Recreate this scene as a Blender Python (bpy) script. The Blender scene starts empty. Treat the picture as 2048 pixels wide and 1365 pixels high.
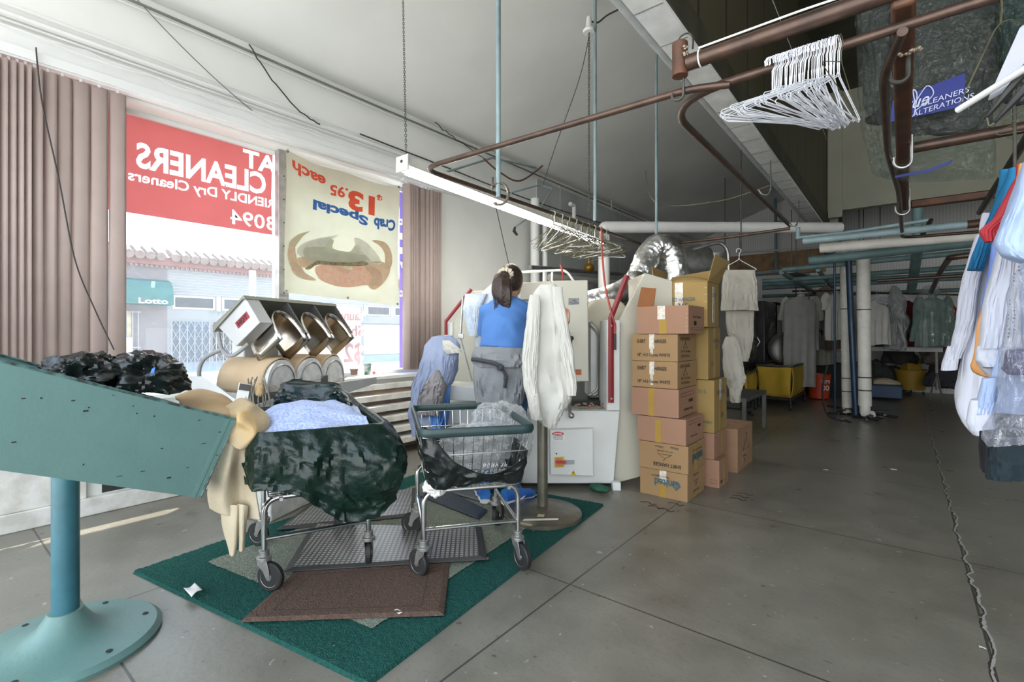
import bpy, bmesh, math, random
from math import sin, cos, pi, radians as R, sqrt, atan2, hypot
from mathutils import Vector, Matrix, noise
V = Vector
random.seed(7)
SC = bpy.context.scene
COL = SC.collection

# ------------------------------------------------------------------ camera
EYE, YAW, FPX, HOR = 1.15, math.atan(781 / 974), 974.0, 668.0
cd = bpy.data.cameras.new('camera')
cam = bpy.data.objects.new('camera', cd); COL.objects.link(cam)
cam.location = (0, 0, EYE); cam.rotation_euler = (pi / 2, 0, YAW)
cd.sensor_width = 36; cd.lens = FPX / 2048 * 36; cd.shift_y = (HOR - 682.5) / 2048
cd.clip_start = 0.02; cd.clip_end = 500
SC.camera = cam

# ------------------------------------------------------------------ sky, sun, exposure
w = bpy.data.worlds.new('sky'); SC.world = w; w.use_nodes = True
nt = w.node_tree; bg = nt.nodes['Background']
tc = nt.nodes.new('ShaderNodeTexCoord'); mp = nt.nodes.new('ShaderNodeSeparateXYZ')
rp = nt.nodes.new('ShaderNodeValToRGB')
nt.links.new(tc.outputs['Generated'], mp.inputs[0]); nt.links.new(mp.outputs['Z'], rp.inputs[0])
rp.color_ramp.elements[0].position = 0.0; rp.color_ramp.elements[0].color = (1.0, 1.0, 1.0, 1)
rp.color_ramp.elements[1].position = 0.8; rp.color_ramp.elements[1].color = (.62, .8, 1.0, 1)
nt.links.new(rp.outputs[0], bg.inputs[0]); bg.inputs[1].default_value = 1.5
sd = bpy.data.lights.new('sun', 'SUN'); sd.energy = 4.2; sd.angle = R(.6); sd.color = (1, .95, .86)
sun = bpy.data.objects.new('sun', sd); COL.objects.link(sun)
sun.rotation_euler = V((-.27, .42, .86)).to_track_quat('Z', 'Y').to_euler()
vs = SC.view_settings
vs.view_transform = 'Standard'; vs.look = 'None'; vs.gamma = 1; vs.use_curve_mapping = False
vs.exposure = 1.5
SC.cycles.use_denoising = True
SC.cycles.max_bounces = 8; SC.cycles.diffuse_bounces = 5; SC.cycles.transparent_max_bounces = 16
SC.cycles.sample_clamp_indirect = 6

# ------------------------------------------------------------------ placing: a sight line met with a real plane of the room
S_, C_ = sin(YAW), cos(YAW)
def P(u, v, x=None, y=None, z=None, d=None):
    a = (u - 1024) / FPX; b = (HOR - v) / FPX
    dx = -S_ + a * C_; dy = C_ + a * S_
    t = (z - EYE) / b if z is not None else x / dx if x is not None else y / dy if y is not None else d
    return V((dx * t, dy * t, EYE + b * t))
RT = V((C_, S_, 0)); FW = V((-S_, C_, 0)); UP = V((0, 0, 1))

# ------------------------------------------------------------------ materials
MATS = {}
def mat(name, col, rough=.6, metal=0., var=.12, scale=6., bump=.0, bscale=40., spec=.5, col2=None, trans=0., emit=None, estr=1., coat=0., contrast=.5, sheen=0):
    if name in MATS: return MATS[name]
    m = bpy.data.materials.new(name); m.use_nodes = True; n = m.node_tree; b = n.nodes['Principled BSDF']
    MATS[name] = m
    tcn = n.nodes.new('ShaderNodeTexCoord')
    no = n.nodes.new('ShaderNodeTexNoise'); no.inputs['Scale'].default_value = scale; no.inputs['Detail'].default_value = 6
    n.links.new(tcn.outputs['Object'], no.inputs['Vector'])
    cr = n.nodes.new('ShaderNodeValToRGB')
    c2 = col2 if col2 else tuple(c * (1 - var) for c in col)
    c1 = col if col2 else tuple(min(1, c * (1 + var * .6)) for c in col)
    cr.color_ramp.elements[0].position = .5 - contrast * .4; cr.color_ramp.elements[1].position = .5 + contrast * .4
    cr.color_ramp.elements[0].color = (*c2, 1); cr.color_ramp.elements[1].color = (*c1, 1)
    n.links.new(no.outputs[0], cr.inputs[0]); n.links.new(cr.outputs[0], b.inputs['Base Color'])
    b.inputs['Roughness'].default_value = rough; b.inputs['Metallic'].default_value = metal
    b.inputs['Specular IOR Level'].default_value = spec
    b.inputs['Coat Weight'].default_value = coat
    if sheen: b.inputs['Sheen Weight'].default_value = sheen
    if emit: b.inputs['Emission Color'].default_value = (*emit, 1); b.inputs['Emission Strength'].default_value = estr
    if bump:
        n2 = n.nodes.new('ShaderNodeTexNoise'); n2.inputs['Scale'].default_value = bscale; n2.inputs['Detail'].default_value = 4
        n.links.new(tcn.outputs['Object'], n2.inputs['Vector'])
        bp = n.nodes.new('ShaderNodeBump'); bp.inputs['Strength'].default_value = bump; bp.inputs['Distance'].default_value = .01
        n.links.new(n2.outputs[0], bp.inputs['Height']); n.links.new(bp.outputs[0], b.inputs['Normal'])
    if trans:                                        # thin cloth or film that lets light through
        tr = n.nodes.new('ShaderNodeBsdfTranslucent'); n.links.new(cr.outputs[0], tr.inputs[0])
        mx = n.nodes.new('ShaderNodeMixShader'); mx.inputs[0].default_value = trans
        out = n.nodes['Material Output']
        n.links.new(b.outputs[0], mx.inputs[1]); n.links.new(tr.outputs[0], mx.inputs[2]); n.links.new(mx.outputs[0], out.inputs[0])
    return m
def clear(name, tint=(1, 1, 1), gloss=.12, rough=.08, haze=0., hazecol=(1, 1, 1), wrinkle=0., wscale=8.):
    m = bpy.data.materials.new(name); m.use_nodes = True; n = m.node_tree; n.nodes.clear(); MATS[name] = m
    out = n.nodes.new('ShaderNodeOutputMaterial'); t = n.nodes.new('ShaderNodeBsdfTransparent'); t.inputs[0].default_value = (*tint, 1)
    g = n.nodes.new('ShaderNodeBsdfGlossy'); g.inputs['Roughness'].default_value = rough
    mx = n.nodes.new('ShaderNodeMixShader'); mx.inputs[0].default_value = gloss
    n.links.new(t.outputs[0], mx.inputs[1]); n.links.new(g.outputs[0], mx.inputs[2]); last = mx
    if wrinkle:
        tcn = n.nodes.new('ShaderNodeTexCoord'); no = n.nodes.new('ShaderNodeTexNoise'); no.inputs['Scale'].default_value = wscale; no.inputs['Detail'].default_value = 5
        no.inputs['Distortion'].default_value = 1.5
        n.links.new(tcn.outputs['Object'], no.inputs['Vector'])
        bp = n.nodes.new('ShaderNodeBump'); bp.inputs['Strength'].default_value = wrinkle; bp.inputs['Distance'].default_value = .05
        n.links.new(no.outputs[0], bp.inputs['Height']); n.links.new(bp.outputs[0], g.inputs['Normal'])
    if haze:
        df = n.nodes.new('ShaderNodeBsdfDiffuse'); df.inputs[0].default_value = (*hazecol, 1)
        tl = n.nodes.new('ShaderNodeBsdfTranslucent'); tl.inputs[0].default_value = (*hazecol, 1)
        a = n.nodes.new('ShaderNodeMixShader'); n.links.new(df.outputs[0], a.inputs[1]); n.links.new(tl.outputs[0], a.inputs[2])
        m2 = n.nodes.new('ShaderNodeMixShader'); m2.inputs[0].default_value = haze
        n.links.new(last.outputs[0], m2.inputs[1]); n.links.new(a.outputs[0], m2.inputs[2]); last = m2
    n.links.new(last.outputs[0], out.inputs[0])
    return m

# ------------------------------------------------------------------ mesh builder
class MB:
    def __init__(s): s.v = []; s.f = []; s.fm = []; s.mi = 0
    def add(s, vs_, fs):
        o = len(s.v); s.v += [V(p) for p in vs_]
        for f in fs: s.f.append([i + o for i in f]); s.fm.append(s.mi)
        return s
    def box(s, x0, x1, y0, y1, z0, z1, M=None):
        p = [V((x, y, z)) for z in (z0, z1) for y in (y0, y1) for x in (x0, x1)]
        if M: p = [M @ q for q in p]
        return s.add(p, [(0, 2, 3, 1), (4, 5, 7, 6), (0, 1, 5, 4), (2, 6, 7, 3), (0, 4, 6, 2), (1, 3, 7, 5)])
    def prism(s, pts, ext):                            # planar outline pushed along ext
        n = len(pts); e = V(ext); a = [V(p) for p in pts]
        return s.add(a + [p + e for p in a], [tuple(range(n))[::-1], tuple(range(n, 2 * n))] + [(i, (i + 1) % n, n + (i + 1) % n, n + i) for i in range(n)])
    def tube(s, pts, r, n=8, closed=False, ref=None, cap=True):
        pts = [V(p) for p in pts]; k = len(pts)
        rr = r if isinstance(r, (list, tuple)) else [r] * k
        ring0 = None; rings = []; up = V(ref).normalized() if ref else None
        for i, p in enumerate(pts):
            if closed: t = (pts[(i + 1) % k] - pts[i - 1])
            else: t = pts[min(i + 1, k - 1)] - pts[max(i - 1, 0)]
            if t.length < 1e-9: t = V((0, 0, 1))
            t.normalize()
            if up is None:
                up = V((0, 0, 1)) if abs(t.z) < .9 else V((1, 0, 0))
            a = up - t * up.dot(t)
            if a.length < 1e-6: a = t.orthogonal()
            a.normalize(); b = t.cross(a)
            if ref is None: up = a
            q = rr[i]; ra, rb = q if isinstance(q, (tuple, list)) else (q, q)
            rings.append([p + a * (ra * cos(2 * pi * j / n)) + b * (rb * sin(2 * pi * j / n)) for j in range(n)])
        vs_ = [q for g in rings for q in g]; fs = []
        for i in range(k if closed else k - 1):
            i2 = (i + 1) % k
            for j in range(n):
                j2 = (j + 1) % n; fs.append((i * n + j, i * n + j2, i2 * n + j2, i2 * n + j))
        if cap and not closed: fs += [tuple(range(n))[::-1], tuple(range((k - 1) * n, k * n))]
        return s.add(vs_, fs)
    def cyl(s, a, b, r, r2=None, n=16): return s.tube([a, b], [r, r if r2 is None else r2], n)
    def lathe(s, prof, c=(0, 0, 0), n=32, axis=None):
        c = V(c); M = Matrix.Identity(3) if axis is None else V(axis).normalized().to_track_quat('Z', 'Y').to_matrix()
        vs_ = [c + M @ V((r * cos(2 * pi * j / n), r * sin(2 * pi * j / n), z)) for r, z in prof for j in range(n)]; k = len(prof)
        fs = [(i * n + j, i * n + (j + 1) % n, (i + 1) * n + (j + 1) % n, (i + 1) * n + j) for i in range(k - 1) for j in range(n)]
        return s.add(vs_, fs + [tuple(range(n))[::-1], tuple(range((k - 1) * n, k * n))])
    def ball(s, c, r, nu=16, nv=10):
        c = V(c); rx, ry, rz = r if isinstance(r, (tuple, list)) else (r, r, r)
        vs_ = []; fs = []
        for i in range(1, nv):
            t = pi * i / nv
            for j in range(nu):
                p = 2 * pi * j / nu; vs_.append(c + V((rx * sin(t) * cos(p), ry * sin(t) * sin(p), rz * cos(t))))
        for i in range(nv - 2):
            for j in range(nu):
                j2 = (j + 1) % nu; fs.append((i * nu + j, (i + 1) * nu + j, (i + 1) * nu + j2, i * nu + j2))
        vs_ += [c + V((0, 0, rz)), c - V((0, 0, rz))]; a = len(vs_) - 2
        for j in range(nu): fs += [(a, j, (j + 1) % nu), (a + 1, (nv - 2) * nu + (j + 1) % nu, (nv - 2) * nu + j)]
        return s.add(vs_, fs)
    def grid(s, fn, nu, nv, wrap=False):
        vs_ = [V(fn(i / nu, j / nv)) for j in range(nv + 1) for i in range(nu + (0 if wrap else 1))]
        W = nu if wrap else nu + 1
        return s.add(vs_, [(j * W + i, j * W + (i + 1) % W, (j + 1) * W + (i + 1) % W, (j + 1) * W + i) for j in range(nv) for i in range(nu)])
    def mesh(s, me, M):
        return s.add([M @ q.co for q in me.vertices], [tuple(p.vertices) for p in me.polygons])
    def xf(s, M, a=0):
        for i in range(a, len(s.v)): s.v[i] = M @ s.v[i]
        return s

def link(name, mb, mats, parent=None, world=True, smooth=True, bevel=0, solid=0, sub=0, ang=35):
    me = bpy.data.meshes.new(name)
    Mi = parent_world(parent).inverted() if (parent is not None and world) else Matrix.Identity(4)
    me.from_pydata([tuple(Mi @ p) for p in mb.v], [], mb.f)
    mats = mats if isinstance(mats, (list, tuple)) else [mats]
    for m in mats: me.materials.append(m)
    for p, k in zip(me.polygons, mb.fm): p.material_index = min(k, len(mats) - 1)
    bm = bmesh.new(); bm.from_mesh(me); bmesh.ops.recalc_face_normals(bm, faces=bm.faces[:]); bm.to_mesh(me); bm.free()
    if smooth:
        for p in me.polygons: p.use_smooth = True
        me.set_sharp_from_angle(angle=R(ang))
    o = bpy.data.objects.new(name, me); COL.objects.link(o)
    if parent is not None: o.parent = parent
    if solid:
        q = o.modifiers.new('thickness', 'SOLIDIFY'); q.thickness = solid; q.offset = 0
    if bevel:
        q = o.modifiers.new('bevel', 'BEVEL'); q.width = bevel; q.segments = 2; q.limit_method = 'ANGLE'; q.angle_limit = R(50)
    if sub:
        q = o.modifiers.new('subd', 'SUBSURF'); q.levels = sub; q.render_levels = sub
    return o
def parent_world(o):
    M = Matrix.Identity(4)
    while o is not None:
        M = Matrix.LocRotScale(o.location, o.rotation_euler, o.scale) @ M; o = o.parent
    return M
def tag(o, label, cat, group=None):
    o['label'] = label; o['category'] = cat
    if group: o['group'] = group
    return o
def thing(name, label, cat, loc=(0, 0, 0), rz=0., group=None):
    o = bpy.data.objects.new(name, None); COL.objects.link(o); o.empty_display_size = .05
    o.location = loc; o.rotation_euler = (0, 0, rz)
    return tag(o, label, cat, group)
def one(name, mb, m, label, cat, group=None, loc=None, **k):       # a thing of one mesh, its origin on it
    if loc is None:
        xs = [p.x for p in mb.v]; ys = [p.y for p in mb.v]; zs = [p.z for p in mb.v]
        loc = V(((min(xs) + max(xs)) / 2, (min(ys) + max(ys)) / 2, min(zs)))
    mb.v = [p - V(loc) for p in mb.v]
    o = link(name, mb, m, **k); o.location = loc
    return tag(o, label, cat, group)
def struct(name, mb, m, parent=None, **k):
    o = link(name, mb, m, parent, **k)
    if parent is None: o['kind'] = 'structure'
    return o
def copy_tree(o, parent=None):
    c = o.copy(); COL.objects.link(c)
    if parent: c.parent = parent
    for ch in list(o.children): copy_tree(ch, c)
    return c

def sm(t): t = max(0., min(1., t)); return t * t * (3 - 2 * t)
def lerp(a, b, t): return a + (b - a) * t
def nz(p, s=1.): return noise.noise(V(p) * s)
def fr(p, s=1., o=4): return noise.fractal(V(p) * s, .8, 2.1, o)
def ridge(p, s=1.): return 1 - abs(noise.noise(V(p) * s)) * 2
def bend(pts, r=.05, n=6):                              # polyline with rounded corners
    pts = [V(p) for p in pts]; out = [pts[0]]
    for i in range(1, len(pts) - 1):
        a = (pts[i - 1] - pts[i]); b = (pts[i + 1] - pts[i]); k = min(r, a.length * .49, b.length * .49)
        p0 = pts[i] + a.normalized() * k; p1 = pts[i] + b.normalized() * k
        for j in range(n + 1):
            t = j / n; out.append((1 - t) ** 2 * p0 + 2 * t * (1 - t) * pts[i] + t * t * p1)
    return out + [pts[-1]]
def curve(pts, n=10, closed=False):                    # smooth path through points
    pts = [V(p) for p in pts]; k = len(pts); out = []
    for i in range(k if closed else k - 1):
        g = (lambda j: pts[j % k]) if closed else (lambda j: pts[max(0, min(k - 1, j))])
        p0, p1, p2, p3 = g(i - 1), g(i), g(i + 1), g(i + 2)
        for j in range(n):
            t = j / n; out.append(.5 * ((2 * p1) + (p2 - p0) * t + (2 * p0 - 5 * p1 + 4 * p2 - p3) * t * t + (3 * p1 - p0 - 3 * p2 + p3) * t ** 3))
    return out if closed else out + [pts[-1]]
TXT = {}
def textmesh(s, bold=0.):
    k = (s, bold)
    if k not in TXT:
        c = bpy.data.curves.new('t', 'FONT'); c.body = s; c.resolution_u = 3; c.offset = bold
        o = bpy.data.objects.new('t', c); me = bpy.data.meshes.new_from_object(o)
        bpy.data.objects.remove(o); TXT[k] = me
    return TXT[k]
def text(mb, s, c, xd, yd, w, h, bold=.0, off=.0012, slant=0.):   # lettering of width w, height h, centred at c in the plane xd, yd
    me = textmesh(s, bold)
    xs = [q.co.x for q in me.vertices]; ys = [q.co.y for q in me.vertices]
    x0, x1, y0, y1 = min(xs), max(xs), min(ys), max(ys)
    xd = V(xd).normalized(); yd = V(yd).normalized(); n = xd.cross(yd)
    c = V(c)
    def q(p):
        a = ((p.x - x0) / (x1 - x0) - .5) * w; b = ((p.y - y0) / (y1 - y0) - .5) * h
        return c + xd * (a + slant * b) + yd * b
    mb.add([q(p.co) + n * off for p in me.vertices], [tuple(p.vertices) for p in me.polygons])
    return mb

# ------------------------------------------------------------------ palette
WHITE = mat('white wall paint', (.80, .81, .77), .55, var=.06, scale=2, bump=.12, bscale=14)
CEIL = mat('old ceiling plaster', (.86, .87, .83), .6, var=.07, scale=1.1, bump=.25, bscale=5)
TRIMW = mat('white gloss trim', (.78, .79, .77), .4, var=.05, scale=4, bump=.05)
SCUFF = mat('scuffed white boards', (.80, .79, .75), .5, col2=(.62, .60, .55), scale=9, contrast=.3, bump=.2)
DARKGAP = mat('dark gap', (.03, .03, .028), .8)
TEAL = mat('teal enamel', (.150, .275, .250), .42, col2=(.115, .22, .205), scale=5, contrast=.8, bump=.08, bscale=60)
BLUEP = mat('pale blue pipe paint', (.27, .37, .39), .45, var=.25, scale=6)
TEALP = mat('sea green pipe paint', (.13, .225, .225), .5, var=.3, scale=6)
NAVY = mat('navy pipe paint', (.012, .035, .075), .35, var=.3)
RUST = mat('worn brown steel', (.115, .068, .048), .36, metal=.45, col2=(.05, .034, .027), scale=12, contrast=.6, bump=.1, bscale=80)
RUSTO = mat('rusty orange steel', (.15, .062, .03), .5, metal=.25, col2=(.055, .032, .022), scale=9, contrast=.6, bump=.15, bscale=80)
STEEL = mat('dull steel', (.42, .42, .40), .38, metal=.9, var=.25, scale=20)
DSTEEL = mat('dark steel wire', (.10, .095, .08), .45, metal=.7, var=.3, scale=20)
CHROME = mat('chrome tube', (.62, .63, .62), .18, metal=1., var=.15, scale=25)
CAST = mat('cast zinc', (.36, .36, .34), .42, metal=.8, var=.25, scale=18)
RUBBER = mat('black rubber', (.018, .018, .018), .6, var=.2)
BUMPER = mat('dark green bumper vinyl', (.02, .045, .045), .42, var=.3, scale=12)
BLACKB = mat('black bin bag film', (.007, .011, .010), .28, var=.3, scale=8, bump=.55, bscale=16, spec=.55)
GREENB = mat('dark green bin bag film', (.006, .022, .015), .33, col2=(.005, .015, .011), scale=4, bump=.6, bscale=24, spec=.45, contrast=.8)
PIPEW = mat('white pipe lagging', (.68, .66, .60), .6, var=.14, scale=7, bump=.2, bscale=22)
OLIVE = mat('olive grey board', (.34, .34, .26), .6, var=.1, scale=2, bump=.05)
DARKB = mat('dark stained boards', (.05, .048, .03), .6, var=.45, scale=3, bump=.2)
GREYW = mat('grey painted wall', (.45, .46, .44), .6, var=.12, scale=2)
INK = mat('black print', (.02, .018, .015), .6)
INKB = mat('faded blue print', (.045, .12, .15), .6)
WIREW = mat('white hanger wire', (.74, .76, .80), .35, var=.08)
WIREG = mat('gold hanger wire', (.10, .092, .045), .55, metal=.1, var=.4, scale=14)
BEIGE = mat('cream machine enamel', (.54, .52, .42), .38, var=.06, scale=3)
GREYM = mat('white machine enamel', (.66, .67, .64), .38, var=.08, scale=4)
RED = mat('red paint', (.24, .022, .025), .4)
BLK = mat('black plastic', (.02, .02, .02), .4)
GLASS = clear('dusty window glass', (.97, .98, .98), .045, .02, haze=.05, hazecol=(.9, .93, .95))
PLAST = clear('clear garment film', (.93, .95, .95), .12, .13, haze=.08, hazecol=(.7, .75, .75), wrinkle=1.0, wscale=9)

def cutfilm(outline, mb, x):                             # film in the window plane with the letters cut out of it
    from mathutils.geometry import delaunay_2d_cdt, intersect_point_tri_2d
    vv = [V((p.y, p.z)) for p in mb.v]; n = len(vv); vv += [V(q) for q in outline]; m = len(outline)
    ed = {}
    for f in mb.f:
        for i in range(len(f)):
            a, b = f[i], f[(i + 1) % len(f)]; k = (min(a, b), max(a, b)); ed[k] = ed.get(k, 0) + 1
    es = [k for k, c in ed.items() if c == 1] + [(n + i, n + (i + 1) % m) for i in range(m)]
    r = delaunay_2d_cdt(vv, es, [], 0, 1e-5); ov, of = r[0], r[2]
    tris = []
    for f in mb.f:
        for i in range(1, len(f) - 1): tris.append((vv[f[0]], vv[f[i]], vv[f[i + 1]]))
    bx = [(min(q.x for q in t), max(q.x for q in t), min(q.y for q in t), max(q.y for q in t)) for t in tris]
    def inpoly(p):
        c = False; j = m - 1
        for i in range(m):
            (xi, yi), (xj, yj) = outline[i], outline[j]
            if (yi > p.y) != (yj > p.y) and p.x < (xj - xi) * (p.y - yi) / (yj - yi) + xi: c = not c
            j = i
        return c
    keep = []
    for f in of:
        c = sum((ov[i] for i in f), V((0, 0))) / len(f)
        if not inpoly(c): continue
        if any(q[0] <= c.x <= q[1] and q[2] <= c.y <= q[3] and intersect_point_tri_2d(c, *t) for q, t in zip(bx, tris)): continue
        keep.append(tuple(f))
    out = MB(); out.add([(x, q.x, q.y) for q in ov], keep); return out
def nodemat(name, rough=.6):
    m = bpy.data.materials.new(name); m.use_nodes = True; b = m.node_tree.nodes['Principled BSDF']; b.inputs['Roughness'].default_value = rough
    return m, m.node_tree, b
def mth(n, op, a, b=None, clamp=False):
    q = n.nodes.new('ShaderNodeMath'); q.operation = op; q.use_clamp = clamp
    for i, x in enumerate((a, b)):
        if x is None: continue
        if hasattr(x, 'links'): n.links.new(x, q.inputs[i])
        else: q.inputs[i].default_value = x
    return q.outputs[0]
def mixc(n, f, a, b):
    q = n.nodes.new('ShaderNodeMix'); q.data_type = 'RGBA'
    for s, x in ((q.inputs[0], f), (q.inputs[6], a), (q.inputs[7], b)):
        if hasattr(x, 'links'): n.links.new(x, s)
        else: s.default_value = x if isinstance(x, float) else (*x, 1)
    return q.outputs[2]
def noise_(n, vec, scale, detail=5, dist=0.):
    q = n.nodes.new('ShaderNodeTexNoise'); q.inputs['Scale'].default_value = scale; q.inputs['Detail'].default_value = detail; q.inputs['Distortion'].default_value = dist
    n.links.new(vec, q.inputs['Vector']); return q.outputs[0]
def ramp(n, f, p0, p1, c0=(0, 0, 0), c1=(1, 1, 1)):
    q = n.nodes.new('ShaderNodeValToRGB'); q.color_ramp.elements[0].position = p0; q.color_ramp.elements[1].position = p1
    q.color_ramp.elements[0].color = (*c0, 1); q.color_ramp.elements[1].color = (*c1, 1)
    n.links.new(f, q.inputs[0]); return q.outputs[0]

def floor_mat():
    m, n, b = nodemat('smooth worn concrete', .42)
    tc = n.nodes.new('ShaderNodeTexCoord'); sp = n.nodes.new('ShaderNodeSeparateXYZ'); v = tc.outputs['Object']; n.links.new(v, sp.inputs[0])
    big = noise_(n, v, .7, 6, .4); mid = noise_(n, v, 4.5, 8, .3); fine = noise_(n, v, 60, 3)
    c = mixc(n, ramp(n, big, .35, .65), (.135, .122, .095), (.195, .180, .147))
    c = mixc(n, mth(n, 'MULTIPLY', ramp(n, mid, .30, .78), .6), c, (.29, .268, .22))
    c = mixc(n, mth(n, 'MULTIPLY', ramp(n, fine, .55, .75), .35), c, (.10, .09, .075))
    spots = noise_(n, v, 17, 2); c = mixc(n, mth(n, 'MULTIPLY', ramp(n, spots, .70, .74), .7), c, (.06, .05, .045))
    pal = noise_(n, v, 23, 1, .6); c = mixc(n, mth(n, 'MULTIPLY', ramp(n, pal, .75, .77), .55), c, (.5, .48, .43))
    # saw-cut joints on a square grid, and the crack that wanders along one of them
    def line(coord, off, step, wd):
        a = mth(n, 'SUBTRACT', coord, off); a = mth(n, 'DIVIDE', a, step); r = mth(n, 'ROUND', a); a = mth(n, 'ABSOLUTE', mth(n, 'SUBTRACT', a, r))
        return mth(n, 'LESS_THAN', mth(n, 'MULTIPLY', a, step), wd)
    j = mth(n, 'MAXIMUM', line(sp.outputs[0], -1.19, 1.435, .0045), line(sp.outputs[1], 1.908, 1.435, .0045))
    c = mixc(n, mth(n, 'MULTIPLY', j, .92), c, (.05, .045, .04))
    wob = noise_(n, v, 5, 6); cx = mth(n, 'ADD', mth(n, 'SUBTRACT', sp.outputs[0], .25), mth(n, 'MULTIPLY', mth(n, 'SUBTRACT', wob, .5), .11))
    ck = mth(n, 'LESS_THAN', mth(n, 'ABSOLUTE', cx), .0045); c = mixc(n, ck, c, (.42, .40, .36))
    ck2 = mth(n, 'LESS_THAN', mth(n, 'ABSOLUTE', mth(n, 'ADD', cx, .006)), .003); c = mixc(n, ck2, c, (.04, .035, .03))
    n.links.new(c, b.inputs['Base Color']); n.links.new(ramp(n, mid, .2, .8, (.25,) * 3, (.38,) * 3), b.inputs['Roughness'])
    bp = n.nodes.new('ShaderNodeBump'); bp.inputs['Strength'].default_value = .12; bp.inputs['Distance'].default_value = .01; n.links.new(noise_(n, v, 30, 6), bp.inputs['Height']); n.links.new(bp.outputs[0], b.inputs['Normal'])
    return m
FLOOR = floor_mat()
def ribs_mat(name, c0, c1, axis, step, duty=.25):
    m, n, b = nodemat(name, .55); tc = n.nodes.new('ShaderNodeTexCoord'); sp = n.nodes.new('ShaderNodeSeparateXYZ'); n.links.new(tc.outputs['Object'], sp.inputs[0])
    a = mth(n, 'FRACT', mth(n, 'DIVIDE', sp.outputs[axis], step)); f = mth(n, 'LESS_THAN', a, duty)
    c = mixc(n, f, c0, c1); c = mixc(n, mth(n, 'MULTIPLY', noise_(n, tc.outputs['Object'], 1.5, 6), .4), c, tuple(x * .6 for x in c0))
    n.links.new(c, b.inputs['Base Color']); return m
CORR = ribs_mat('ribbed grey wall sheet', (.70, .71, .69), (.55, .56, .54), 0, .05)
BOARDS = ribs_mat('tongue and groove dark boards', (.075, .068, .038), (.022, .02, .012), 1, .62, .06)

# ------------------------------------------------------------------ room shell
WX = -4.05
struct('floor', MB().box(-4.05, 5.2, -1.2, 12.5, -.12, 0), FLOOR, smooth=False)
mb = MB()
mb.box(-4.35, WX, -1.2, 3.72, -.12, .70); mb.box(-4.35, WX, -1.2, 3.72, 2.72, 3.6); mb.box(-4.35, WX, 3.72, 12.5, -.12, 3.6)
struct('wall_left', mb, WHITE, smooth=False)
struct('wall_back', MB().box(-4.35, 5.35, 12.5, 12.7, -.12, 5.2), CORR, smooth=False)
struct('wall_right', MB().box(5.2, 5.35, -1.2, 12.5, -.12, 5.2), GREYW, smooth=False)
def ceil_fn(t, s):
    # a soft cove at the window wall, then rising towards the beam
    x = lerp(-4.05, -1.0, t); z = 3.47 + .98 * (1 - (1 - t) ** 1.35)
    y = lerp(-1.2, 12.5, s)
    z += .02 * noise.noise(V((x * 1.3, y * .9, 0)))
    return (x, y, z)
cb = MB().grid(ceil_fn, 24, 60)
struct('ceiling', cb, CEIL, solid=.04)
struct('ceiling', MB().box(-1.06, 5.35, -1.2, 12.7, 5.2, 5.3), DARKB, smooth=False)
b = struct('trim_1', MB().box(-1.15, -.985, -1.2, 10.35, 2.90, 2.93), mat('pale beam flange', (.82, .83, .80), .45, var=.15, scale=8), smooth=False)
struct('wall_beam', MB().box(-1.06, -1.0, -1.2, 12.5, 2.93, 5.2), BOARDS, smooth=False)
struct('trim_2', MB().box(-1.0, -.975, -1.2, 10.4, 2.93, 3.10), DARKB, smooth=False)
struct('wall_front_blocker', MB().box(-1.06, 5.2, -1.3, -1.2, 4.2, 5.2), GREYW, smooth=False)  # unseen header, added to keep sky light off the deep room
struct('wall_header', MB().box(-1.0, 5.2, 9.8, 9.95, 3.22, 5.2), OLIVE, smooth=False)
mb = MB()
for x in (.62, 1.9): mb.box(x, x + .006, 9.795, 9.8, 3.22, 5.2)
mb.box(-.98, -.78, 9.74, 9.8, 3.1, 5.2)
struct('trim_3', mb, OLIVE, smooth=False)
one('bearing_post', MB().box(-1.05, -.86, 9.95, 10.15, 2.6, 3.22), OLIVE, 'olive boxed post end where the beam meets the header', 'post')

# window wall trims
mb = MB()
mb.box(WX, WX + .10, -1.1, 4.0, 2.745, 2.80); mb.box(WX, WX + .06, -1.1, 4.0, 2.80, 2.90); mb.box(WX, WX + .035, -1.1, 4.0, 2.90, 2.93)
struct('trim_4', mb, TRIMW, bevel=.004)
mb = MB(); mb.box(-4.38, WX + .07, -1.1, 3.80, .70, .735)
struct('trim_5', mb, TRIMW, bevel=.006)
mb = MB(); mb.box(WX, WX + .05, -1.1, 1.55, .0, .11); mb.box(WX, WX + .035, -1.1, .72, .11, .40); mb.box(WX, WX + .03, 1.5, 3.7, 0, .10)
struct('baseboard_left', mb, SCUFF, bevel=.006)
mb = MB(); mb.box(WX, WX + .008, .80, 1.45, .12, .36)
struct('trim_6', mb, DARKGAP)  # flat dark plate, its colour stands for the shade inside a recess
mb = MB()
for k in range(6): mb.box(WX + .002, WX + .08 + .055 * k, 1.35, 3.66 - .02 * k, .60 - .095 * k, .645 - .095 * k + .012)
for k in range(6): mb.box(WX + .002, WX + .03 + .055 * k, 1.40, 3.6, .55 - .095 * k, .60 - .095 * k)
r = thing('wall_bench', 'stepped white boards stacked under the shop window beside the press', 'ledge', (WX + .1, 2.5, 0))
bm_ = MB()
for k in range(6): link('board', MB().box(WX + .004, WX + .09 + .05 * k, 1.35, 3.64 - .02 * k, .605 - .1 * k, .66 - .1 * k), SCUFF, r, bevel=.005)
link('support', MB().box(WX + .004, WX + .06, 1.4, 3.6, .0, .60), mat('mottled brown recess', (.16, .14, .12), .8, col2=(.32, .22, .16), scale=6), r)  # mottled brown backing seen between the boards

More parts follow.
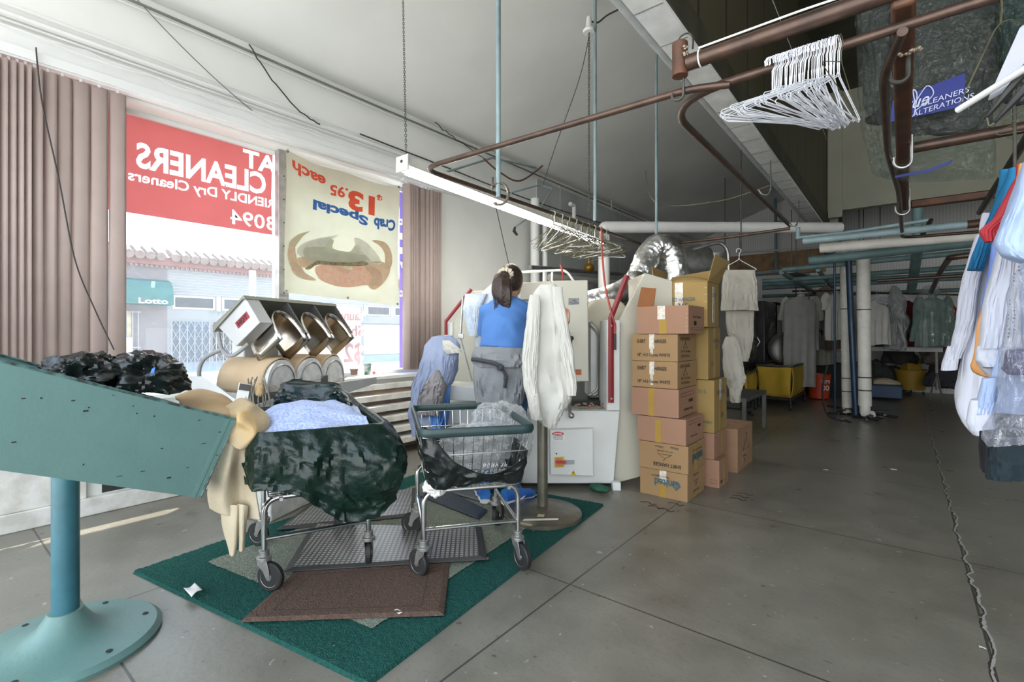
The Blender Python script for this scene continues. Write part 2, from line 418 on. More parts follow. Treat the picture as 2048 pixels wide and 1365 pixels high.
# windows: frames, panes
ALU = mat('weathered aluminium', (.45, .43, .42), .4, metal=.6, var=.2, scale=14)
def window(nm, y0, y1, z0=.735, z1=2.72):
    mb = MB(); t = .035
    for a in ((y0, y0 + t, z0, z1), (y1 - t, y1, z0, z1), (y0 + t, y1 - t, z0, z0 + t), (y0 + t, y1 - t, z1 - t, z1)): mb.box(-4.27, -4.2, *a)
    f = struct(nm, mb, TRIMW, bevel=.003)
    link('pane', MB().box(-4.243, -4.237, y0 + t, y1 - t, z0 + t, z1 - t), GLASS, f, smooth=False)
    return f
window('window_1', -1.15, 2.03); window('window_2', 2.03, 3.72)
mu = thing('window_mullion', 'drilled aluminium upright between the two shop window panes', 'mullion', (-4.17, 2.03, .735))
link('upright', MB().box(-4.2, -4.13, 1.985, 2.075, .735, 2.72), ALU, mu, bevel=.004)
mb = MB()
for k in range(9): mb.cyl((-4.128, 2.03, .9 + k * .2), (-4.1295, 2.03, .9 + k * .2), .006, n=8)
link('screw_hole', mb, DARKGAP, mu)
struct('trim_7', MB().box(-4.52, -4.34, -1.2, 4.3, 2.74, 2.80), TRIMW, smooth=False)

# ------------------------------------------------------------------ films on the glass
FILM = mat('red window film', (.46, .11, .105), .5, var=.05, trans=.6)
PURP = mat('purple window film', (.20, .14, .46), .5, var=.05, trans=.7)
LETW = mat('white film lettering', (.80, .80, .80), .5, trans=.6)
FX = -4.228
a = P(245, 205, x=FX); e = P(549, 470, x=FX); zt, zb = 2.70, P(300, 432, x=FX).z
r = thing('window_sign', 'red see-through shop sign film with white mirrored lettering on the window', 'sign', (FX, 1.2, zb))
mb = MB(); ym = V((0, -1, 0)); zu = V((0, 0, 1))
def sgn(mb, s, u0, u1, z, h, bold=.02, x=FX + .002):   # mirrored text in a level row on the glass
    p, q = P(u0, 400, x=x), P(u1, 400, x=x); c = (p + q) / 2; c.z = z
    text(mb, s, c, (0, -1, 0), (0, 0, 1), abs(q.y - p.y), h, bold, off=.0)
sgn(mb, 'CLEANERS', 272, 532, 2.42, .185, .03)
sgn(mb, 'FRIENDLY Dry Cleaners', 256, 560, 2.255, .10, .02)
sgn(mb, 'AT', 486, 553, 2.60, .15, .03)
sgn(mb, 'Y', 546, 575, 2.43, .185, .03)
sgn(mb, '3094', 461, 550, 2.097, .12, .01)
link('film', cutfilm([(-.85, zb), (e.y - .02, zb), (1.97, zb + .35), (1.98, zt), (-.85, zt)], mb, FX), FILM, r, smooth=False)
link('lettering', mb, LETW, r, smooth=False)
one('window_sign', MB().box(FX - .001, FX, 2.10, 3.18, 2.44, 2.68), FILM, 'red film strip on the glass above and behind the crab banner', 'sign', smooth=False)
yp0 = P(799, 500, x=FX).y
r = thing('window_sign', 'purple window film with stacked white letters behind the far blind', 'sign', (FX, 3.4, 1))
mb = MB()
for col, (u, s) in enumerate(((803, 'clly c'), (828, 'mFSConand'), (845, 'Jxrlvim'), (856, '*EorldoCl'))):
    y = P(u, 500, x=FX).y
    for k, ch in enumerate(s):
        if ch != ' ': text(mb, ch, (FX + .003, y, 2.36 - k * .155), (0, -1, 0), zu, .045, .07, .03, off=0)
link('film', cutfilm([(yp0, .78), (3.69, .78), (3.69, 2.68), (yp0, 2.68)], mb, FX), PURP, r, smooth=False)
link('lettering', mb, LETW, r, smooth=False)
r = thing('window_sign', 'white laundered shirts poster with faint red letters behind the sleeve press', 'sign', (FX, 2.6, .8))
p0, p1 = P(597, 700, x=FX), P(722, 700, x=FX)
link('sheet', MB().box(FX - .001, FX, p0.y, p1.y, .80, 1.42), mat('white poster sheet', (.85, .85, .85), .6, trans=.5), r, smooth=False)
mb = MB(); c = (p0.y + p1.y) / 2 + .1
for s, z, wd, h in (('Laundered', 1.33, .50, .10), ('Shirts', 1.18, .34, .11), ('$2', .95, .22, .22)): text(mb, s, (FX + .003, c + (.25 - wd / 2), z), (0, -1, 0), zu, wd, h, .02, off=0)
link('lettering', mb, mat('faded pink print', (.82, .58, .60), .6, trans=.5), r, smooth=False)

# crab banner
r = thing('crab_banner', 'cream crab special banner hung upside down inside the shop window', 'banner', (-4.07, 2.6, 1.45))
A, B_, D_, E_ = P(572, 298, x=-4.08), P(798, 372, x=-4.08), P(797, 612, x=-4.08), P(568, 585, x=-4.08)
BAN = mat('cream banner vinyl', (.60, .585, .45), .5, var=.05, trans=.35)
def ban(u, v, o=0.):
    top = A.lerp(B_, u); top.z -= .055 * sin(pi * u) + .02 * sin(3 * pi * u); bot = E_.lerp(D_, u); p = top.lerp(bot, v)
    p.x += .012 * sin(u * 9 + v * 2) * (1 - v * .5) + .01 * sin(v * 7 + u) + o
    return p
link('sheet', MB().grid(lambda u, v: ban(u, v), 40, 40), BAN, r)
def bantext(s, u0, u1, v0, v1, h, m, bold=.03):
    me = textmesh(s, bold); xs = [q.co.x for q in me.vertices]; ys = [q.co.y for q in me.vertices]
    a0, a1, b0, b1 = min(xs), max(xs), min(ys), max(ys); mb = MB(); vs_ = []
    for q in me.vertices:
        fx = (q.co.x - a0) / (a1 - a0); fy = (q.co.y - b0) / (b1 - b0)
        u = lerp(u1, u0, fx); vc = lerp(v1, v0, fx); vs_.append(ban(u, vc + h * (fy - .5), .004))
    link('lettering', mb.add(vs_, [tuple(p.vertices) for p in me.polygons]), m, r, smooth=False)
REDI = mat('red banner ink', (.72, .10, .05), .5, trans=.3); BLUI = mat('blue banner ink', (.04, .14, .42), .5, trans=.3)
bantext('each', .04, .30, .095, .12, .09, REDI); bantext('.95', .34, .50, .165, .165, .085, REDI)
bantext('13', .50, .74, .205, .20, .16, REDI, .05); bantext('$', .755, .81, .115, .115, .05, REDI)
bantext('Special', .20, .68, .30, .33, .10, BLUI, .045); bantext('Crab', .735, .96, .335, .33, .095, BLUI, .045)
def blob(pts, m, nm, o=.005, n=8):                      # flat printed shape on the banner
    q = curve([(a, b, 0) for a, b in pts], n, True); k = len(q); c = sum(q, V()) / k
    mb = MB(); mb.add([ban(c.x, c.y, o)] + [ban(p.x, p.y, o) for p in q], [(0, i + 1, (i + 1) % k + 1) for i in range(k)])
    return link(nm, mb, m, r, smooth=False)
SHAD = mat('printed grey green shadow', (.22, .25, .17), .5, var=.4, scale=14, trans=.3)
CLAW = mat('printed pale claw', (.46, .46, .30), .5, col2=(.50, .38, .26), scale=16, trans=.35)
SHEL = mat('printed crab shell', (.55, .36, .24), .5, col2=(.56, .47, .32), scale=24, trans=.35)
DKS = mat('printed crab mouth', (.10, .09, .04), .5, col2=(.35, .28, .14), scale=50, trans=.2)
def zb_(pts, m, nm, o=.005, n=6):                      # shapes read off a close look at the banner
    q = curve([(200 + x / 2.844, 180 + y / 2.844, 0) for x, y in pts], n, True); out = []
    for p in q:
        w_ = P(p.x, p.y, x=-4.08); u = (w_.y - A.y) / (B_.y - A.y); t = lerp(A.z, B_.z, u); bt = lerp(E_.z, D_.z, u); out.append(ban(u, (t - w_.z) / (t - bt), o))
    for p, w0 in zip(out, q): w_ = P(w0.x, w0.y, x=-4.08); p.y, p.z = w_.y, w_.z
    from mathutils.geometry import tessellate_polygon
    tr = tessellate_polygon([[V((p.y, p.z, 0)) for p in out]])
    return link(nm, MB().add(out, [tuple(t) for t in tr]), m, r, smooth=False)
zb_([(1150, 900), (1230, 860), (1330, 850), (1330, 900), (1420, 920), (1460, 880), (1500, 930), (1530, 990), (1280, 985), (1180, 1000), (1150, 960)], mat('soft printed green shade', (.48, .48, .36), .5, trans=.4), 'printed_shadow', .004)
zb_([(1280, 925), (1360, 932), (1450, 938), (1505, 962), (1510, 1000), (1300, 990), (1250, 960)], SHAD, 'printed_shadow', .0045)
zb_([(1195, 803), (1130, 822), (1085, 855), (1073, 890), (1100, 902), (1120, 878), (1155, 832)], CLAW, 'printed_claw')
zb_([(1073, 890), (1066, 950), (1085, 1010), (1130, 1048), (1150, 1035), (1124, 980), (1113, 930), (1105, 896)], SHEL, 'printed_leg', .0052)
zb_([(1120, 930), (1128, 895), (1165, 868), (1230, 846), (1290, 836), (1360, 826), (1315, 850), (1290, 885), (1268, 938), (1215, 935), (1160, 950)], mat('printed white claw', (.60, .60, .50), .5, var=.12, scale=12, trans=.35), 'printed_claw', .0056)
zb_([(1545, 858), (1600, 860), (1640, 886), (1664, 945), (1655, 1010), (1622, 1010), (1620, 935), (1590, 888)], SHEL, 'printed_claw')
zb_([(1448, 843), (1500, 858), (1545, 900), (1585, 950), (1600, 990), (1545, 992), (1500, 965), (1468, 915)], MATS['printed white claw'], 'printed_claw', .0056)
zb_([(1120, 960), (1180, 948), (1250, 950), (1260, 980), (1200, 1000), (1150, 1010)], SHEL, 'printed_leg', .006)
zb_([(1085, 985), (1140, 1000), (1165, 1040), (1228, 1082), (1150, 1076), (1095, 1040)], SHEL, 'printed_leg', .006)
zb_([(1500, 1000), (1580, 975), (1650, 1010), (1625, 1080), (1560, 1136), (1520, 1115), (1545, 1060)], SHEL, 'printed_leg', .006)
zb_([(1225, 1010), (1300, 992), (1400, 1006), (1500, 996), (1560, 1010), (1600, 1050), (1580, 1110), (1500, 1112), (1400, 1124), (1310, 1106), (1245, 1072)], mat('printed pink shell', (.62, .34, .25), .5, col2=(.64, .46, .34), scale=26, trans=.4), 'printed_shell', .0065)
zb_([(1168, 1014), (1230, 976), (1290, 955), (1400, 966), (1495, 976), (1520, 996), (1440, 1004), (1300, 996), (1235, 996), (1190, 1022)], DKS, 'printed_mouth', .0075)
zb_([(1340, 1000), (1390, 985), (1440, 1000), (1420, 1040), (1370, 1040)], mat('printed pale face', (.78, .70, .50), .5, col2=(.5, .4, .25), scale=50, trans=.4), 'printed_face', .008)
mb = MB()
for u, v in ((0.01, .99), (.5, .985), (.985, .985), (.01, .012), (.985, .012)): mb.lathe([(.004, 0), (.012, 0), (.012, .004), (.004, .004)], ban(u, v, .002), 12, axis=(1, 0, 0))
link('grommet', mb, STEEL, r)
mb = MB(); mb.tube([ban(.01, .012), ban(.01, .012) + V((.02, -.02, .06))], .003, 5); mb.tube([ban(.985, .012), ban(.985, .012) + V((.03, .03, .07))], .003, 5)
link('tie_cord', mb, TRIMW, r)

# ------------------------------------------------------------------ vertical blinds
LATH = mat('mauve blind fabric', (.46, .365, .33), .65, var=.06, bump=.1, bscale=120, trans=.10)
def blind(label, ys, z0, z1, rail):
    r = thing('vertical_blind', label, 'blind', (-4.0, ys[0][0], z0))
    link('head_rail', MB().box(-4.02, -3.965, rail[0], rail[1], z1 + .02, z1 + .055), TRIMW, r, bevel=.003)
    for y, a in ys:
        d = V((sin(a), cos(a), 0)); nrm = V((cos(a), -sin(a), 0)); mb = MB()
        mb.grid(lambda u, v: V((-3.99, y, lerp(z0, z1, v))) + d * ((u - .5) * .089) + nrm * (.010 * (1 - (2 * u - 1) ** 2)), 6, 1)
        link('lath', mb, LATH, r, solid=.0012, world=True)
    mb = MB()
    for y, a in ys: mb.box(-3.995, -3.985, y - .006, y + .006, z1, z1 + .022)
    link('carrier_clip', mb, TRIMW, r)
    return r
ys = [(.868, .15), (.775, .12), (.685, .10), (.60, .2), (.535, .5), (.478, .7)]
y = .44
while y > -1.0: ys.append((y, .95 + .1 * sin(y * 31))); y -= .034 if y > -.2 else .075
blind('long mauve vertical blind covering the left of the shop window', ys, .80, 2.715, (-1.1, 3.16))
blind('narrow mauve vertical blind at the right end of the window', [(3.24, 1.0), (3.27, 1.0), (3.30, .95), (3.335, 1.), (3.37, .2), (3.44, .3), (3.50, .45), (3.545, .9), (3.575, 1.), (3.605, 1.), (3.635, 1.05), (3.665, 1.)], .78, 2.70, (3.18, 3.74))

# conduits and cables along the window wall
def run(name, pts, r, m, label, cat, n=6, group=None, rr=.05):
    return one(name, MB().tube(bend(pts, rr) if rr else pts, r, n), m, label, cat, group)
run('conduit', [(WX + .03, -1.1, 3.375), (WX + .03, 9.5, 3.40)], .011, mat('dusty dark conduit', (.20, .20, .18), .7, var=.3), 'dusty dark conduit running under the ceiling above the window', 'conduit')
run('conduit', [(WX + .03, -1.1, 3.335), (WX + .03, 6.0, 3.37)], .006, TRIMW, 'thin painted cable just below the dusty dark conduit', 'cable')
run('conduit', [(WX + .03, -1.1, 2.99), (WX + .03, 3.9, 3.0), (WX + .03, 4.1, 2.9)], .018, TRIMW, 'white painted conduit above the window head trim', 'conduit')
for z_, r_, l_ in ((3.045, .010, 'thin white conduit above the thick one over the window'), (2.955, .007, 'thin white cable tight against the head trim')): run('conduit', [(WX + .03, -1.1, z_), (WX + .03, 3.95, z_ + .005)], r_, TRIMW, l_, 'conduit')
def sag(a, b, s, n=16, j=.0):
    a = V(a); b = V(b); return [a.lerp(b, t / n) - V((0, 0, 4 * s * (t / n) * (1 - t / n))) + V((0, 0, j * noise.noise(V((t * .7, s * 9, 0))))) for t in range(n + 1)]
run('cable', sag((WX + .12, -1.1, 2.98), (WX + .09, 2.3, 2.90), .05, 30, .03), .005, TRIMW, 'loose white cable drooping along the top of the window', 'cable', rr=0)
run('cable', sag((WX + .14, -1.1, 2.93), (WX + .10, 2.9, 2.87), .03, 30, .04), .005, TRIMW, 'lower loose white cable lying on the window head trim', 'cable', rr=0)
run('cable', sag(P(275, 0, x=WX + .1), P(505, 222, x=WX + .06), .03, 16), .004, mat('grey cord', (.16, .16, .15), .7), 'thin grey cord slanting from the ceiling down to the window trim', 'cord', rr=0)
run('cable', sag(P(498, 88, x=WX + .08), P(640, 250, x=WX + .06), .09, 20, .02), .006, mat('dusty black cord', (.045, .043, .04), .8), 'dusty black cord hanging from the ceiling edge above the red sign', 'cord', rr=0)
run('cable', curve([P(72, 95, x=-3.93), P(75, 130, x=-3.93), P(85, 210, x=-3.93), P(118, 360, x=-3.93), P(150, 520, x=-3.92), P(190, 620, x=-3.9), P(228, 700, x=-3.88)], 8), .004, INK, 'black cord hanging in front of the left blind', 'cord', rr=0)
run('cable', sag(P(870, 245, x=WX + .06), P(975, 320, x=WX + .06), .02, 16, .03), .005, mat('dusty black cord', (.045, .043, .04), .8), 'frayed dark cord along the ceiling edge left of the pale blue post', 'cord', rr=0)

# ------------------------------------------------------------------ street outside
ASPH = mat('sunlit road', (.45, .45, .45), .9, var=.1, scale=2)
WALK = mat('pale pavement', (.70, .69, .66), .9, var=.1, scale=2)
struct('ground', MB().box(-15.2, -6.6, -20, 40, -.3, -.16), ASPH, smooth=False)
o = struct('pavement', MB().box(-6.6, -4.35, -20, 40, -.3, -.03), WALK, smooth=False)
o = struct('pavement', MB().box(-17, -15.2, -20, 40, -.3, -.03), WALK, smooth=False)
BX = -17.0
WB = mat('white clapboard', (.25, .26, .28), .7, var=.05); GB = mat('grey lilac render', (.19, .17, .185), .7, var=.06)
SHG = mat('shop glass dark', (.05, .06, .075), .25, var=.3, scale=2); SHW = mat('shop glass bluish', (.09, .13, .19), .3, var=.4, scale=1.2)
TILE = mat('terracotta tiles', (.22, .165, .15), .7, var=.3, scale=5); FASC = mat('pink fascia board', (.26, .13, .12), .7); GATE = mat('white gate steel', (.32, .32, .34), .5)
def shop(y0, y1, wall, fasc, name, label, zr=3.40):
    r = thing(name, label, 'building', (BX, (y0 + y1) / 2, -.03))
    link('wall', MB().box(BX - 6, BX, y0, y1, -.03, zr - .25), wall, r, smooth=False)
    link('fascia', MB().box(BX, BX + .12, y0, y1, zr - .25, zr), fasc, r, smooth=False)
    mb = MB(); k = 0; y = y0 + .14
    while y < y1:
        mb.tube([(BX + .30, y, zr - .02), (BX - .35, y, zr + .27)], [.125, .10], 8); y += .25; k += 1
    link('roof_tiles', mb, TILE, r)
    mb = MB(); y = y0 + .05
    while y < y1: mb.box(BX + .12, BX + .2, y, y + .05, zr - .33, zr - .27); y += .12
    link('dentil_strip', mb, fasc, r, smooth=False)
    return r
r = shop(-14, 4.87, GB, FASC, 'corner_shop', 'grey lilac shop with a green awning across the street')
mb = MB().tube([(BX + .02, 4.9, 2.66), (BX + .02, -6, 2.66)], .02, 6)
prof = [(0, 1.98), (.62, 1.98), (.62, 2.10), (.55, 2.45), (.38, 2.64), (.12, 2.72), (0, 2.72)]
link('awning', MB().prism([(BX + a, 4.86, z) for a, z in prof], (0, -12, 0)), mat('green awning canvas', (.02, .12, .12), .6, var=.15), r, smooth=False)
mb = MB(); text(mb, 'Foods   •   Lotto', (BX + .625, 3.66, 2.07), (0, 1, 0), zu, 2.1, .15, .02); link('lettering', mb, TRIMW, r, smooth=False)
link('shop_window', MB().box(BX, BX + .03, 1.5, 4.0, .35, 1.75), mat('tan shop window', (.42, .36, .26), .4, var=.4, scale=3), r, smooth=False)
mb = MB(); y = 1.4
while y < 4.2: mb.box(BX + .1, BX + .115, y, y + .022, .15, 1.8); y += .13
for z in (.2, .75, 1.75): mb.box(BX + .1, BX + .12, 1.4, 4.2, z, z + .03)
link('window_bars', mb, GATE, r, smooth=False)
link('poster', MB().box(BX + .13, BX + .135, 3.55, 4.0, .55, 1.05), mat('pale blue poster', (.45, .65, .80), .5), r, smooth=False)
mb = MB(); mb.ball((BX + .137, 3.78, .82), (.004, .15, .13)); link('poster_motif', mb, mat('poster yellow', (.6, .5, .25), .5), r)
r = shop(4.87, 26, WB, FASC, 'temple_front', 'white clapboard temple front with high windows across the street')
mb = MB()
for k in range(9): mb.box(BX, BX + .012, 4.9, 26, 2.36 + k * .085, 2.37 + k * .085)
link('clapboard_lines', mb, GREYW, r, smooth=False)
y = 5.0
for k in range(11):
    f = link('transom_window', MB().box(BX, BX + .03, y, y + 1.15, 1.90, 2.30), TRIMW, r, smooth=False)
    link('pane', MB().box(BX + .03, BX + .035, y + .06, y + 1.09, 1.95, 2.25), SHG, f, smooth=False)
    link('post', MB().box(BX, BX + .06, y + 1.18, y + 1.3, 1.86, 2.33), GREYW, r, smooth=False); y += 1.35
mb = MB(); text(mb, '2977', (BX + .02, P(435, 627, x=BX).y, P(435, 627, x=BX).z), (0, 1, 0), zu, .50, .16, .02)
p = P(672, 637, x=BX); q = P(736, 637, x=BX)
text(mb, 'LO KONG TEMPLE', (BX + .06, (p.y + q.y) / 2 - .4, p.z + .02), (0, 1, 0), zu, (q.y - p.y) + .9, .2, .03); link('lettering', mb, mat('grey green letters', (.22, .28, .27), .6), r, smooth=False)
link('sign_board', MB().box(BX, BX + .05, 7.4, 14, 1.58, 1.88), WB, r, smooth=False)
for (a, b2, m) in ((5.0, 6.0, SHW), (6.1, 8.4, SHG), (9.0, 11.2, SHG), (11.6, 14.0, GREYW)):
    f = link('shop_window', MB().box(BX, BX + .02, a, b2, .3, 1.52), m, r, smooth=False)
mb = MB(); y = 4.95
while y < 8.6:
    for s in (1, -1):
        mb.tube([(BX + .12, y, .12), (BX + .12, y + s * .10, .32), (BX + .12, y, .52), (BX + .12, y + s * .10, .72), (BX + .12, y, .92), (BX + .12, y + s * .10, 1.12), (BX + .12, y, 1.32), (BX + .12, y + s * .1, 1.52)], .009, 4)
    mb.box(BX + .11, BX + .13, y - .01, y + .01, .05, 1.52); y += .2
link('folding_gate', mb, GATE, r, smooth=False)
link('stall_riser', MB().box(BX, BX + .06, 5, 14, -.03, .28), mat('blue grey base', (.25, .32, .42), .6), r, smooth=False)
mb = MB(); p = P(505, 600, x=-14.9); mb.cyl((-14.9, p.y, -.16), (-14.9, p.y, 3.0), .09)
one('street_pole', mb, TRIMW, 'white street pole standing on the far pavement', 'pole')

# ------------------------------------------------------------------ overhead: beam conduit, rails, poles, lamp
one('conduit', MB().tube([(-1.18, -1.1, 2.925), (-1.18, 10.3, 2.925)], .028, 12), mat('grey painted tube', (.50, .52, .51), .45, var=.15, scale=8), 'fat grey painted tube strapped along the bottom edge of the long beam', 'conduit')
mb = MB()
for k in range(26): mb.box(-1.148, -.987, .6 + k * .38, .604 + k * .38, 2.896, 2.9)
struct('trim_8', mb, mat('flange seam grey', (.16, .16, .15), .7), smooth=False)  # thin dark grey seam lines across the beam flange
RZ = 2.12
def rail(pts, r, label, m=RUST, nm='garment_rail', rr=.16, parts=()):
    return one(nm, MB().tube(bend(pts, rr, 10), r, 12), m, label, 'rail')
fr_y = 1.95
rail([(-.52, 1.99, 2.112), (-.66, 1.955, 2.125), (-2.20, 1.90, RZ), (-2.20, 5.02, RZ)], .0145, 'bent brown hanging rail running from the big pipe fitting back along the lamp', rr=.13)
rail([(1.05, fr_y, 2.125), (-.79, 2.0, 2.125), (-.79, 4.97, 2.125)], .0165, 'thicker bent brown rail that carries the white wire hangers', rr=.30)
rail([(-.79, 4.99, 2.10), (-1.35, 4.97, 2.08), (-2.22, 5.05, 2.10)], .014, 'thin brown cross rail at the far end of the rail loop', rr=.1)
# big header pipe with its welded tee
r = thing('header_pipe', 'big rusty brown pipe with a welded tee end high in the front', 'pipe', (-.64, 1.92, 2.2))
a, b2 = V((-.66, 1.925, 2.215)), V((1.2, 1.925, 2.215))
link('pipe', MB().tube([a, b2], .029, 20), RUST, r)
c = P(1360, 115, y=1.925)
link('tee_sleeve', MB().lathe([(.020, -.075), (.030, -.075), (.030, .055), (.024, .06)], c, 20), RUSTO, r)
mb = MB()
for k in range(14): mb.ball(c + V((.028, -.012 + .02 * sin(k), -.03 + k * .0045)) + V((nz((k, 0, 1)) * .008, nz((k, 3, 1)) * .008, 0)), .006, 8, 6)
link('weld_bead', mb, mat('pale weld', (.45, .38, .28), .4, metal=.6, var=.4), r)
mb = MB().tube(curve([c + V((.0, 0, .055)), c + V((.0, .0, .08)), c + V((.03, 0, .085)), c + V((.05, 0, .06)), c + V((.06, -.03, .0))], 6), .0035, 6)
link('cable_tie', mb, DSTEEL, r)
link('white_tie', MB().tube([a + V((.05, 0.031 * cos(t * pi / 8), .031 * sin(t * pi / 8))) for t in range(16)], .003, 5, True), TRIMW, r)
run('cable', [a + V((.05, -.02, .032)), a + V((.4, -.01, .04)), a + V((.75, 0, .033)), a + V((1.5, 0, .034))], .004, TRIMW, 'white cable clipped along the top of the big rusty pipe', 'cable', rr=.05)
def hook(c, s=1., rz=0., m=DSTEEL, r=.006, L=.10):    # J hook: straight shank down to an open bowl
    M = Matrix.Translation(V(c)) @ Matrix.Rotation(rz, 4, 'Z') @ Matrix.Scale(s, 4)
    pts = [V((.035, 0, L))] + [V((.035 * cos(t), 0, .035 * sin(t))) for t in [-k * pi / 8 for k in range(9)]] + [V((-.035, 0, .02))]
    return MB().tube([M @ p for p in pts], r * s, 8)
one('rail_hook', hook(P(1355, 190, y=1.93) , .62, .3, r=.009), DSTEEL, 'small dark loop hook under the tee of the big pipe', 'hook')
def longhook(u0, v0, u1, v1, zr): a, b = P(u0, v0, z=2.9), P(u1, v1, z=zr); return MB().tube(curve([a, a.lerp(b, .6), b + UP * .02, b - UP * .03 - RT * .02, b - UP * .03 - RT * .06, b - RT * .085], 8), .0055, 8)
one('rail_hook', longhook(1541, 322, 1542, 380, 2.13), STEEL, 'long steel hook hanging from the beam, nearer of two on the receding rail', 'hook')
one('rail_hook', longhook(1598, 402, 1596, 445, 2.13), STEEL, 'long steel hook hanging from the beam, farther one at the rail corner', 'hook')

# right hand frame
r = thing('overhead_track', 'rusty square tube frame receding from the big pipe over the aisle', 'frame', (.02, 1.95, 2.17))
link('side_beam', MB().box(-.030, .034, 1.93, 5.15, 2.165, 2.235), RUSTO, r, bevel=.012)
link('cross_bar', MB().tube([(.05, 3.56, 2.20), (2.0, 3.56, 2.20)], .03, 12), RUST, r)
link('cross_bar', MB().box(.05, .95, 5.08, 5.14, 2.17, 2.23), RUSTO, r, bevel=.01)
mb = MB()
for k in range(10): mb.ball((.02 + .03 * sin(k), 2.26 + .01 * cos(k * 3), 2.165), .008, 8, 6)
link('weld_bead', mb, MATS['pale weld'], r)
rail([(.0, 1.96, 2.10), (-.055, 2.25, 2.10), (-.06, 3.2, 2.10), (-.02, 4.2, 2.11), (0, 6.3, 2.12), (1.3, 6.5, 2.12)], .015, 'kinked brown rail slung under the rusty square tube frame', rr=.12)
one('rail_hook', hook((-.01, 2.28, 2.10), .8, .3, r=.011, L=.1), DSTEEL, 'fat welded hook joining the kinked rail to the big pipe', 'hook')
one('rail_hook', hook((.0, 3.35, 2.08), 1.1, .2, r=.007, L=.12), STEEL, 'steel hook under the square tube frame, nearer one', 'hook')
one('rail_hook', hook((0, 4.7, 2.09), 1.2, .2, r=.006, L=.12), STEEL, 'steel hook under the square tube frame, far end', 'hook')
rail([(.50, 2.2, 2.16), (.50, 5.6, 2.16)], .02, 'dark channel rail over the right aisle carrying the finished shirts', DSTEEL)

# poles and clamps
def pole(u, vb, x, y, ztop, r, label, zb=None):
    return one('support_pole', MB().cyl((x, y, zb), (x, y, ztop), r, n=12), BLUEP, label, 'pole')
pole(0, 0, -2.165, 2.55, 4.2, .0165, 'thick grey blue pole hanging from the ceiling, nearest the camera', zb=2.09)
p = P(1190, 440, z=2.17); pole(0, 0, p.x, p.y, 4.2, .0150, 'light blue pole hanging from the ceiling beside the black chain', zb=2.16)
p3 = P(1320, 470, z=2.18); pole(0, 0, p3.x - .04, p3.y, 4.2, .014, 'thin light blue pole hanging from the ceiling above the silver duct', zb=2.12)
def clamp(c, rz, label, s=1.):
    r = thing('c_clamp', label, 'clamp', c, rz); m = mat('worn cast clamp', (.22, .19, .15), .5, metal=.6, var=.35)
    pts = [V((-.05, 0, .055)), V((.0, 0, .062))] + [V((.05 * cos(t) , 0, .065 * sin(t))) for t in [pi / 2 - k * pi / 9 for k in range(10)]] + [V((-.03, 0, -.062))]
    link('clamp_body', MB().tube([p * s for p in pts], [(.012 * s, .008 * s)] * len(pts), 8, ref=(0, 1, 0)), m, r, world=False)
    link('screw', MB().cyl(V((-.045, 0, .1)) * s, V((-.045, 0, .03)) * s, .007 * s, n=8), DSTEEL, r, world=False)
    link('swivel_pad', MB().lathe([(.014 * s, 0), (.014 * s, .012 * s)], V((-.03, 0, -.062)) * s, 12), m, r, world=False)
clamp(P(1000, 388, z=2.11), .6, 'brown c-clamp gripping the long rail at the foot of the thick pole', 1.15)
clamp(P(1195, 470, z=2.12), .6, 'brown c-clamp gripping the rail at the foot of the light blue pole', 1.1)

# fluorescent strip lamp
la, lb = P(806, 330, z=2.27), P(1205, 482, z=2.20)
dl = (lb - la); L = dl.length; dl.normalize()
r = thing('strip_lamp', 'long white fluorescent strip light hung on a chain over the rail', 'lamp', la); sd_ = dl.cross(UP).normalized(); un = sd_.cross(dl)
def along(t, a, b3): return la + dl * t + sd_ * a + un * b3
LH = mat('cream lamp housing', (.62, .61, .55), .5, var=.1)
prof = [(-.055, .0), (-.035, .055), (.035, .055), (.055, .0), (.072, -.02), (.068, -.022), (.03, .0), (-.03, .0), (-.068, -.022), (-.072, -.02)]
link('housing', MB().prism([along(0, a, b3) for a, b3 in prof], dl * L), LH, r, smooth=False)
TUBE = mat('lit tube', (1, 1, 1), .4, emit=(1, .97, .9), estr=13)
for s in (-.03, .03): link('tube', MB().tube([along(.05, s, -.035), along(L - .05, s, -.035)], .0125, 12), TUBE, r)
link('end_cap', MB().box(-.012, .0, -.06, .06, -.045, .06, Matrix.Translation(la) @ Matrix((dl, sd_, un)).transposed().to_4x4()), LH, r, bevel=.003)
link('knockout', MB().cyl(along(-.013, 0, .02), along(-.015, 0, .02), .011, n=10), DARKGAP, r)
def chain(a, b, label, s=.022, r_=.0022, m=DSTEEL):
    a, b = V(a), V(b); n = int((b - a).length / s); mb = MB(); d = (b - a).normalized(); e = d.orthogonal().normalized(); f = d.cross(e)
    for k in range(n):
        c = a.lerp(b, (k + .5) / n); q = e if k % 2 else f
        mb.tube([c + d * (.62 * s * cos(t * pi / 4)) + q * (.30 * s * sin(t * pi / 4)) for t in range(8)], r_, 4, True)
    return one('chain', mb, m, label, 'chain')
chain(P(806, 0, z=3.72), P(812, 300, z=2.38), 'black link chain holding up the near end of the strip lamp')
chain(P(812, 300, z=2.38), la + dl * .03 + V((0, 0, .05)), 'short doubled chain tail on top of the strip lamp', .018)
pr = P(1178, 52, z=3.9)
chain(pr, V((pr.x - .0, pr.y, 2.22)), 'long black chain hanging straight from the ceiling rose', .026, .0035)
one('ceiling_rose', MB().lathe([(.05, 0), (.055, .02), (.03, .05), (.02, .14)], pr - V((0, 0, .06)), 20), CEIL, 'old round plaster ceiling rose with a dusty chain', 'ceiling rose')
BC = MATS['dusty black cord']
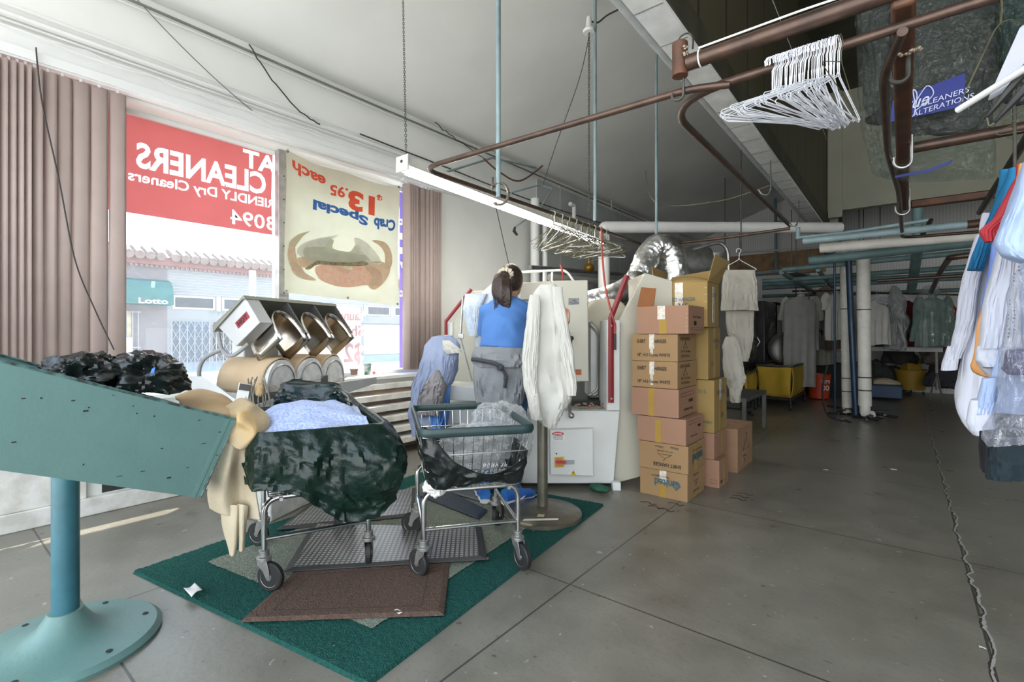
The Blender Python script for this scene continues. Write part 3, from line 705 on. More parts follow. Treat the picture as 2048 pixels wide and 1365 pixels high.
one('cord', MB().tube(curve([pr - V((0, 0, .1)), P(1158, 160, d=4.1), P(1112, 290, d=4.5), P(1085, 372, d=4.8)], 8), .0035, 5), BC, 'knotted dark cord slanting down from the ceiling rose', 'cord')
for k, (u, v) in enumerate(((1153, 163), (1112, 292))): pass
one('cord', MB().tube(curve([P(1245, 15, z=4.1), P(1215, 30, z=4.05), P(1195, 45, z=4.0), pr + V((0, 0, .05))], 8), .008, 5), BC, 'dusty cable on the ceiling leading to the rose from the beam', 'cord')
one('cord', MB().tube(curve([P(1300, 100, z=4.2), P(1255, 115, z=4.15), P(1220, 150, z=4.05), P(1165, 200, z=3.98), P(1110, 235, z=3.85), P(1035, 300, z=3.6), P(1030, 320, z=3.52)], 8), .008, 5), BC, 'sagging dusty cable across the ceiling behind the blue poles', 'cord')
one('cord', MB().tube(curve([P(720, 268, x=-3.98), P(880, 330, x=-3.98), P(1060, 400, x=-3.98), P(1230, 455, x=-3.98)], 8), .007, 5), BC, 'dark cable pinned along the wall above the strip lamp', 'cord')
one('cord', MB().tube([P(992, 415, x=-3.8), P(1018, 530, x=-3.8)], .005, 5), BC, 'thin taut wire in front of the white wall above the worker', 'wire')
one('cord', MB().tube(curve([P(968, 318, x=-3.7), P(1000, 345, x=-3.7), P(1040, 362, x=-3.7), P(1085, 332, x=-3.7)], 8), .011, 6), mat('brown hose', (.13, .06, .05), .7), 'brown hose looped between the small blue pipes', 'hose')
one('small_pipe', MB().tube(bend([P(890, 345, x=-3.55), P(985, 316, x=-3.8), P(1072, 336, x=-3.9)], .03), .012, 8), BLUEP, 'small pale blue pipe bent out of the wall above the strip lamp', 'pipe')
r = thing('steam_spray_pipe', 'pale blue swing pipe with a black nozzle hanging above the worker', 'pipe', P(1100, 378, x=-3.6))
link('arm', MB().tube(bend([P(1022, 386, x=-3.75), P(1080, 370, x=-3.7), P(1105, 378, x=-3.6), P(1078, 420, x=-3.4), P(1030, 455, x=-3.2)], .03), .010, 8), BLUEP, r)
link('nozzle', MB().tube([P(1030, 455, x=-3.2), P(1028, 462, x=-3.2), P(1034, 470, x=-3.2)], [.012, .018, .014], 8), BLK, r)
one('conduit', MB().tube(bend([P(1150, 350, x=-3.95), P(1223, 385, x=-3.95), P(1223, 420, x=-3.95)], .1), .012, 8), GREYW, 'grey conduit bending down the far part of the left wall', 'conduit')

# ------------------------------------------------------------------ hangers
def hanger_mesh(r=.0013, wd=.20, drop=.10, neck=.075):
    pts = [V((-.024, 0, -.032)), V((-.026, 0, -.014)), V((-.014, 0, -.0)), V((.004, 0, .002)), V((.018, 0, -.010)), V((.018, 0, -.026)), V((.004, 0, -.046)), V((0, 0, -neck)), V((-.012, 0, -neck - .018)), V((-wd, 0, -neck - drop)), V((-wd - .006, 0, -neck - drop - .008)), V((-wd + .005, 0, -neck - drop - .014)), V((wd - .005, 0, -neck - drop - .014)), V((wd + .006, 0, -neck - drop - .008)), V((wd, 0, -neck - drop)), V((.012, 0, -neck - .018)), V((.0, 0, -neck)), V((.003, .002, -neck + .03))]
    return MB().tube(pts, r, 5, ref=(0, 1, 0))
def hanger(m, label, group, cat='hanger', **k):
    h = link('wire_hanger', hanger_mesh(**k), m); return tag(h, label, cat, group)
gw = 'white wire hangers on the front rail'
h0 = hanger(WIREW, 'white wire hanger bunched with others on the thick front rail', gw, r=.0016, wd=.205, drop=.105, neck=.115)
n = 42
for i in range(n):
    h = h0 if i == 0 else h0.copy()
    if i: COL.objects.link(h)
    x = -.37 + .205 * i / (n - 1)
    h.location = (x, 1.95 - .002, 2.142)
    h.rotation_euler = (random.uniform(-.04, .04), random.uniform(-.07, .07), R(90 - 40 + 34 * i / n + random.uniform(-6, 6)))
h = hanger(WIREG, 'gold wire hanger at the right edge of the white hanger bunch', None, r=.0014); h.location = (-.158, 1.95, 2.142); h.rotation_euler = (0, .05, R(82))
gg = 'dull wire hangers on the long rail'
g0 = hanger(WIREG, 'dull gold wire hanger packed in the bunch above the worker', gg, r=.0023, wd=.235, drop=.14, neck=.10)
n = 56
for i in range(n):
    h = g0 if i == 0 else g0.copy()
    if i: COL.objects.link(h)
    h.location = (-2.2, 3.25 + .95 * i / n, RZ + .020)
    h.rotation_euler = (random.uniform(-.05, .05), random.uniform(-.16, .14), R(-8 + random.uniform(-14, 14)))
w0 = None
for i in range(9):
    if i == 0: w0 = h = hanger(WIREW, 'white wire hanger among the dull ones above the worker', 'white hangers among the dull wire ones', r=.0035, wd=.24, drop=.14, neck=.10)
    else: h = w0.copy(); COL.objects.link(h)
    h.location = (-2.2, 3.28 + .11 * i, RZ + .020); h.rotation_euler = (0, random.uniform(-.15, .15), R(-10 + random.uniform(-12, 12)))

# ------------------------------------------------------------------ pipes over the back of the shop
def pipe(pts, r, m, label, rr=.08, n=14, nm='pipe'): return one(nm, MB().tube(bend(pts, rr) if len(pts) > 2 else pts, r, n), m, label, 'pipe')
pipe([P(1208, 640, d=6.1), P(1208, 455, d=6.1), P(1430, 455, d=6.4), P(1680, 456, d=6.6)], .072, mat('white duct pipe', (.80, .80, .77), .4, var=.05), 'thick white pipe crossing overhead behind the boxes', rr=.02, n=20)
pipe([P(1640, 497, y=6.7), P(2000, 468, y=6.7)], .055, PIPEW, 'lagged off white pipe running to the right over the aisle')
pipe([(-.82, 5.93, 2.125), (.45, 5.93, 2.125)], .034, BLUEP, 'pale blue header pipe in front of the pipe bundle')
pipe([(.45, 5.93, 2.125), (.75, 5.93, 2.125)], .036, RUSTO, 'rusty end of the pale blue header pipe')
pipe([P(1592, 476, y=6.3), P(1690, 466, y=6.3), P(1862, 440, y=6.3)], .018, BLUEP, 'thin pale blue pipe with a tee above the header pipe')
pipe([P(1862, 440, y=6.3), P(1846, 468, y=6.1)], .020, DSTEEL, 'short dark handle at the end of the thin blue pipe')
pipe([P(1596, 455, y=6.3), P(1596, 476, y=6.3)], .022, BLUEP, 'short blue riser left of the beam end')
pipe([P(1618, 522, y=7.4), P(1770, 505, y=7.4), P(2010, 478, y=7.4)], .055, TEALP, 'fat sea green pipe behind the lagged uprights', n=16)
pipe([P(1820, 485, y=7.0), P(2020, 470, y=7.0)], .03, BLUEP, 'blue pipe over the right of the back racks')
pipe([P(1565, 540, y=8.2), P(1985, 500, y=8.2)], .035, TEALP, 'long sea green pipe ending in a dark cap')
pipe([P(1438, 556, y=10.6), P(1565, 542, y=8.9)], .03, BLUEP, 'pale pipe leading left towards the dryers')
for k, (y, v0, v1) in enumerate(((8.8, 560, 530), (9.6, 566, 545), (10.4, 574, 553), (11.4, 590, 578))):
    pipe([P(1525, v0 + 3, y=y), P(2000, v1, y=y)], .035, TEALP, ('sea green pipe in the back bundle, highest row', 'sea green pipe in the back bundle, second row', 'sea green pipe in the back bundle, third row', 'sea green pipe in the back bundle, lowest row by the wall')[k])
pipe([P(1755, 562, y=7.9), P(1985, 548, y=7.9)], .022, RUST, 'thin brown rail behind the sea green pipes')
pipe([P(1835, 405, y=7.6), P(1835, 500, y=7.6), P(1823, 580, y=9)], .055, TEALP, 'fat vertical sea green pipe coming down by the header', n=16)
pipe([P(1550, 300, x=-2.2), P(1552, 545, x=-2.2)], .03, TEALP, 'dark blue green upright pipe left of the beam')
pipe([P(1563, 545, y=8.2), P(1640, 592, y=11.0)], .035, TEALP, 'receding blue green rail over the grey dress')
pipe([P(1636, 540, y=8.2), P(1665, 575, y=10.8)], .03, TEALP, 'receding blue green rail left of the navy pipe')
pipe([P(1965, 508, y=6.6), P(1900, 515, y=6.6), P(1880, 545, y=8), P(1862, 585, y=9.6)], .03, RUST, 'bent dark brown rail over the green shirt', rr=.1)
pipe([P(1480, 505, x=-2.7), P(1700, 492, y=11.5)], .02, GREYW, 'thin grey pipe high on the far wall')
for k, (u, v1, v2, dd) in enumerate(((1450, 330, 620, 9), (1482, 300, 500, 6), (1480, 420, 560, 9.5), (1583, 420, 545, 8), (1592, 470, 590, 9), (1618, 500, 640, 9), (1718, 360, 490, 8.8), (1727, 360, 490, 8.8), (1760, 360, 500, 8.6))):
    one('hanging_rod', MB().cyl(P(u, v1, d=dd), P(u, v2, d=dd), .008, n=6), DSTEEL, 'thin dark rod or wire hanging from the ceiling over the back racks', 'rod', 'thin rods over the back racks')
one('cord', MB().tube(curve([P(1290, 335, z=3.95), P(1302, 395, d=6.2), P(1345, 412, d=6.4), P(1440, 402, d=6.4), P(1500, 385, d=6.3), P(1548, 368, d=6.2)], 8), .007, 5), mat('tan cable', (.34, .29, .2), .7), 'tan cable looping under the dark ceiling towards the long beam', 'cord')
pipe([P(1585, 583, d=8.1), P(1682, 581, d=8.1)], .016, RUST, 'brown rail the grey dress and its neighbours hang from')
pipe([P(1738, 586, d=8.0), P(1915, 590, d=8.0)], .016, RUST, 'brown rail the tank top and the green shirt hang from')
# lagged uprights
def upright(u, v0, v1, d, r, label, foot):
    a, b = P(u, v0, d=d), P(u + (v1 - v0) * .012, v1, d=d); a.z, b.z = a.z, b.z
    t = thing('lagged_pipe', label, 'pipe', (b.x, b.y, b.z))
    link('pipe', MB().tube([a, a.lerp(b, .35), a.lerp(b, .72), b], [r, r * 1.03, r * .97, r], 16), PIPEW, t)
    link('elbow', MB().tube(bend([b, b - V((0, 0, .12)), b - V((0, 0, .13)) + RT * foot], .06), r * .8, 12), PIPEW, t)
    for k in (.40, .82, .9): c = a.lerp(b, k); link('strap', MB().cyl(c, c - V((0, 0, .014)), r * 1.05, n=16), BLK, t)
upright(1690, 486, 815, 7.0, .064, 'thinner white lagged upright pipe beside the navy pipe', -.05)
upright(1726, 490, 812, 6.6, .078, 'fatter white lagged upright pipe standing to the right', .10)
pipe([P(1650, 512, d=6.6), P(1697, 512, d=6.6), P(1702, 640, d=6.7), P(1712, 838, d=6.7)], .038, NAVY, 'navy blue upright pipe between the white lagged pipes', rr=.06)
pipe([P(1669, 486, d=6.5), P(1670, 835, d=6.7)], .014, NAVY, 'thin navy upright rod left of the white lagged pipes')
pipe([P(1645, 497, d=6.5), P(1712, 487, d=6.5)], .05, PIPEW, 'short white pipe stub with a yellow end over the uprights')
one('pipe_end', MB().cyl(P(1643, 497, d=6.5), P(1648, 497, d=6.48), .055, n=16), mat('yellow end cap', (.5, .33, .03), .5), 'yellow pipe end cap above the navy pipe', 'cap')
mb = MB()
random.seed(3)
for k in range(26):
    c = P(1715, 835, d=6.7) + V((random.uniform(-.25, .3), random.uniform(-.2, .3), -.02 + random.uniform(-.03, .1))); c.z = max(c.z, .02)
    mb.tube([c, c + V((random.uniform(-.2, .2), random.uniform(-.2, .2), 0))], .018, 6)
oj = one('pipe_junk', mb, BLK, 'dark heap of fittings and hose on the floor at the foot of the uprights', 'scrap'); oj['kind'] = 'stuff'
one('hose', MB().tube(curve([P(1655, 730, d=6.6), P(1645, 780, d=6.5), P(1655, 830, d=6.3), P(1700, 845, d=6.2), P(1690, 840, d=6.3)], 8), .012, 6), BLK, 'black hose looping to the floor beside the navy pipe', 'hose')

# silver flexible duct and drum
FOIL = mat('crumpled foil duct', (.78, .78, .76), .3, metal=1., var=.25, scale=12, bump=.45, bscale=30)
def foil(path, r, label, nm='flexible_duct', amp=.35):
    pts = curve(path, 14); k = len(pts); mb = MB(); mb.tube(pts, r, 28)
    for i, q in enumerate(mb.v):
        c = pts[min(i // 28, k - 1)]; d = q - c
        s = 1 + amp * .10 * fr(q, 14) + amp * .14 * (ridge(q, 24) - .3); mb.v[i] = c + d * s
    return one(nm, mb, FOIL, label, 'duct', ang=20)
foil([P(1372, 600, d=5.0), P(1352, 560, d=5.0), P(1346, 515, d=5.0), P(1322, 492, d=5.0), P(1298, 510, d=5.0), P(1280, 555, d=4.95)], .125, 'crumpled silver duct arching down over the open carton', amp=.5)
foil([P(1285, 535, d=5.25), P(1262, 570, d=5.2), P(1222, 592, d=5.1), P(1165, 606, d=5.1)], .115, 'silver duct sloping down behind the red handle of the press', amp=.3)
one('exhaust_drum', MB().lathe([(.0, -.25), (.22, -.22), (.26, -.1), (.27, .3), (.25, .32)], P(1378, 530, d=6.0), 28, axis=-RT), STEEL, 'dull metal exhaust drum behind the open carton', 'drum')
one('exhaust_hood', MB().lathe([(.14, 0), (.20, .03), (.20, .12)], P(1425, 528, d=6.4), 20), STEEL, 'small round vent cap behind the open carton flap', 'vent')
pipe([P(1385, 500, d=5.8), P(1440, 484, d=5.8), P(1456, 500, d=5.8), P(1458, 560, d=5.8)], .02, STEEL, 'bent grey pipe behind the linen hanger', rr=.08)
pipe([P(1100, 555, x=-3.7), P(1390, 580, x=-3.7)], .05, GREYW, 'grey pipe low along the far left wall')
pipe([P(1060, 535, x=-3.75), P(1390, 560, x=-3.75)], .03, STEEL, 'steel pipe along the far left wall')
pipe([P(1070, 398, x=-3.85), P(1070, 600, x=-3.85)], .06, TRIMW, 'white vertical pipe on the wall behind the worker')
pipe([P(1090, 440, x=-3.8), P(1090, 600, x=-3.8)], .035, TRIMW, 'thinner white vertical pipe behind the worker')
pipe([P(1140, 408, x=-3.8), P(1148, 412, x=-3.8), P(1148, 470, x=-3.8)], .03, TRIMW, 'white pipe stub with an elbow above the hanger bunch', rr=.02)
one('valve', MB().ball(P(1178, 536, x=-3.72), (.08, .08, .07)).cyl(P(1178, 530, x=-3.72), P(1178, 515, x=-3.72), .02), mat('brass valve', (.45, .25, .04), .4, metal=.7), 'brass valve on the pipes behind the hanger bunch', 'valve')
mb = MB()
for k in range(7): mb.box(WX, WX + .015, 6.2 + k * 1.0, 6.22 + k * 1.0, .1, 3.4)
mb.box(WX, WX + .01, 5.6, 12.4, 0, 3.35)
struct('trim_9', mb, mat('grey green panels', (.50, .52, .51), .6, var=.15, scale=2), smooth=False)
r = thing('strip_lamp', 'unlit strip lamp hung on chains over the back racks', 'lamp', P(1590, 545, d=8.5))
q = P(1575, 540, d=8.2); q2 = P(1625, 556, d=9.2)
link('housing', MB().tube([q, q2], [(.04, .09)] * 2, 4, ref=(0, 0, 1)), TRIMW, r, smooth=False)
link('reflector', MB().tube([q - V((0, 0, .05)), q2 - V((0, 0, .05))], [(.012, .13)] * 2, 4, ref=(0, 0, 1)), GREYW, r, smooth=False)
# far mezzanine openings high at the back left
one('mezzanine_panel', MB().box(-3.3, -1.3, 12.40, 12.495, 2.5, 3.0), mat('brown ply', (.28, .17, .08), .6, var=.4), 'brown plywood strip high at the back left beyond the beam', 'panel')

# ------------------------------------------------------------------ cloth, bags, soft forms
def patch(rows, nu=40, nv=40, amp=.0, fs=6., seed=0.):
    rows = [[V(p) for p in r] for r in rows]
    def cr(pts, t):
        k = len(pts) - 1; s = min(int(t * k), k - 1); f = t * k - s; g = lambda j: pts[max(0, min(k, j))]
        p0, p1, p2, p3 = g(s - 1), g(s), g(s + 1), g(s + 2)
        return .5 * ((2 * p1) + (p2 - p0) * f + (2 * p0 - 5 * p1 + 4 * p2 - p3) * f * f + (3 * p1 - p0 - 3 * p2 + p3) * f ** 3)
    def fn(u, v):
        p = cr([cr(r, u) for r in rows], v)
        if amp: p = p + noise.noise_vector(V((p.x, p.y, p.z)) * fs + V((seed, 0, 0))) * amp
        return p
    return MB().grid(fn, nu, nv)
def drape(prof, plane, depth=.06, folds=6, amp=.012, seed=0., n=56, m=44, crump=.01, lo=.35):
    """closed soft form hanging down: prof lists (left px, right px, row px); every ring is a flattened loop with irregular pleats that deepen downward"""
    L_ = [P(a, v, **plane) for a, b, v in prof]; R_ = [P(b, v, **plane) for a, b, v in prof]
    zs_ = [abs(L_[i + 1].z - L_[i].z) + .01 for i in range(len(L_) - 1)]; tot = sum(zs_); cum = [0.]
    for q in zs_: cum.append(cum[-1] + q / tot)
    def at(Q_, t):
        for i in range(len(cum) - 1):
            if t <= cum[i + 1] + 1e-9: return Q_[i].lerp(Q_[i + 1], (t - cum[i]) / (cum[i + 1] - cum[i]))
        return Q_[-1]
    def smooth_at(Q_, t, w_=.035):
        w_ = min(w_, t, 1 - t); return (at(Q_, t - w_) + at(Q_, t) * 2 + at(Q_, t + w_)) / 4
    rings = []; span = max((r_ - l).length for l, r_ in zip(L_, R_))
    for j in range(m + 1):
        t = j / m; l, r_ = smooth_at(L_, t), smooth_at(R_, t)
        c = (l + r_) / 2; h = (r_ - l) / 2; nn = V((-h.y, h.x, 0)).normalized() if h.length > 1e-6 else FW
        g = sm(t * 1.5 + .15); dd = depth * (lo + (1 - lo) * sm(t * 3)); ring = []
        for q in range(n):
            a = 2 * pi * q / n; ca, sa = cos(a), sin(a)
            x = (abs(ca) ** .75) * (1 if ca > 0 else -1); yy = (abs(sa) ** .6) * (1 if sa > 0 else -1)
            p = c + h * x + nn * (dd * yy)
            s_ = x * h.length * folds * 2.4 / span * 2.2; side = 3.7 if yy > 0 else 0
            pl = (ridge((s_ + seed + .35 * noise.noise(V((t * 4, seed, x))), side, t * 1.3 + seed), 1.) - .25) + .45 * (ridge((s_ * 2.3 + seed, side + t * 1.5, t * 3.1), 1.) - .3)
            p -= nn * (pl * (amp * .7 + depth * .085) * g * (1 if yy < 0 else -1))
            p += noise.noise_vector(p * 7 + V((seed, 0, 0))) * crump + noise.noise_vector(p * 24 + V((seed, 0, 0))) * crump * .22
            ring.append(p)
        rings.append(ring)
    mb = MB(); vs_ = [p for r_ in rings for p in r_]
    fs = [(j * n + q, j * n + (q + 1) % n, (j + 1) * n + (q + 1) % n, (j + 1) * n + q) for j in range(m) for q in range(n)]
    return mb.add(vs_, fs + [tuple(range(n)), tuple(range(m * n, (m + 1) * n))])
def bag(c, r, seed=0, nu=90, nv=60, amp=.28, flat=.3):
    c = V(c); mb = MB().ball((0, 0, 0), 1, nu, nv); r = V(r)
    for i, p in enumerate(mb.v):
        q = p + V((seed * 3.1, 0, 0))
        s = 1 + amp * (.60 * noise.noise(q * 1.5) + .42 * (ridge(q + V((0, 5, 0)), 2.2) - .35) + .13 * (ridge(q + noise.noise_vector(q * 2) * .5, 4.5) - .3) + .035 * ridge(q, 12))
        z = p.z if p.z > -flat else -flat + (p.z + flat) * .2
        mb.v[i] = c + V((p.x * r.x * s, p.y * r.y * s, z * r.z * s))
    return mb

# ------------------------------------------------------------------ teal chute on its pedestal
xn, xf = -2.10, -2.66
def ztop(y): return 1.069 - .405 * (y - .18)
def zbot(y): return .742 - .418 * (y - .18)
r = thing('sorting_chute', 'large teal sheet metal chute sloping down to the right on a round pedestal', 'chute', (-2.40, .37, 0))
yl = -.75
for x, e_ in ((xn, 0), (xf, .05)): link('side_plate', MB().prism([(x, yl, zbot(yl)), (x, .708, zbot(.708)), (x, .835, ztop(.835)), (x, yl, ztop(yl) + e_)], (.004, 0, 0)), TEAL, r, smooth=False)
link('floor_plate', MB().prism([(xf, yl, zbot(yl)), (xf, .706, zbot(.706)), (xn, .706, zbot(.706)), (xn, yl, zbot(yl))], (0, 0, .004)), TEAL, r, smooth=False)
link('end_plate', MB().box(xf, xn, yl, yl + .004, zbot(yl), ztop(yl)), TEAL, r, smooth=False)
for x, e_ in ((xn + .002, 0), (xf + .002, .05)): link('rolled_rim', MB().tube([(x, yl, ztop(yl) + e_), (x, .835, ztop(.835)), (x, .708, zbot(.708))], .0055, 8), mat('chipped teal edge', (.10, .22, .21), .5, col2=(.03, .04, .035), scale=40, contrast=.4), r)
link('corner_strip', MB().prism([(xn + .004, .680, zbot(.680)), (xn + .004, .690, zbot(.69)), (xn + .004, .815, ztop(.815)), (xn + .004, .803, ztop(.803))], (.002, 0, 0)), TEAL, r, smooth=False)
link('pole', MB().cyl((-2.40, .37, .10), (-2.40, .37, .70), .040, n=28), mat('blue teal enamel', (.05, .19, .24), .38, col2=(.035, .12, .15), scale=14, contrast=.7), r)
link('base', MB().lathe([(0, .0), (.288, 0), (.29, .012), (.272, .028), (.20, .036), (.13, .050), (.085, .080), (.062, .115), (.050, .135), (.0, .136)], (-2.40, .37, 0), 48), TEAL, r)
for k in range(6):
    a = k * pi / 3 + .35; link('bolt_hole', MB().cyl((-2.40 + .235 * cos(a), .37 + .235 * sin(a), .030), (-2.40 + .235 * cos(a), .37 + .235 * sin(a), .0345), .010, n=12), DARKGAP, r)
mb = MB(); random.seed(5)
for k in range(34):
    y = random.uniform(-.3, .78); z = random.uniform(zbot(y) + .02, ztop(y) - .02); w_ = random.uniform(.002, .008); h_ = random.uniform(.001, .003)
    mb.box(xn + .004, xn + .0046, y - w_, y + w_, z - h_, z + h_)
link('paint_chip', mb, INK, r, smooth=False)['kind'] = 'stuff'

one('bin_bag', bag(P(168, 756, x=-2.44), (.12, .115, .085), 1, amp=.55), BLACKB, 'crumpled black bin bag heaped in the chute, left of two', 'bag')
one('bin_bag', bag(P(290, 760, x=-2.40), (.15, .135, .110), 2, amp=.5), BLACKB, 'crumpled black bin bag with a blue scrap at the lower end of the chute', 'bag')
one('paper_scrap', patch([[P(304, 738, d=1.74), P(311, 734, d=1.74)], [P(300, 748, d=1.735), P(308, 748, d=1.735)]], 3, 3), mat('blue film scrap', (.03, .16, .55), .4), 'small bright blue scrap on the right black bag', 'scrap', solid=.001)
TAN = mat('scorched cotton pad', (.50, .36, .20), .85, col2=(.40, .26, .12), scale=7, contrast=.6, bump=.3, bscale=140)
CREAM = mat('cream press felt', (.58, .50, .34), .85, col2=(.40, .34, .25), scale=6, contrast=.7, bump=.3, bscale=120)
LINEN = mat('natural linen', (.47, .44, .37), .85, var=.15, bump=.25, bscale=90)
r = thing('press_pad_cloth', 'scorched tan and cream press pad cloth spilling over the lower end of the chute', 'cloth', (-2.2, .85, .3))
mb = patch([[P(352, 795, d=2.25), P(400, 782, d=2.35), P(440, 790, d=2.35), P(462, 806, d=2.3)],
            [P(362, 806, d=2.1), P(410, 806, d=2.12), P(450, 812, d=2.12), P(480, 820, d=2.15)],
            [P(372, 818, d=2.03), P(415, 822, d=2.02), P(452, 832, d=2.0), P(486, 840, d=2.05)]], 30, 24, .01, 8)
link('lying_pad', mb, TAN, r, solid=.012)
mb = patch([[P(437, 820, d=2.12), P(465, 806, d=2.12), P(494, 802, d=2.12), P(510, 806, d=2.12)],
            [P(446, 830, d=2.02), P(478, 820, d=2.0), P(508, 815, d=2.04), P(526, 824, d=2.1)],
            [P(464, 844, d=2.02), P(480, 846, d=1.95), P(506, 842, d=1.98), P(541, 843, d=2.06)],
            [P(452, 864, d=1.99), P(476, 866, d=1.97), P(506, 872, d=1.96), P(528, 864, d=2.04)],
            [P(451, 880, d=2.0), P(466, 892, d=1.96), P(484, 899, d=1.97), P(506, 884, d=2.02)]], 60, 60, .016, 14, 3)
link('folded_flap', mb, mat('stained pad cloth', (.52, .32, .11), .85, col2=(.52, .44, .31), scale=4, contrast=.35, bump=.3, bscale=120), r, solid=.005)
mb = patch([[P(446, 880, d=2.03), P(462, 882, d=1.98), P(480, 888, d=2.0), P(494, 888, d=2.04)],
            [P(426, 940, d=2.04), P(452, 940, d=1.96), P(480, 940, d=2.03), P(506, 938, d=2.0)],
            [P(416, 985, d=2.04), P(446, 990, d=1.97), P(482, 1000, d=2.04), P(514, 1000, d=1.99)],
            [P(420, 1018, d=2.03), P(450, 1030, d=1.98), P(486, 1036, d=2.03), P(522, 1042, d=1.99)]], 40, 30, .008, 9, 5)
link('hanging_panel', mb, CREAM, r, solid=.006)
for u0, u1, u2 in ((440, 468, 464), (472, 484, 482)):
    mb = patch([[P(u0, 1010, d=2.0), P(u1, 1012, d=1.985), P(u1 + 10, 1014, d=2.0)], [P(u0 + 6, 1060, d=2.0), P(u1 + 2, 1060, d=1.98), P(u1 + 8, 1062, d=2.0)], [P(u2 - 4, 1112 - (u0 > 460) * 10, d=2.0), P(u2 + 1, 1114 - (u0 > 460) * 10, d=1.99), P(u2 + 6, 1108 - (u0 > 460) * 10, d=2.0)]], 10, 20, .006, 9)
    link('hanging_strip', mb, CREAM, r, solid=.005)
link('inner_fold', patch([[P(440, 890, d=2.10), P(462, 895, d=2.12), P(478, 900, d=2.1)], [P(432, 980, d=2.10), P(462, 985, d=2.14), P(490, 990, d=2.1)], [P(444, 1020, d=2.1), P(466, 1026, d=2.14), P(492, 1028, d=2.1)]], 16, 20, .01, 8), TAN, r, solid=.006)

# ------------------------------------------------------------------ rug and mats
def tuft(name, c, c2, sc=90, b=1.):
    return mat(name, c, .95, col2=c2, scale=sc, contrast=.9, bump=b, bscale=sc * 1.6, spec=.1)
RUGG = tuft('green tufted rug', (.034, .135, .108), (.009, .050, .046)); RUGC = tuft('faded grey green rug', (.36, .375, .29), (.12, .155, .13))
rb = V((-1.352, .94, 0)); ex = V((-1.53, -.257, 0)); ey = V((-.205, 1.985, 0))
def rg(a, b3, z=.0): q = rb + ex * a + ey * b3; q.z = z; return q
def tufts(a0, a1, b0, b1, nu, nv, z=.014):
    def fn(u, v):
        p = rg(lerp(a0, a1, u), lerp(b0, b1, v)); p.z = z + .0035 * noise.noise(p * 70) + .002 * noise.noise(p * 9)
        if a0 == 0 and (u in (0, 1) or v in (0, 1)): p.z = .001
        return p
    return MB().grid(fn, nu, nv)
r = thing('area_rug', 'worn dark green bordered rug with a faded grey centre under the carts', 'rug', rg(.5, .5))
link('border', tufts(0, 1, 0, 1, 200, 260), RUGG, r)
link('centre_field', tufts(.14, .86, .11, .89, 150, 210, .0185), RUGC, r)
def flatmat(pts, h, z0, name, label, m, cat='mat', rim=.02, inner=None, parts='border'):
    pts = [V((p[0], p[1], 0)) for p in pts]; c = sum(pts, V()) / 4
    r = thing(name, label, cat, (c.x, c.y, z0)); q = [V((p[0], p[1], z0)) for p in pts]
    mb = MB(); n = 4; inn = [p.lerp(c + V((0, 0, z0)), rim / (p - c).length * 1.4) + V((0, 0, h)) for p in q]
    mb.add(q + [p + V((0, 0, h * .35)) for p in q] + inn, [(3, 2, 1, 0)] + [(i, (i + 1) % 4, 4 + (i + 1) % 4, 4 + i) for i in range(4)] + [(4 + i, 4 + (i + 1) % 4, 8 + (i + 1) % 4, 8 + i) for i in range(4)] + [(8, 9, 10, 11)])
    link('mat_body', mb, m, r, smooth=False, bevel=.003); return r, inn
BM = mat('brown carpet mat', (.165, .105, .078), .95, col2=(.075, .05, .042), scale=60, contrast=.8, bump=.8, bscale=120, spec=.15)
rm_, im_ = flatmat([(-2.02, .82), (-1.43, 1.35), (-1.73, 1.67), (-2.235, 1.15)], .014, .020, 'floor_mat', 'brown carpet mat lying askew on the near corner of the rug', BM)
cm_ = sum(im_, V()) / 4
link('sunk_border', MB().tube([p.lerp(cm_, .2) for p in im_], [(.0015, .006)] * 4, 6, True, ref=(0, 0, 1)), mat('dark brown groove', (.07, .045, .035), .95), rm_)
def dots_mat():
    m, n, b = nodemat('grey dimpled comfort mat', .30); tc = n.nodes.new('ShaderNodeTexCoord'); vr = n.nodes.new('ShaderNodeMapping'); vr.inputs['Rotation'].default_value = (0, 0, .82)
    n.links.new(tc.outputs['Object'], vr.inputs[0]); sp = n.nodes.new('ShaderNodeSeparateXYZ'); n.links.new(vr.outputs[0], sp.inputs[0])
    def w_(o): return mth(n, 'ABSOLUTE', mth(n, 'SUBTRACT', mth(n, 'FRACT', mth(n, 'MULTIPLY', o, 42.)), .5))
    f = mth(n, 'LESS_THAN', mth(n, 'MAXIMUM', w_(sp.outputs[0]), w_(sp.outputs[1])), .30)
    c = mixc(n, f, (.05, .05, .047), (.46, .46, .44)); c = mixc(n, mth(n, 'MULTIPLY', noise_(n, tc.outputs['Object'], 6, 5), .5), c, (.16, .14, .11)); n.links.new(c, b.inputs['Base Color'])  # pale dimple tops hold the silvery window highlights as colour
    bp = n.nodes.new('ShaderNodeBump'); bp.inputs['Strength'].default_value = .7; bp.inputs['Distance'].default_value = .004; n.links.new(f, bp.inputs['Height']); n.links.new(bp.outputs[0], b.inputs['Normal']); return m
DOT = dots_mat()
DMAT = mat('dark mat edge', (.045, .045, .042), .5)
for pts, z0, lab in (([(-2.26, 1.11), (-1.60, 1.80), (-1.89, 2.08), (-2.69, 1.49)], .032, 'grey dimpled comfort mat overlapping the brown mat under the carts'), ([(-2.80, 1.33), (-2.34, 1.98), (-2.76, 2.33), (-3.04, 1.66)], .022, 'grey dimpled comfort mat by the window bench behind the carts')):
    r, inn = flatmat(pts, .014, z0, 'comfort_mat', lab, DMAT, rim=.03)
    link('dimpled_top', MB().add([p + V((0, 0, .001)) for p in inn], [(0, 1, 2, 3)]), DOT, r, smooth=False)
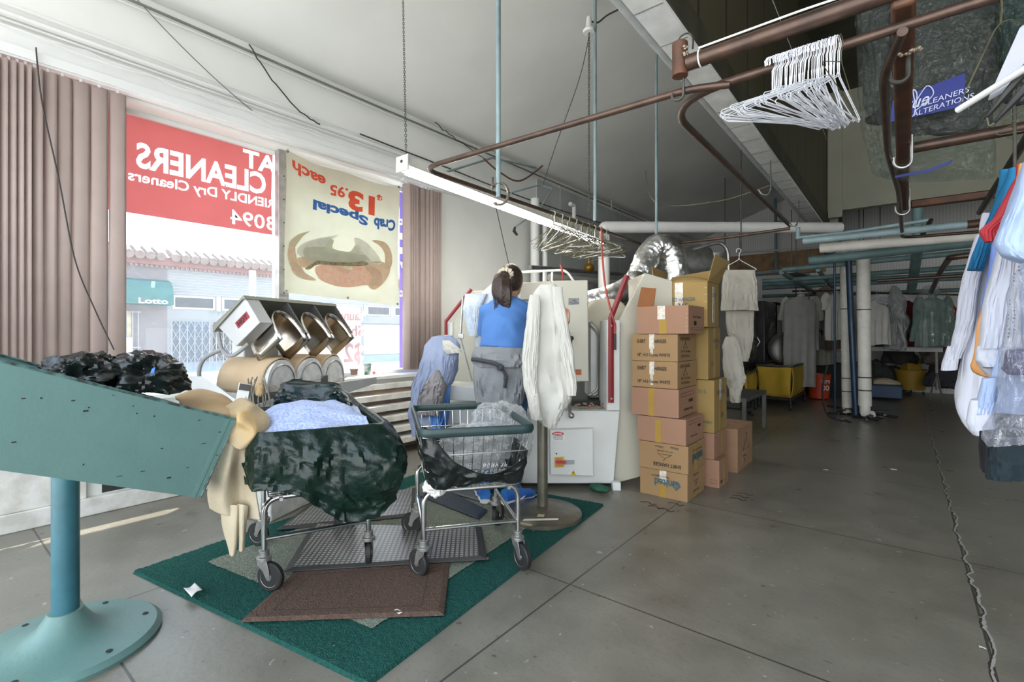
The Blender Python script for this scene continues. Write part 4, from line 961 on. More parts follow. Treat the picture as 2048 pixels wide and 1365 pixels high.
flatmat([P(838, 1000, z=0), P(958, 1048, z=0), P(975, 1030, z=0), P(872, 978, z=0)], .012, .024, 'comfort_mat', 'narrow blue black ribbed mat where the worker stands', mat('blue black mat', (.03, .04, .06), .45, bump=.5, bscale=90))
flatmat([P(870, 985, z=0), P(985, 1018, z=0), P(1000, 1000, z=0), P(900, 975, z=0)], .012, .024, 'comfort_mat', 'plain grey mat between the worker and the shirt press', mat('plain grey mat', (.13, .13, .13), .5))
PAPER = mat('paper scraps', (.78, .76, .72), .7, var=.1)
for (u, v, s_, lab) in ((386, 1183, .045, 'white paper scrap on the green rug border'), (796, 1225, .018, 'small cream paper scrap on the brown mat'), (972, 1118, .014, 'pink paper scrap on the rug right of the comfort mat'), (1788, 940, .022, 'white paper sliver on the aisle floor'), (1652, 941, .018, 'white paper sliver on the floor beside the boxes'), (1965, 1297, .010, 'small tan chip on the floor by the crack')):
    c = P(u, v, z=.03 if u < 1000 else .003); random.seed(u)
    mb = patch([[c + V((random.uniform(-.2, .2) * s_ + a * s_, b3 * s_ * .5, abs(random.uniform(0, .25)) * s_ + .001)) for a in (-1, 0, 1)] for b3 in (-1, 0, 1)], 6, 6)
    one('paper_scrap', mb, PAPER if 'pink' not in lab else mat('pink scrap', (.55, .15, .2), .6), lab, 'paper', solid=.0006)
mb = MB(); random.seed(11)
for k in range(260):
    x = random.uniform(-2.7, 1.6); y = random.uniform(.9, 7); s_ = random.uniform(.002, .007)
    onrug = -3.0 < x < -1.45 and y < 2.9; z = .024 if onrug else .0015
    mb.box(x - s_, x + s_, y - s_ * .5, y + s_ * .5, z, z + .001, None)
o = link('floor_litter', mb, mat('lint and chips', (.35, .33, .29), .8, col2=(.10, .09, .07), scale=3), smooth=False); o['kind'] = 'stuff'; o['label'] = 'tiny lint specks and chips scattered over the rug and concrete'; o['category'] = 'litter'
mb = MB()
for (u, v) in ((1310, 1016), (1330, 1022), (1295, 1008), (1350, 1010), (1480, 995), (1475, 1000), (1490, 990)):
    c = P(u, v, z=0); mb.tube(curve([c + V((-.05, .0, .0015)), c + V((-.01, .03, .0015)), c + V((.03, .0, .0015)), c + V((.05, .03, .0015))], 5), .006, 5)
for i, p in enumerate(mb.v): mb.v[i].z = max(.0004, min(p.z, .0016))
o = link('floor_stain', mb, mat('dark red brown stain', (.11, .05, .04), .6)); o['kind'] = 'stuff'; o['label'] = 'dark red brown stain marks on the concrete in front of the boxes'; o['category'] = 'stain'

# ------------------------------------------------------------------ laundry carts
def cart(label, loc, rz, swing):
    r = thing('laundry_cart', label, 'cart', loc, rz)
    rim = [(-.25, -.44), (.25, -.44), (.25, .30), (-.25, .30)]; bot = [(-.21, -.34), (.21, -.34), (.21, .24), (-.21, .24)]; ZT, ZB = .705, .43
    def ring(t, rr=.03):
        c = [V((lerp(b3[0], a[0], t), lerp(b3[1], a[1], t), lerp(ZB, ZT, t))) for a, b3 in zip(rim, bot)]
        pts = bend([(c[3] + c[0]) / 2] + c + [(c[3] + c[0]) / 2], rr, 5); return pts[:-1]
    mb = MB()
    for t in (0, .33, .62, .93): mb.tube(ring(t), .0032, 6, True)
    for i in range(4):
        a0, a1, b0, b1 = V((*rim[i], ZT)), V((*rim[(i + 1) % 4], ZT)), V((*bot[i], ZB)), V((*bot[(i + 1) % 4], ZB)); n = 11 if i % 2 == 0 else 15
        for k in range(1, n): f = k / n; mb.tube([b0.lerp(b1, f), a0.lerp(a1, f)], .0021, 5)
    for k in range(1, 11): f = k / 11; mb.tube([V((lerp(-.21, .21, f), -.34, ZB)), V((lerp(-.21, .21, f), .24, ZB))], .0021, 5)
    for k in range(1, 15): f = k / 15; mb.tube([V((-.21, lerp(-.34, .24, f), ZB)), V((.21, lerp(-.34, .24, f), ZB))], .0021, 5)
    link('wire_basket', mb, CHROME, r, world=False)
    link('bumper_rim', MB().tube(ring(1., .05), [(.020, .011)] * len(ring(1., .05)), 10, True, ref=(0, 0, 1)), BUMPER, r, world=False)
    for y in (-.25, .25): link('leg_hoop', MB().tube(bend([(-.225, y, .15), (-.225, y, .40), (.225, y, .40), (.225, y, .15)], .07, 8), .0125, 12), CHROME, r, world=False)
    for x in (-.225, .225): link('side_stretcher', MB().tube([(x, -.25, .22), (x, .25, .22)], .0095, 10), CHROME, r, world=False)
    link('front_stretcher', MB().tube([(-.225, -.25, .225), (.225, -.25, .225)], .0095, 10), CHROME, r, world=False)
    for x in (-.16, .16): link('basket_rail', MB().tube([(x, -.34, .415), (x, .26, .415)], .008, 8), CHROME, r, world=False)
    k = 0
    for x, y in ((-.225, -.25), (.225, -.25), (-.225, .25), (.225, .25)):
        a = swing[k]; k += 1; M = Matrix.Translation((x, y, 0)) @ Matrix.Rotation(a, 4, 'Z') @ Matrix.Scale(1.13, 4)
        mb = MB().lathe([(.014, .158), (.019, .155), (.019, .135), (.028, .130), (.028, .118), (.01, .116)], (0, 0, 0), 16)
        for s in (-1, 1):
            mb.prism([(-.022, s * .017, .122), (.022, s * .017, .122), (.034, s * .017, .085), (.038, s * .017, .052), (.022, s * .017, .050), (.006, s * .017, .08), (-.018, s * .017, .10)], (0, -s * .003, 0))
        mb.box(-.022, .022, -.017, .017, .116, .122)
        c = link('caster', mb.xf(M), CAST, r, world=False, bevel=.001)
        link('tire', MB().lathe([(.038, -.012), (.050, -.0125), (.055, -.008), (.055, .008), (.050, .0125), (.038, .012)], (.03, 0, .0555), 28, axis=(0, 1, 0)).xf(M), RUBBER, c, world=False)
        link('wheel_hub', MB().lathe([(.002, -.0145), (.012, -.0145), (.014, -.009), (.030, -.007), (.0385, -.0125), (.0385, .0125), (.030, .007), (.014, .009), (.012, .0145), (.002, .0145)], (.03, 0, .0555), 24, axis=(0, 1, 0)).xf(M), STEEL, c, world=False)
    return r
r2 = cart('chrome wire laundry cart holding plastic film, standing to the right', (-1.79, 1.83, .02), R(53), (2.2, -1.2, 2.6, .9))
r1 = cart('chrome laundry cart mostly hidden by a dark green bin bag liner', (-2.335, 1.30, .02), R(66), (-.7, 1.3, 2.4, 2.8))
link('yellow_label', MB().box(-.226, -.224, -.1, .1, .212, .229), mat('yellow label', (.55, .42, .03), .5), r1, world=False)
# liners: local loops round the rim that sag outside
def M_of(o): return parent_world(o)
def liner(o, prof, seed, m, name, label, cat, n=260, mm=90, front=.0, topz=.705):
    M = M_of(o); rim = [(-.25, -.44), (.25, -.44), (.25, .30), (-.25, .30)]
    base = bend([V((-.25, -.07, 0))] + [V((*p, 0)) for p in rim] + [V((-.25, -.07, 0))], .06, 6)[:-1]
    # resample the rim loop evenly
    lens = [0.]; k = len(base)
    for i in range(k): lens.append(lens[-1] + (base[(i + 1) % k] - base[i]).length)
    def at(t):
        s = (t % 1.) * lens[-1]
        for i in range(k):
            if lens[i + 1] >= s: return base[i].lerp(base[(i + 1) % k], (s - lens[i]) / max(1e-9, lens[i + 1] - lens[i]))
    cen = V((0, -.07, 0)); P_ = [at(i / n) for i in range(n)]
    def fn(u, v):
        i = int(round(u * n)) % n; p = P_[i]; d = (p - cen).normalized(); off, z = prof(p, v, u)
        q = p + d * off; q.z = z
        w_ = V((p.x * 2, p.y * 2, z * 2 + seed)); ang = u * n
        a = sm(v * 2.2)
        qq = V((q.x, q.y, q.z * .55)) + noise.noise_vector(q * 5) * .06
        q += d * a * (.026 * noise.noise(qq * 4 + V((seed, 0, 0))) + .020 * (ridge(qq + V((seed, 0, 0)), 7) - .3) + .014 * (ridge(qq, 17) - .3) + .006 * (ridge(qq, 38) - .3))
        q.z += .008 * (ridge(q, 12) - .3) * a
        return M @ q
    mb = MB().grid(fn, n, mm, wrap=True)
    return one(name, mb, m, label, cat, solid=.0012)
def prof1(p, v, u):
    # over the rim then down: hangs longest at the front right corner
    hang = .17 + .22 * math.exp(-((p.x - .15) / .27) ** 2) * sm((.15 - p.y) / .5) + .02 * sin(p.x * 19)
    if p.y > .1: hang = .10 + .05 * sin(p.x * 9)
    bulge = .02 + .10 * sin(min(1, v * 1.1) * pi) * (.5 + sm((p.x + .1) / .35)) * sm((.3 - p.y) / .6) + .06 * sm((p.x - .1) / .15) * v
    if v < .12: return -.03 + .05 * v / .12, .68 + .05 * sin(v / .12 * pi / 2)
    t = (v - .12) / .88
    return .02 + bulge * t ** .6 * (1.2 - .5 * t), .73 - hang * t * 1.05
liner(r1, prof1, 2., GREENB, 'bin_liner', 'big dark green bin bag draped over the near laundry cart', 'bag')
def prof2(p, v, u):      # inside the basket, low
    t = v; return -.018 - .05 * t, lerp(.56 + .05 * sin(p.x * 11 + p.y * 5) + .10 * sm((-p.x - .1) / .15), .455, t)
liner(r2, prof2, 5., BLACKB, 'bin_liner', 'black bin bag lining the lower half of the open wire cart', 'bag')
M2 = M_of(r2); M1 = M_of(r1)
def film(c, r_, seed, label, amp=.6): return one('plastic_film', bag(M2 @ V(c), r_, seed, 80, 60, amp, .8), PLAST, label, 'plastic film')
CFILM = clear('scrunched clear film', (.97, .98, .98), .28, .12, haze=.20, hazecol=(.92, .94, .95), wrinkle=1.4, wscale=14)
for c, r_, s_, lab in (((.05, -.10, .565), (.17, .20, .10), 3, 'scrunched clear film filling the open wire cart'), ((.19, .02, .67), (.10, .15, .085), 7, 'billow of clear film spilling over the far corner of the wire cart'), ((.27, -.02, .58), (.06, .10, .13), 9, 'clear film poking through the right side of the wire cart')):
    one('plastic_film', bag(M2 @ V(c), r_, s_, 80, 60, .6, .8), CFILM, lab, 'plastic film')
one('paper_wad', bag(M2 @ V((-.17, -.30, .44)), (.05, .05, .045), 4, 40, 30, .5, .9), PAPER, 'crumpled white tissue caught at the near corner of the wire cart', 'paper')
mb = MB(); bb = M2 @ V((.03, -.372, .515)); dx_ = (M2.to_3x3() @ V((1, 0, 0))); 
for k, (s, x) in enumerate((('WARNING SUFFOCATION', -.03), ('THIS BAG IS NOT A TOY', .05))):
    for j, wd in enumerate(s.split()): text(mb, wd, M2 @ V((x + .02 * j - .02, -.351 + 0, .50)), dx_ * .35 + V((0, 0, .94)), dx_ * -.94 + V((0, 0, .35)), .085, .013, .02)
link('bag_lettering', mb, mat('grey print', (.55, .55, .55), .6), [o for o in COL.objects if o.name == 'bin_liner.001'][0], smooth=False)
# contents of the near cart
CHK = mat('blue checked cotton', (.27, .38, .75), .8, col2=(.60, .66, .80), scale=90, contrast=.4, bump=.3, bscale=20)
mb = patch([[M1 @ V((x * 1.0, -.42, .70 + .01 * cos(x * 9))) for x in (-.22, -.08, .08, .2)], [M1 @ V((x, -.30, .755 - .15 * x * x + dz)) for x, dz in ((-.24, 0), (-.1, .02), (.06, .0), (.2, -.02))],
            [M1 @ V((x, -.12, .79 - .8 * x * x + dz)) for x, dz in ((-.23, 0), (-.08, .01), (.08, .0), (.2, -.01))], [M1 @ V((x, .08, .77 - .8 * x * x)) for x in (-.22, -.08, .08, .2)],
            [M1 @ V((x, .26, .68)) for x in (-.2, -.07, .07, .18)]], 70, 70, .022, 9, 2)
mb2 = patch([[M1 @ V((-.24, -.34, .70)), M1 @ V((0, -.3, .70)), M1 @ V((.23, -.34, .68))], [M1 @ V((-.2, .2, .64)), M1 @ V((0, .2, .64)), M1 @ V((.2, .2, .64))]], 10, 10)
r = thing('checked_shirt', 'blue and white checked shirt heaped on top of the bag lined cart', 'shirt', M1 @ V((0, -.1, .7)))
link('shirt_body', mb, CHK, r, solid=.006)
cp = P(655, 842, d=2.38)
link('collar', patch([[cp + RT * a + UP * b3 + FW * c for a, b3, c in ((-.05, 0, 0), (-.045, .03, .0), (-.03, .05, 0))], [cp + RT * a + UP * b3 + FW * c for a, b3, c in ((0, -.005, -.03), (0, .03, -.03), (0, .055, -.02))], [cp + RT * a + UP * b3 + FW * c for a, b3, c in ((.05, -.02, .0), (.05, .01, .0), (.03, .045, 0))]], 12, 12), mat('pale blue collar', (.55, .62, .74), .8), r, solid=.004)
one('rolled_towel', bag(P(742, 846, d=2.55), (.05, .04, .03), 8, 40, 30, .3, .9), TAN, 'small tan rolled cloth at the far corner of the bag lined cart', 'towel')
mb = drape([(560, 680, 768), (556, 700, 790), (552, 722, 820), (556, 726, 848)], dict(d=2.72), .11, 5, .03, 3., crump=.035, lo=.8)
one('bin_bag', mb, mat('deep green black bag film', (.004, .020, .022), .28, var=.5, scale=5, bump=.8, bscale=15), 'dark green bin bag hanging on the front of the sleeve press', 'bag')

# ------------------------------------------------------------------ garment stand with white shirt
c = P(1085, 1035, z=0)
r = thing('garment_stand', 'grey pole stand on a heavy worn round metal base', 'stand', (c.x, c.y, .0))
WMET = mat('worn mottled base metal', (.22, .20, .15), .32, metal=.6, col2=(.12, .11, .085), scale=14, contrast=.7, bump=.2, bscale=50)
link('base', MB().lathe([(0, .004), (.235, .004), (.245, .015), (.245, .035), (.23, .045), (.10, .065), (.045, .075), (0, .076)], c, 48), WMET, r)
link('pole', MB().cyl(c + V((0, 0, .07)), c + V((0, 0, 1.40)), .033, n=20), mat('greenish steel pole', (.16, .155, .115), .35, metal=.5, var=.3, scale=10), r)
q = P(1085, 1042, z=.07)
link('masking_tape', MB().add([q - RT * .115 + FW * -.01, q + RT * .09 + FW * .0, q + RT * .095 + FW * .028, q - RT * .105 + FW * .02], [(0, 1, 2, 3)]).xf(Matrix.Translation((0, 0, .003))), PAPER, r, smooth=False)
link('paper_label', MB().add([q + RT * a + FW * b3 + UP * .004 for a, b3 in ((-.03, .05), (.01, .045), (.02, .085), (-.02, .09))], [(0, 1, 2, 3)]), mat('yellowed label', (.5, .46, .25), .6), r, smooth=False)
WSH = mat('off white cotton', (.60, .59, .53), .8, var=.08, bump=.2, bscale=60, trans=.06)
r = thing('white_shirt', 'long off white shirt draped over the pole stand beside the worker', 'shirt', c + V((0, 0, .7)))
link('shirt_body', drape([(1080, 1112, 566), (1066, 1122, 580), (1056, 1130, 640), (1048, 1142, 740), (1050, 1150, 790), (1066, 1136, 812), (1082, 1108, 846)], dict(d=2.90), .085, 3, .012, 1., crump=.022), WSH, r)
link('sleeve', drape([(1060, 1082, 590), (1050, 1080, 650), (1045, 1078, 720), (1048, 1075, 770), (1062, 1084, 838)], dict(d=2.80), .045, 2, .007, 2.2, crump=.014), WSH, r)
link('sleeve', drape([(1104, 1124, 575), (1108, 1134, 640), (1118, 1146, 700), (1132, 1151, 790)], dict(d=2.84), .040, 2, .006, 4.2, crump=.012), WSH, r)
link('cuff', drape([(1058, 1078, 786), (1062, 1082, 838)], dict(d=2.775), .03, 2, .003, 1, crump=.002, lo=1), WSH, r)
mb = MB()
for v in (792, 812): mb.ball(P(1068, v, d=2.735), .005, 8, 6)
link('button', mb, PAPER, r)

# ------------------------------------------------------------------ sleeve press by the window
o_ = P(565, 775, d=3.0)
RZP = atan2(.37, .93)
r = thing('sleeve_press', 'small triple sleeve press with shiny hoods marked HOT and tan padded forms', 'press', (o_.x, o_.y, 0), RZP)
SHINY = mat('polished hood metal', (.55, .54, .51), .2, metal=1., col2=(.42, .33, .22), scale=3, contrast=.5)
PANEL = mat('brushed panel', (.50, .52, .53), .35, metal=.5, var=.1)
DGREY = mat('dark grey casting', (.14, .14, .135), .45, metal=.5, var=.3)
FORM = mat('white form end', (.66, .66, .64), .5, var=.2, scale=20)
PADT = mat('tan form pad', (.56, .42, .27), .8, col2=(.44, .32, .19), scale=6, contrast=.6, bump=.25, bscale=60)
def arch(y, hw, z0, h, n=14, yo=0): return [V((0, y - hw * cos(t), z0 + h * sin(t) ** .8)) for t in [pi * k / n for k in range(n + 1)]]
for k, (y, hw) in enumerate(((0, .125), (.262, .125), (.50, .115))):
    a = arch(y, hw, .80, .19)
    f = link('form', MB().prism(a, (-.36, 0, 0)), FORM, r, world=False)
    mb = MB()
    def fn(u, v):
        t = pi * (u * 1.04 - .02); x = lerp(-.37, -.015 - .012 * sin(u * 9), v)
        return V((x, y - (hw + .010) * cos(t), .795 + .205 * max(0, sin(t)) ** .8 + .004 * noise.noise(V((x * 20, u * 6, k)))))
    mb.grid(fn, 24, 14); link('pad', mb, PADT, r, world=False, solid=.006)
    b_ = arch(y, hw * .86, .80, .16); mb = MB().tube([p + V((.003, 0, 0)) for p in b_], .004, 5); link('form_rim', mb, STEEL, r, world=False)
for yy in (.131, .385): link('form_bracket', MB().prism([(-.002, yy - .03, .86), (-.002, yy + .03, .86), (-.002, yy + .03, .80), (-.002, yy - .03, .80)], (.012, 0, 0)), DGREY, r, world=False)
mb = MB().tube(sag((.012, -.12, .84), (.012, .62, .83), .03, 18, .03), .003, 5).tube(sag((.014, -.12, .82), (.014, .36, .86), .02, 14, .03), .0025, 5)
link('tie_string', mb, CREAM, r, world=False)
# tray and body
link('tray', MB().prism([(-.50, -.26, .68), (.02, -.26, .68), (.04, .30, .69), (.03, .98, .75), (-.05, 1.0, .75), (-.5, .7, .70)], (0, 0, .012)), PANEL, r, world=False)
link('tray_lip', MB().prism([(.03, .14, .69), (.03, .98, .75), (.03, .98, .80), (.03, .14, .80)], (.006, 0, 0)), PANEL, r, world=False)
link('tray_lip', MB().prism([(-.50, -.26, .68), (-.02, -.26, .64), (-.02, -.26, .74), (-.34, -.26, .90), (-.50, -.26, .90)], (0, .008, 0)), PANEL, r, world=False)
link('tray_lip', MB().prism([(.02, -.26, .66), (.02, .14, .66), (.02, .14, .80), (.02, -.26, .74)], (.008, 0, 0)), FORM, r, world=False)
link('body', MB().box(-.42, -.04, -.05, .55, .0, .68), FORM, r, world=False, bevel=.01)
link('pedestal', MB().box(-.40, -.30, .0, .30, .68, 1.20), GREYM, r, world=False, bevel=.01)
link('pivot_arm', MB().tube([(-.34, .05, .95), (-.30, .05, 1.25)], .02, 10).tube([(-.34, .45, .95), (-.30, .42, 1.25)], .02, 10), GREYM, r, world=False)
# hood head tilted open
Bq, Cq, Dq, Aq = V((-.125, 0, 1.365)), V((-.015, 0, 1.215)), V((-.19, 0, 1.075)), V((-.33, 0, 1.19))
y0, y1 = -.16, .66
link('head_box', MB().prism([q + V((0, y0, 0)) for q in (Bq, Cq, Dq, Aq)], (0, .10, 0)), PANEL, r, world=False, bevel=.004)
link('head_cover', MB().prism([q + V((0, y0 - .012, 0)) for q in (Bq + V((.012, 0, -.008)), Bq + V((0, 0, .012)), Aq + V((-.03, 0, .01)), Aq + V((-.02, 0, -.03)), Aq + V((0, 0, -.005)), Bq + V((-.01, 0, -.012)))], (0, y1 - y0 + .03, 0)), mat('khaki grey cover', (.24, .24, .20), .45, metal=.3), r, world=False)
t_ = (Dq - Cq).normalized(); n_ = (Cq - Bq).normalized(); lt = (Dq - Cq).length
for k, y in enumerate((.05, .305, .545)):
    hw = .108
    def fn(u, v):
        a = pi * u; return Bq.lerp(Cq, .35) + t_ * lerp(-.0, lt * 1.02, v) + n_ * (.22 * (1 - sin(a) ** .7) + .02) + V((0, y - hw * cos(a), 0))
    link('hood', MB().grid(fn, 24, 6), SHINY, r, world=False, solid=.005)
    a, b3 = Bq + V((0, y + hw + .006, 0)), Bq + V((0, y + hw + .014, 0))
    link('hood_divider', MB().prism([Bq + V((0, y + .118, 0)), Cq + V((0, y + .118, 0)) + n_ * .07, Cq + V((0, y + .118, 0)) + n_ * .07 + t_ * lt * 1.05, Aq + V((0, y + .118, 0))], (0, .012, 0)), DGREY, r, world=False)
mb = MB(); cc = (Aq + Bq + Cq + Dq) / 4 + V((.02, y0 - .001, .02))
ux = (Cq - Dq).normalized(); uy = -n_
link('hot_label', MB().add([cc + ux * a + uy * b3 for a, b3 in ((-.055, -.022), (.055, -.022), (.055, .022), (-.055, .022))], [(0, 1, 2, 3)]), mat('dark red label', (.30, .02, .03), .5), r, world=False, smooth=False)
link('hot_lettering', text(MB(), 'HOT', cc + V((0, -.001, 0)), ux, uy, .085, .028, .04), INK, r, world=False, smooth=False)
mb = MB().tube(curve([Aq + V((.0, y0, -.03)), V((-.28, y0 - .02, 1.06)), V((-.20, y0 - .02, 1.02)), V((-.12, y0 + .02, 1.09))], 8), .012, 8)
mb.tube(curve([V((-.27, y0 - .02, 1.06)), V((-.38, y0 - .05, 1.0)), V((-.42, y0 - .05, .90)), V((-.38, y0 - .02, .80))], 8), .012, 8)
link('hose', mb, mat('grey hose', (.30, .30, .30), .5), r, world=False)
link('lift_rod', MB().tube([(-.26, .28, .86), (-.22, .30, 1.10)], .005, 6).tube(curve([V((-.30, .38, 1.0)), V((-.2, .42, 1.07)), V((-.08, .45, 1.08))], 5), .006, 6), STEEL, r, world=False)
link('hang_tag', MB().prism([P(478, 766, d=2.78), P(502, 770, d=2.78), P(492, 812, d=2.78), P(470, 806, d=2.78)], FW * .003), PAPER, r)
link('tag_band', MB().prism([P(480, 767, d=2.775), P(502, 771, d=2.775), P(499, 783, d=2.775), P(477, 780, d=2.775)], FW * .002), BLK, r)
mb = MB(); random.seed(21)
for k in range(12):
    u = random.uniform(496, 534); mb.tube(curve([P(u, random.uniform(750, 770), d=2.82), P(u + random.uniform(-14, 14), 800, d=2.78), P(u + random.uniform(-8, 8), random.uniform(825, 842), d=2.80)], 6), .004, 5)
link('dangling_ties', mb, mat('grimy ties', (.25, .22, .18), .9, var=.5, scale=30), r)
link('tan_scrap', bag(P(520, 785, d=2.8), (.04, .02, .05), 3, 24, 16), TAN, r)
one('disposable_cup', MB().lathe([(.030, 0), (.038, .10), (.040, .10), (.040, .108), (.034, .115), (.0, .116)], P(735, 750, x=-4.12), 24), mat('dark green cup', (.03, .12, .07), .5, col2=(.5, .52, .5), scale=18, contrast=.3), 'dark green and white cup with a black lid on the window sill', 'cup')
one('disposable_cup', MB().lathe([(.030, 0), (.036, .045), (.040, .046), (.040, .055), (.0, .056)], P(708, 750, x=-4.12), 24), mat('brown cup', (.16, .09, .07), .5), 'short brown cup with a white lid on the window sill', 'cup')
one('red_trinket', MB().ball(P(748, 746, x=-4.12), .016), mat('red trinket', (.8, .12, .1), .5), 'tiny red object beside the green cup on the sill', 'ornament')

# ------------------------------------------------------------------ shirt press
def pz(pts, d, ext): return MB().prism([P(u, v, d=d) for u, v in pts], FW * ext)
c = P(1150, 900, d=3.95)
r = thing('shirt_press', 'big cream and white shirt press with red guard bars behind the worker', 'press machine', (c.x, c.y, 0), YAW)
link('base_cabinet', pz([(930, 824), (1240, 822), (1228, 968), (1050, 968), (1000, 960), (930, 940)], 3.62, .75), GREYM, r, bevel=.008)
link('side_column', pz([(1214, 640), (1240, 640), (1240, 822), (1213, 822)], 3.60, .30), GREYM, r, bevel=.006)
link('side_panel', pz([(1240, 640), (1290, 546), (1345, 562), (1345, 930), (1275, 956), (1228, 968), (1238, 820)], 3.70, .06), BEIGE, r, bevel=.005)
link('side_panel', pz([(1290, 546), (1345, 562), (1345, 930), (1300, 930)], 3.76, .55), BEIGE, r, bevel=.005)
link('red_guard', MB().tube([P(1222, 806, d=3.57), P(1222, 636, d=3.57), P(1254, 551, d=3.57)], [(.009, .021)] * 3, 4, ref=FW), RED, r, smooth=False)
link('guard_bolt', MB().cyl(P(1223, 798, d=3.57), P(1223, 798, d=3.54), .008, n=10), DGREY, r)
link('guard_bolt', MB().cyl(P(1223, 652, d=3.57), P(1223, 652, d=3.54), .007, n=10), DGREY, r)
link('air_hose', MB().tube(curve([P(1203, 455, d=3.9), P(1204, 500, d=3.75), P(1210, 570, d=3.62), P(1222, 622, d=3.55), P(1230, 650, d=3.55), P(1230, 668, d=3.55)], 10), .0075, 8), mat('red air hose', (.42, .06, .05), .45), r)
link('hose_coupling', MB().cyl(P(1230, 668, d=3.55), P(1230, 700, d=3.55), .010, n=10), BLK, r)
link('air_hose', MB().tube(curve([P(1121, 530, d=3.8), P(1125, 545, d=3.8), P(1126, 560, d=3.85)], 6), .0075, 8), MATS['red air hose'], r)
link('centre_cabinet', pz([(1104, 562), (1176, 560), (1178, 764), (1104, 764)], 3.68, .40), BEIGE, r, bevel=.008)
link('centre_cap', pz([(1040, 566), (1104, 562), (1104, 600), (1040, 600)], 3.74, .30), BEIGE, r, bevel=.006)
link('rating_plate', pz([(1137, 597), (1158, 597), (1158, 609), (1137, 610)], 3.678, .003), mat('grey rating plate', (.28, .28, .27), .4, col2=(.08, .08, .08), scale=60), r, smooth=False)
link('warning_label', pz([(1144, 739), (1163, 739), (1163, 751), (1144, 751)], 3.678, .003), mat('orange warning label', (.55, .13, .04), .5), r, smooth=False)
mb = MB()
for k, s in enumerate(('WARNING', 'HOT SURFACE')): text(mb, s, P(1153.5, 742 + 5 * k, d=3.677), RT, UP, .055, .010, .02, off=0)
link('warning_lettering', mb, INK, r, smooth=False)
link('inner_press', pz([(1178, 645), (1182, 640), (1196, 655), (1200, 664), (1200, 786), (1194, 795), (1178, 795)], 3.95, .25), mat('light grey pressing plate', (.42, .43, .41), .4, metal=.3), r, bevel=.02)
link('plate_edge', MB().tube(bend([P(1180, 650, d=3.93), P(1196, 668, d=3.93), P(1196, 780, d=3.93), P(1178, 792, d=3.93)], .03), .008, 8), STEEL, r)
mb = MB().ball((0, 0, 0), 1, 40, 24)
cc = P(1212, 655, d=4.15)
for i, p in enumerate(mb.v):
    s = 1 + .04 * noise.noise(p * 3); x = (abs(p.x) ** .7) * (1 if p.x > 0 else -1); z = (abs(p.z) ** .7) * (1 if p.z > 0 else -1)
    mb.v[i] = cc + RT * (x * .20 * s) + UP * (z * .24 * s) + FW * (p.y * .12)
link('body_form', mb, mat('cream form cover', (.66, .62, .50), .8, var=.1, scale=3, bump=.4, bscale=9), r)
link('form_skirt', drape([(1180, 1226, 700), (1178, 1224, 760), (1180, 1222, 800)], dict(d=4.1), .06, 6, .01, 2), MATS['cream form cover'], r)
link('work_shelf', pz([(1145, 805), (1232, 800), (1232, 818), (1145, 822)], 3.85, .3), DARKGAP, r)
mb = MB(); random.seed(9)
for k in range(20):
    u = random.uniform(1150, 1228); mb.ball(P(u, random.uniform(806, 818), d=3.72), (.014, .012, .008), 8, 6)
link('shelf_clutter', mb, mat('odds and ends', (.28, .26, .2), .7, col2=(.35, .14, .06), scale=40), r)
# left wing with its guard
link('left_wing', pz([(894, 645), (898, 660), (905, 648), (944, 582), (1000, 580), (1000, 930), (905, 930)], 4.05, .10), BEIGE, r, bevel=.006)
link('red_guard', MB().tube([P(892, 670, d=4.0), P(892, 643, d=4.0), P(943, 579, d=4.0)], [(.007, .014)] * 3, 4, ref=FW), RED, r, smooth=False)
link('guard_end', pz([(890, 645), (905, 645), (905, 672), (890, 676)], 4.03, .03), GREYM, r)
link('left_table', pz([(889, 772), (990, 776), (990, 806), (889, 800)], 3.55, .35), GREYM, r, bevel=.006)
link('left_cabinet', pz([(893, 812), (1000, 814), (1000, 938), (893, 934)], 3.60, .5), GREYM, r, bevel=.01)
link('cabinet_plate', pz([(930, 850), (962, 852), (962, 872), (930, 870)], 3.598, .003), mat('red and grey badge', (.5, .06, .07), .5, col2=(.35, .36, .36), scale=9), r, smooth=False)
link('lift_arm', MB().tube([P(926, 592, d=3.9), P(921, 668, d=3.85)], .010, 8).tube([P(921, 676, d=3.85), P(944, 762, d=3.7)], .006, 8), STEEL, r)
link('arm_clip', pz([(915, 668), (927, 668), (927, 678), (915, 678)], 3.83, .03), STEEL, r, bevel=.003)
link('arm_clip', pz([(1132, 662), (1141, 664), (1141, 676), (1134, 676)], 3.6, .03), STEEL, r, bevel=.003)
link('frame_tube', MB().tube(bend([P(1036, 545, d=3.95), P(1132, 540, d=3.95), P(1147, 562, d=3.95)], .06), .010, 8).tube([P(1088, 543, d=3.95), P(1088, 566, d=3.95)], .010, 8), TRIMW, r)
link('sleeve_clamp', MB().tube([P(1105, 545, d=3.9), P(1104, 568, d=3.9)], .014, 8), FOIL, r)
link('foot', MB().box(-.03, .03, -.03, .03, 0, .06, Matrix.Translation(P(1232, 980, z=0)) @ Matrix.Rotation(YAW, 4, 'Z')), TRIMW, r, bevel=.005)
link('plinth', MB().box(-.25, .25, -.2, .2, 0, .06, Matrix.Translation(P(1120, 940, z=0)) @ Matrix.Rotation(YAW, 4, 'Z')), DARKGAP, r)
lev = thing('press_lever', 'black ball lever standing in front of the cream press cabinet', 'lever', P(1138, 828, d=3.55))
link('rod', MB().tube([P(1143, 678, d=3.5), P(1139, 780, d=3.52), P(1140, 830, d=3.55)], .006, 8), DSTEEL, lev)
link('ball_knob', MB().ball(P(1143, 677, d=3.5), .017), BLK, lev)
